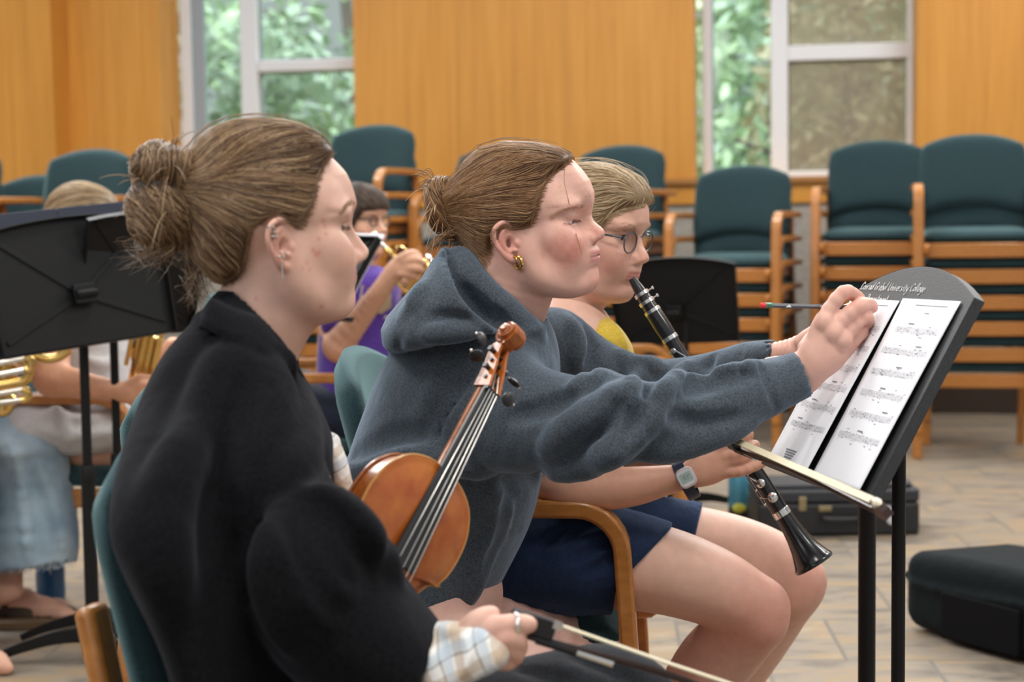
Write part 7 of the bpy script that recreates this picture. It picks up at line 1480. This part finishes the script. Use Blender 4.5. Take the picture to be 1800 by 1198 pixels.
def build_denim():
    # cropped by the left edge: jeans, sandals and a euphonium
    cf = SDF(V(-2.3, 4.1, -.02), V(-1.15, 5.0, 1.25), .0085); base = (.64, .37, .27)
    cf.px([(-150, 520, -20, 520, 4.6, .12), (-160, 650, -15, 650, 4.6, .13), (-170, 760, -10, 760, 4.6, .14)], .03); cf.ell(P(-75, 420, 4.6), (.09, .08, .115), .03); cf.chain([P(-80, 500, 4.6), P(-78, 460, 4.6)], .055, .03)
    cf.chain([P(-20, 560, 4.45), P(10, 640, 4.35), P(-10, 690, 4.28)], [.045, .038, .03], .02)
    # near foot on the floor
    fp = lambda x, y, z: PZ(x, y, 0)+V(0, 0, z)
    cf.px([(-20, 900, 60, 900, 4.62, .045), (-30, 990, 42, 990, 4.60, .040), (-40, 1040, 40, 1040, 4.59, .038)], .02); cf.chain([fp(-10, 1092, .05), fp(40, 1090, .050), fp(80, 1092, .034), fp(112, 1094, .024), fp(128, 1094, .020)], [.045, .042, .034, .022, .015], .02)
    for k in range(4): cf.chain([fp(95, 1088-6*k, .024), fp(122-4*k, 1087-6*k, .018)], .012, .006)
    cf.chain([P(-80, 760, 4.45), P(-60, 800, 4.40), P(-70, 1000, 4.36), P(-60, 1150, 4.33), fp(-40, 1182, .04)], [.08, .06, .05, .04, .04], .02); cf.chain([fp(-40, 1182, .04), fp(-5, 1184, .028), fp(14, 1186, .018)], [.04, .028, .016], .02); cv, cq = cf.mesh()
    body = mesh_np('person', cv, cq, MAT['skin'], None, True, flat_col(len(cv), base)); prop(body, 'person cut off by the left edge in ripped light blue jeans and brown sandals', 'person')
    dm, nt, b, _ = newmat('light_denim'); L = nt.links.new; tc = N(nt, 'ShaderNodeTexCoord'); n1 = N(nt, 'ShaderNodeTexNoise', in_Scale=6, in_Detail=4); L(tc.outputs['Object'], n1.inputs['Vector']); r = ramp(nt, [(.3, (.16, .25, .34)), (.55, (.34, .45, .53)), (.75, (.55, .64, .69))]); L(n1.outputs[0], r.inputs[0]); L(r.outputs[0], b.inputs['Base Color']); b.inputs['Roughness'].default_value = .9; b.inputs['Sheen Weight'].default_value = .2
    n2 = N(nt, 'ShaderNodeTexNoise', in_Scale=500); L(tc.outputs['Object'], n2.inputs['Vector']); bp = N(nt, 'ShaderNodeBump', in_Strength=.3, in_Distance=.002); L(n2.outputs[0], bp.inputs['Height']); L(bp.outputs[0], b.inputs['Normal'])
    f = SDF(V(-2.35, 4.1, .05), V(-1.1, 5.0, .85), .0075); f.px([(-180, 720, -180, 900, 4.62, .15), (-60, 722, -60, 880, 4.62, .12), (50, 732, 30, 850, 4.61, .10), (98, 775, 40, 845, 4.61, .085)], .03); f.px([(104, 772, -30, 790, 4.61, .095), (128, 860, -45, 860, 4.61, .10), (138, 940, -55, 940, 4.61, .105), (134, 988, -60, 1010, 4.61, .108)], .03, endcap=.004); f.px([(-100, 760, -220, 780, 4.40, .09), (-20, 900, -200, 900, 4.38, .1), (-12, 1060, -200, 1060, 4.38, .1)], .03, endcap=.004); f.blur(2)
    for a in ([(60, 800), (90, 880), (110, 960)], [(30, 780), (40, 870), (50, 980)], [(10, 800), (60, 790), (100, 795)]): f.groove(a, .008, .024)
    f.groove([(10, 770), (25, 800), (50, 890), (58, 960), (64, 1000)], .0035, .006, 'add', taper=False); f.groove([(96, 795), (108, 799), (118, 797)], .006, .006, 'sub'); f.px([(128, 970, -45, 985, 4.61, .095), (134, 1020, -55, 1040, 4.61, .1)], .004, op='sub', endcap=.004)
    v2, q2 = f.mesh(); jo = mesh_np('jeans', v2, q2, dm, body)
    fr = [np.array([P(x, y, Y), P(x+rng.normal()*2, y+6, Y), P(x+rng.normal()*4, y+10+rng.random()*5, Y)]) for x, y, Y in zip(np.linspace(-40, 132, 120), np.interp(np.linspace(-40, 132, 120), [-60, 134], [1006, 984]), 4.50+.06*rng.random(120))]; strands('frayed_hem', np.array(fr), .0006, hair_mat('denim_fray', [(0, (.35, .42, .47)), (1, (.65, .68, .7))], .8), jo)
    f = SDF(V(-2.2, 4.3, .3), V(-1.2, 4.95, 1.1), .012); f.px([(-150, 500, -20, 500, 4.6, .15), (-165, 650, -10, 650, 4.6, .17), (-180, 780, 0, 780, 4.6, .18)], .03); v2, q2 = f.mesh(); mesh_np('shirt', v2, q2, cloth_mat('dark_tee', (.05, .05, .06), (.03, .03, .04), 200), body)
    lea = mat('brown_suede', (.060, .036, .022), .8, noise=.3, scale=80); cork = mat('cork_sole', (.13, .075, .035), .8)
    so = MB(); ol = [fp(x, y, 0) for x, y in ((-45, 1084), (0, 1080), (60, 1072), (110, 1072), (136, 1082), (139, 1093), (125, 1101), (80, 1105), (20, 1108), (-45, 1104))]; ol = catmull(np.array(ol+[ol[0]]), 4)[:-1]; k = len(ol); so.add([p+V(0, 0, z) for z in (.001, .022) for p in ol], [tuple(range(k))[::-1], tuple(range(k, 2*k))]+[(j, (j+1) % k, k+(j+1) % k, k+j) for j in range(k)]); sob = so.build('sandal', cork, body, bevel=.003)
    f = SDF(fp(-60, 1110, -.02)-.05, fp(150, 1060, .12)+.08, .004)
    for a in ([(-30, 1060), (0, 1070), (40, 1035)], [(35, 1040), (60, 1040), (80, 1052)]): pass
    st = MB()
    for x0, x1, zz in ((22, 66, .078), (74, 100, .052)):
        G = []
        for x in np.linspace(x0, x1, 4):
            c = fp(x, 1090, 0); lat = V(0, 1, 0); w_ = .052 if x < 70 else .048; hz = zz-(x-x0)*.0006
            G.append([c+V(0, -w_*math.cos(a), 0)+V(0, 0, .012+hz*math.sin(a)) for a in np.linspace(0, math.pi, 12)])
        st.grid(np.array(G))
    o = st.build('sandal_strap', lea, sob); md = o.modifiers.new('t', 'SOLIDIFY'); md.thickness = .004; md.offset = 1
    st = MB(); G = []
    for x in np.linspace(-45, 24, 5): c = fp(x, 1090, 0); G.append([c+V(0, -.05, .014), c+V(0, -.053, .04), c+V(0, -.050, .03+.04*(x+45)/70)]); 
    st.grid(np.array(G)); o = st.build('sandal_side', lea, sob); o.modifiers.new('t', 'SOLIDIFY').thickness = .004
    # euphonium: nested tubing with nickel valve slides
    br, si = MAT['brass'], MAT['nickel']; t = thing('euphonium', tuple(P(-10, 650, 4.25)), 'brass euphonium with nickel slides at the left edge', 'euphonium')
    m = MB(); m.tube(catmull([P(x, y, 4.28) for x, y in ((-90, 600), (-40, 560), (20, 600), (70, 628), (100, 628), (122, 614))], 6), .012, 12); m.tube(catmull([P(x, y, 4.24) for x, y in ((-90, 640), (-20, 625), (28, 628), (48, 640), (50, 660), (30, 672), (-80, 690))], 6), .014, 12); m.tube(catmull([P(x, y, 4.26) for x, y in ((-90, 720), (-20, 716), (5, 722), (15, 712), (12, 700), (-80, 700))], 6), .016, 12); m.tube([P(10, 640, 4.25), P(6, 720, 4.25)], .014, 12); m.tube([P(22, 640, 4.27), P(18, 700, 4.27)], .012, 12); m.tube([P(-6, 636, 4.25), P(-10, 730, 4.25)], .016, 12); m.build('tubing', br, t)
    m = MB(); m.tube([P(-80, 655, 4.20), P(48, 628, 4.20)], .0085, 12); m.tube([P(-80, 674, 4.19), P(44, 650, 4.19)], .0085, 12); m.tube([P(-80, 705, 4.19), P(42, 684, 4.19)], .0085, 12); m.tube([P(-80, 718, 4.19), P(40, 702, 4.19)], .0085, 12); m.build('slide', si, t)
    m = MB(); m.tube(catmull([P(x, y, 4.20) for x, y in ((44, 628), (56, 634), (54, 648), (42, 651))], 5), .010, 12); m.build('slide_bow', br, t); m = MB(); m.tube(catmull([P(x, y, 4.19) for x, y in ((40, 683), (49, 688), (48, 700), (38, 703))], 5), .010, 12); m.build('slide_bow', br, t)
    m = MB(); a, b = P(-60, 560, 4.3), P(-5, 450, 4.35); m.lathe(a, b, [(0, .03), (.08, .05), (.14, .08), (.19, .12), (.21, .15), (.212, .15), (.19, .115)], 32); m.build('bell', br, t)
def build_back_players():
    MAT['brass'] = mat('brass', (.74, .50, .17), .2, 1); MAT['nickel'] = mat('nickel', (.62, .58, .52), .22, 1)
    build_boy(); build_cornet(); build_denim()
import time as _t; _t0 = _t.time()
setup(); build_room(); build_chairs(); common_mats()
build_mid(); build_w1(); build_clar(); build_violin(); build_clarinet()
bow("violin_bow", P(895, 1106, 1.705), P(1450, 1290, 1.70), V(.35, 0, 1), "violin bow with black grip held by the woman in black over her knee")
build_back_players(); build_stands(); build_floor_things()
print('TIME', _t.time()-_t0)
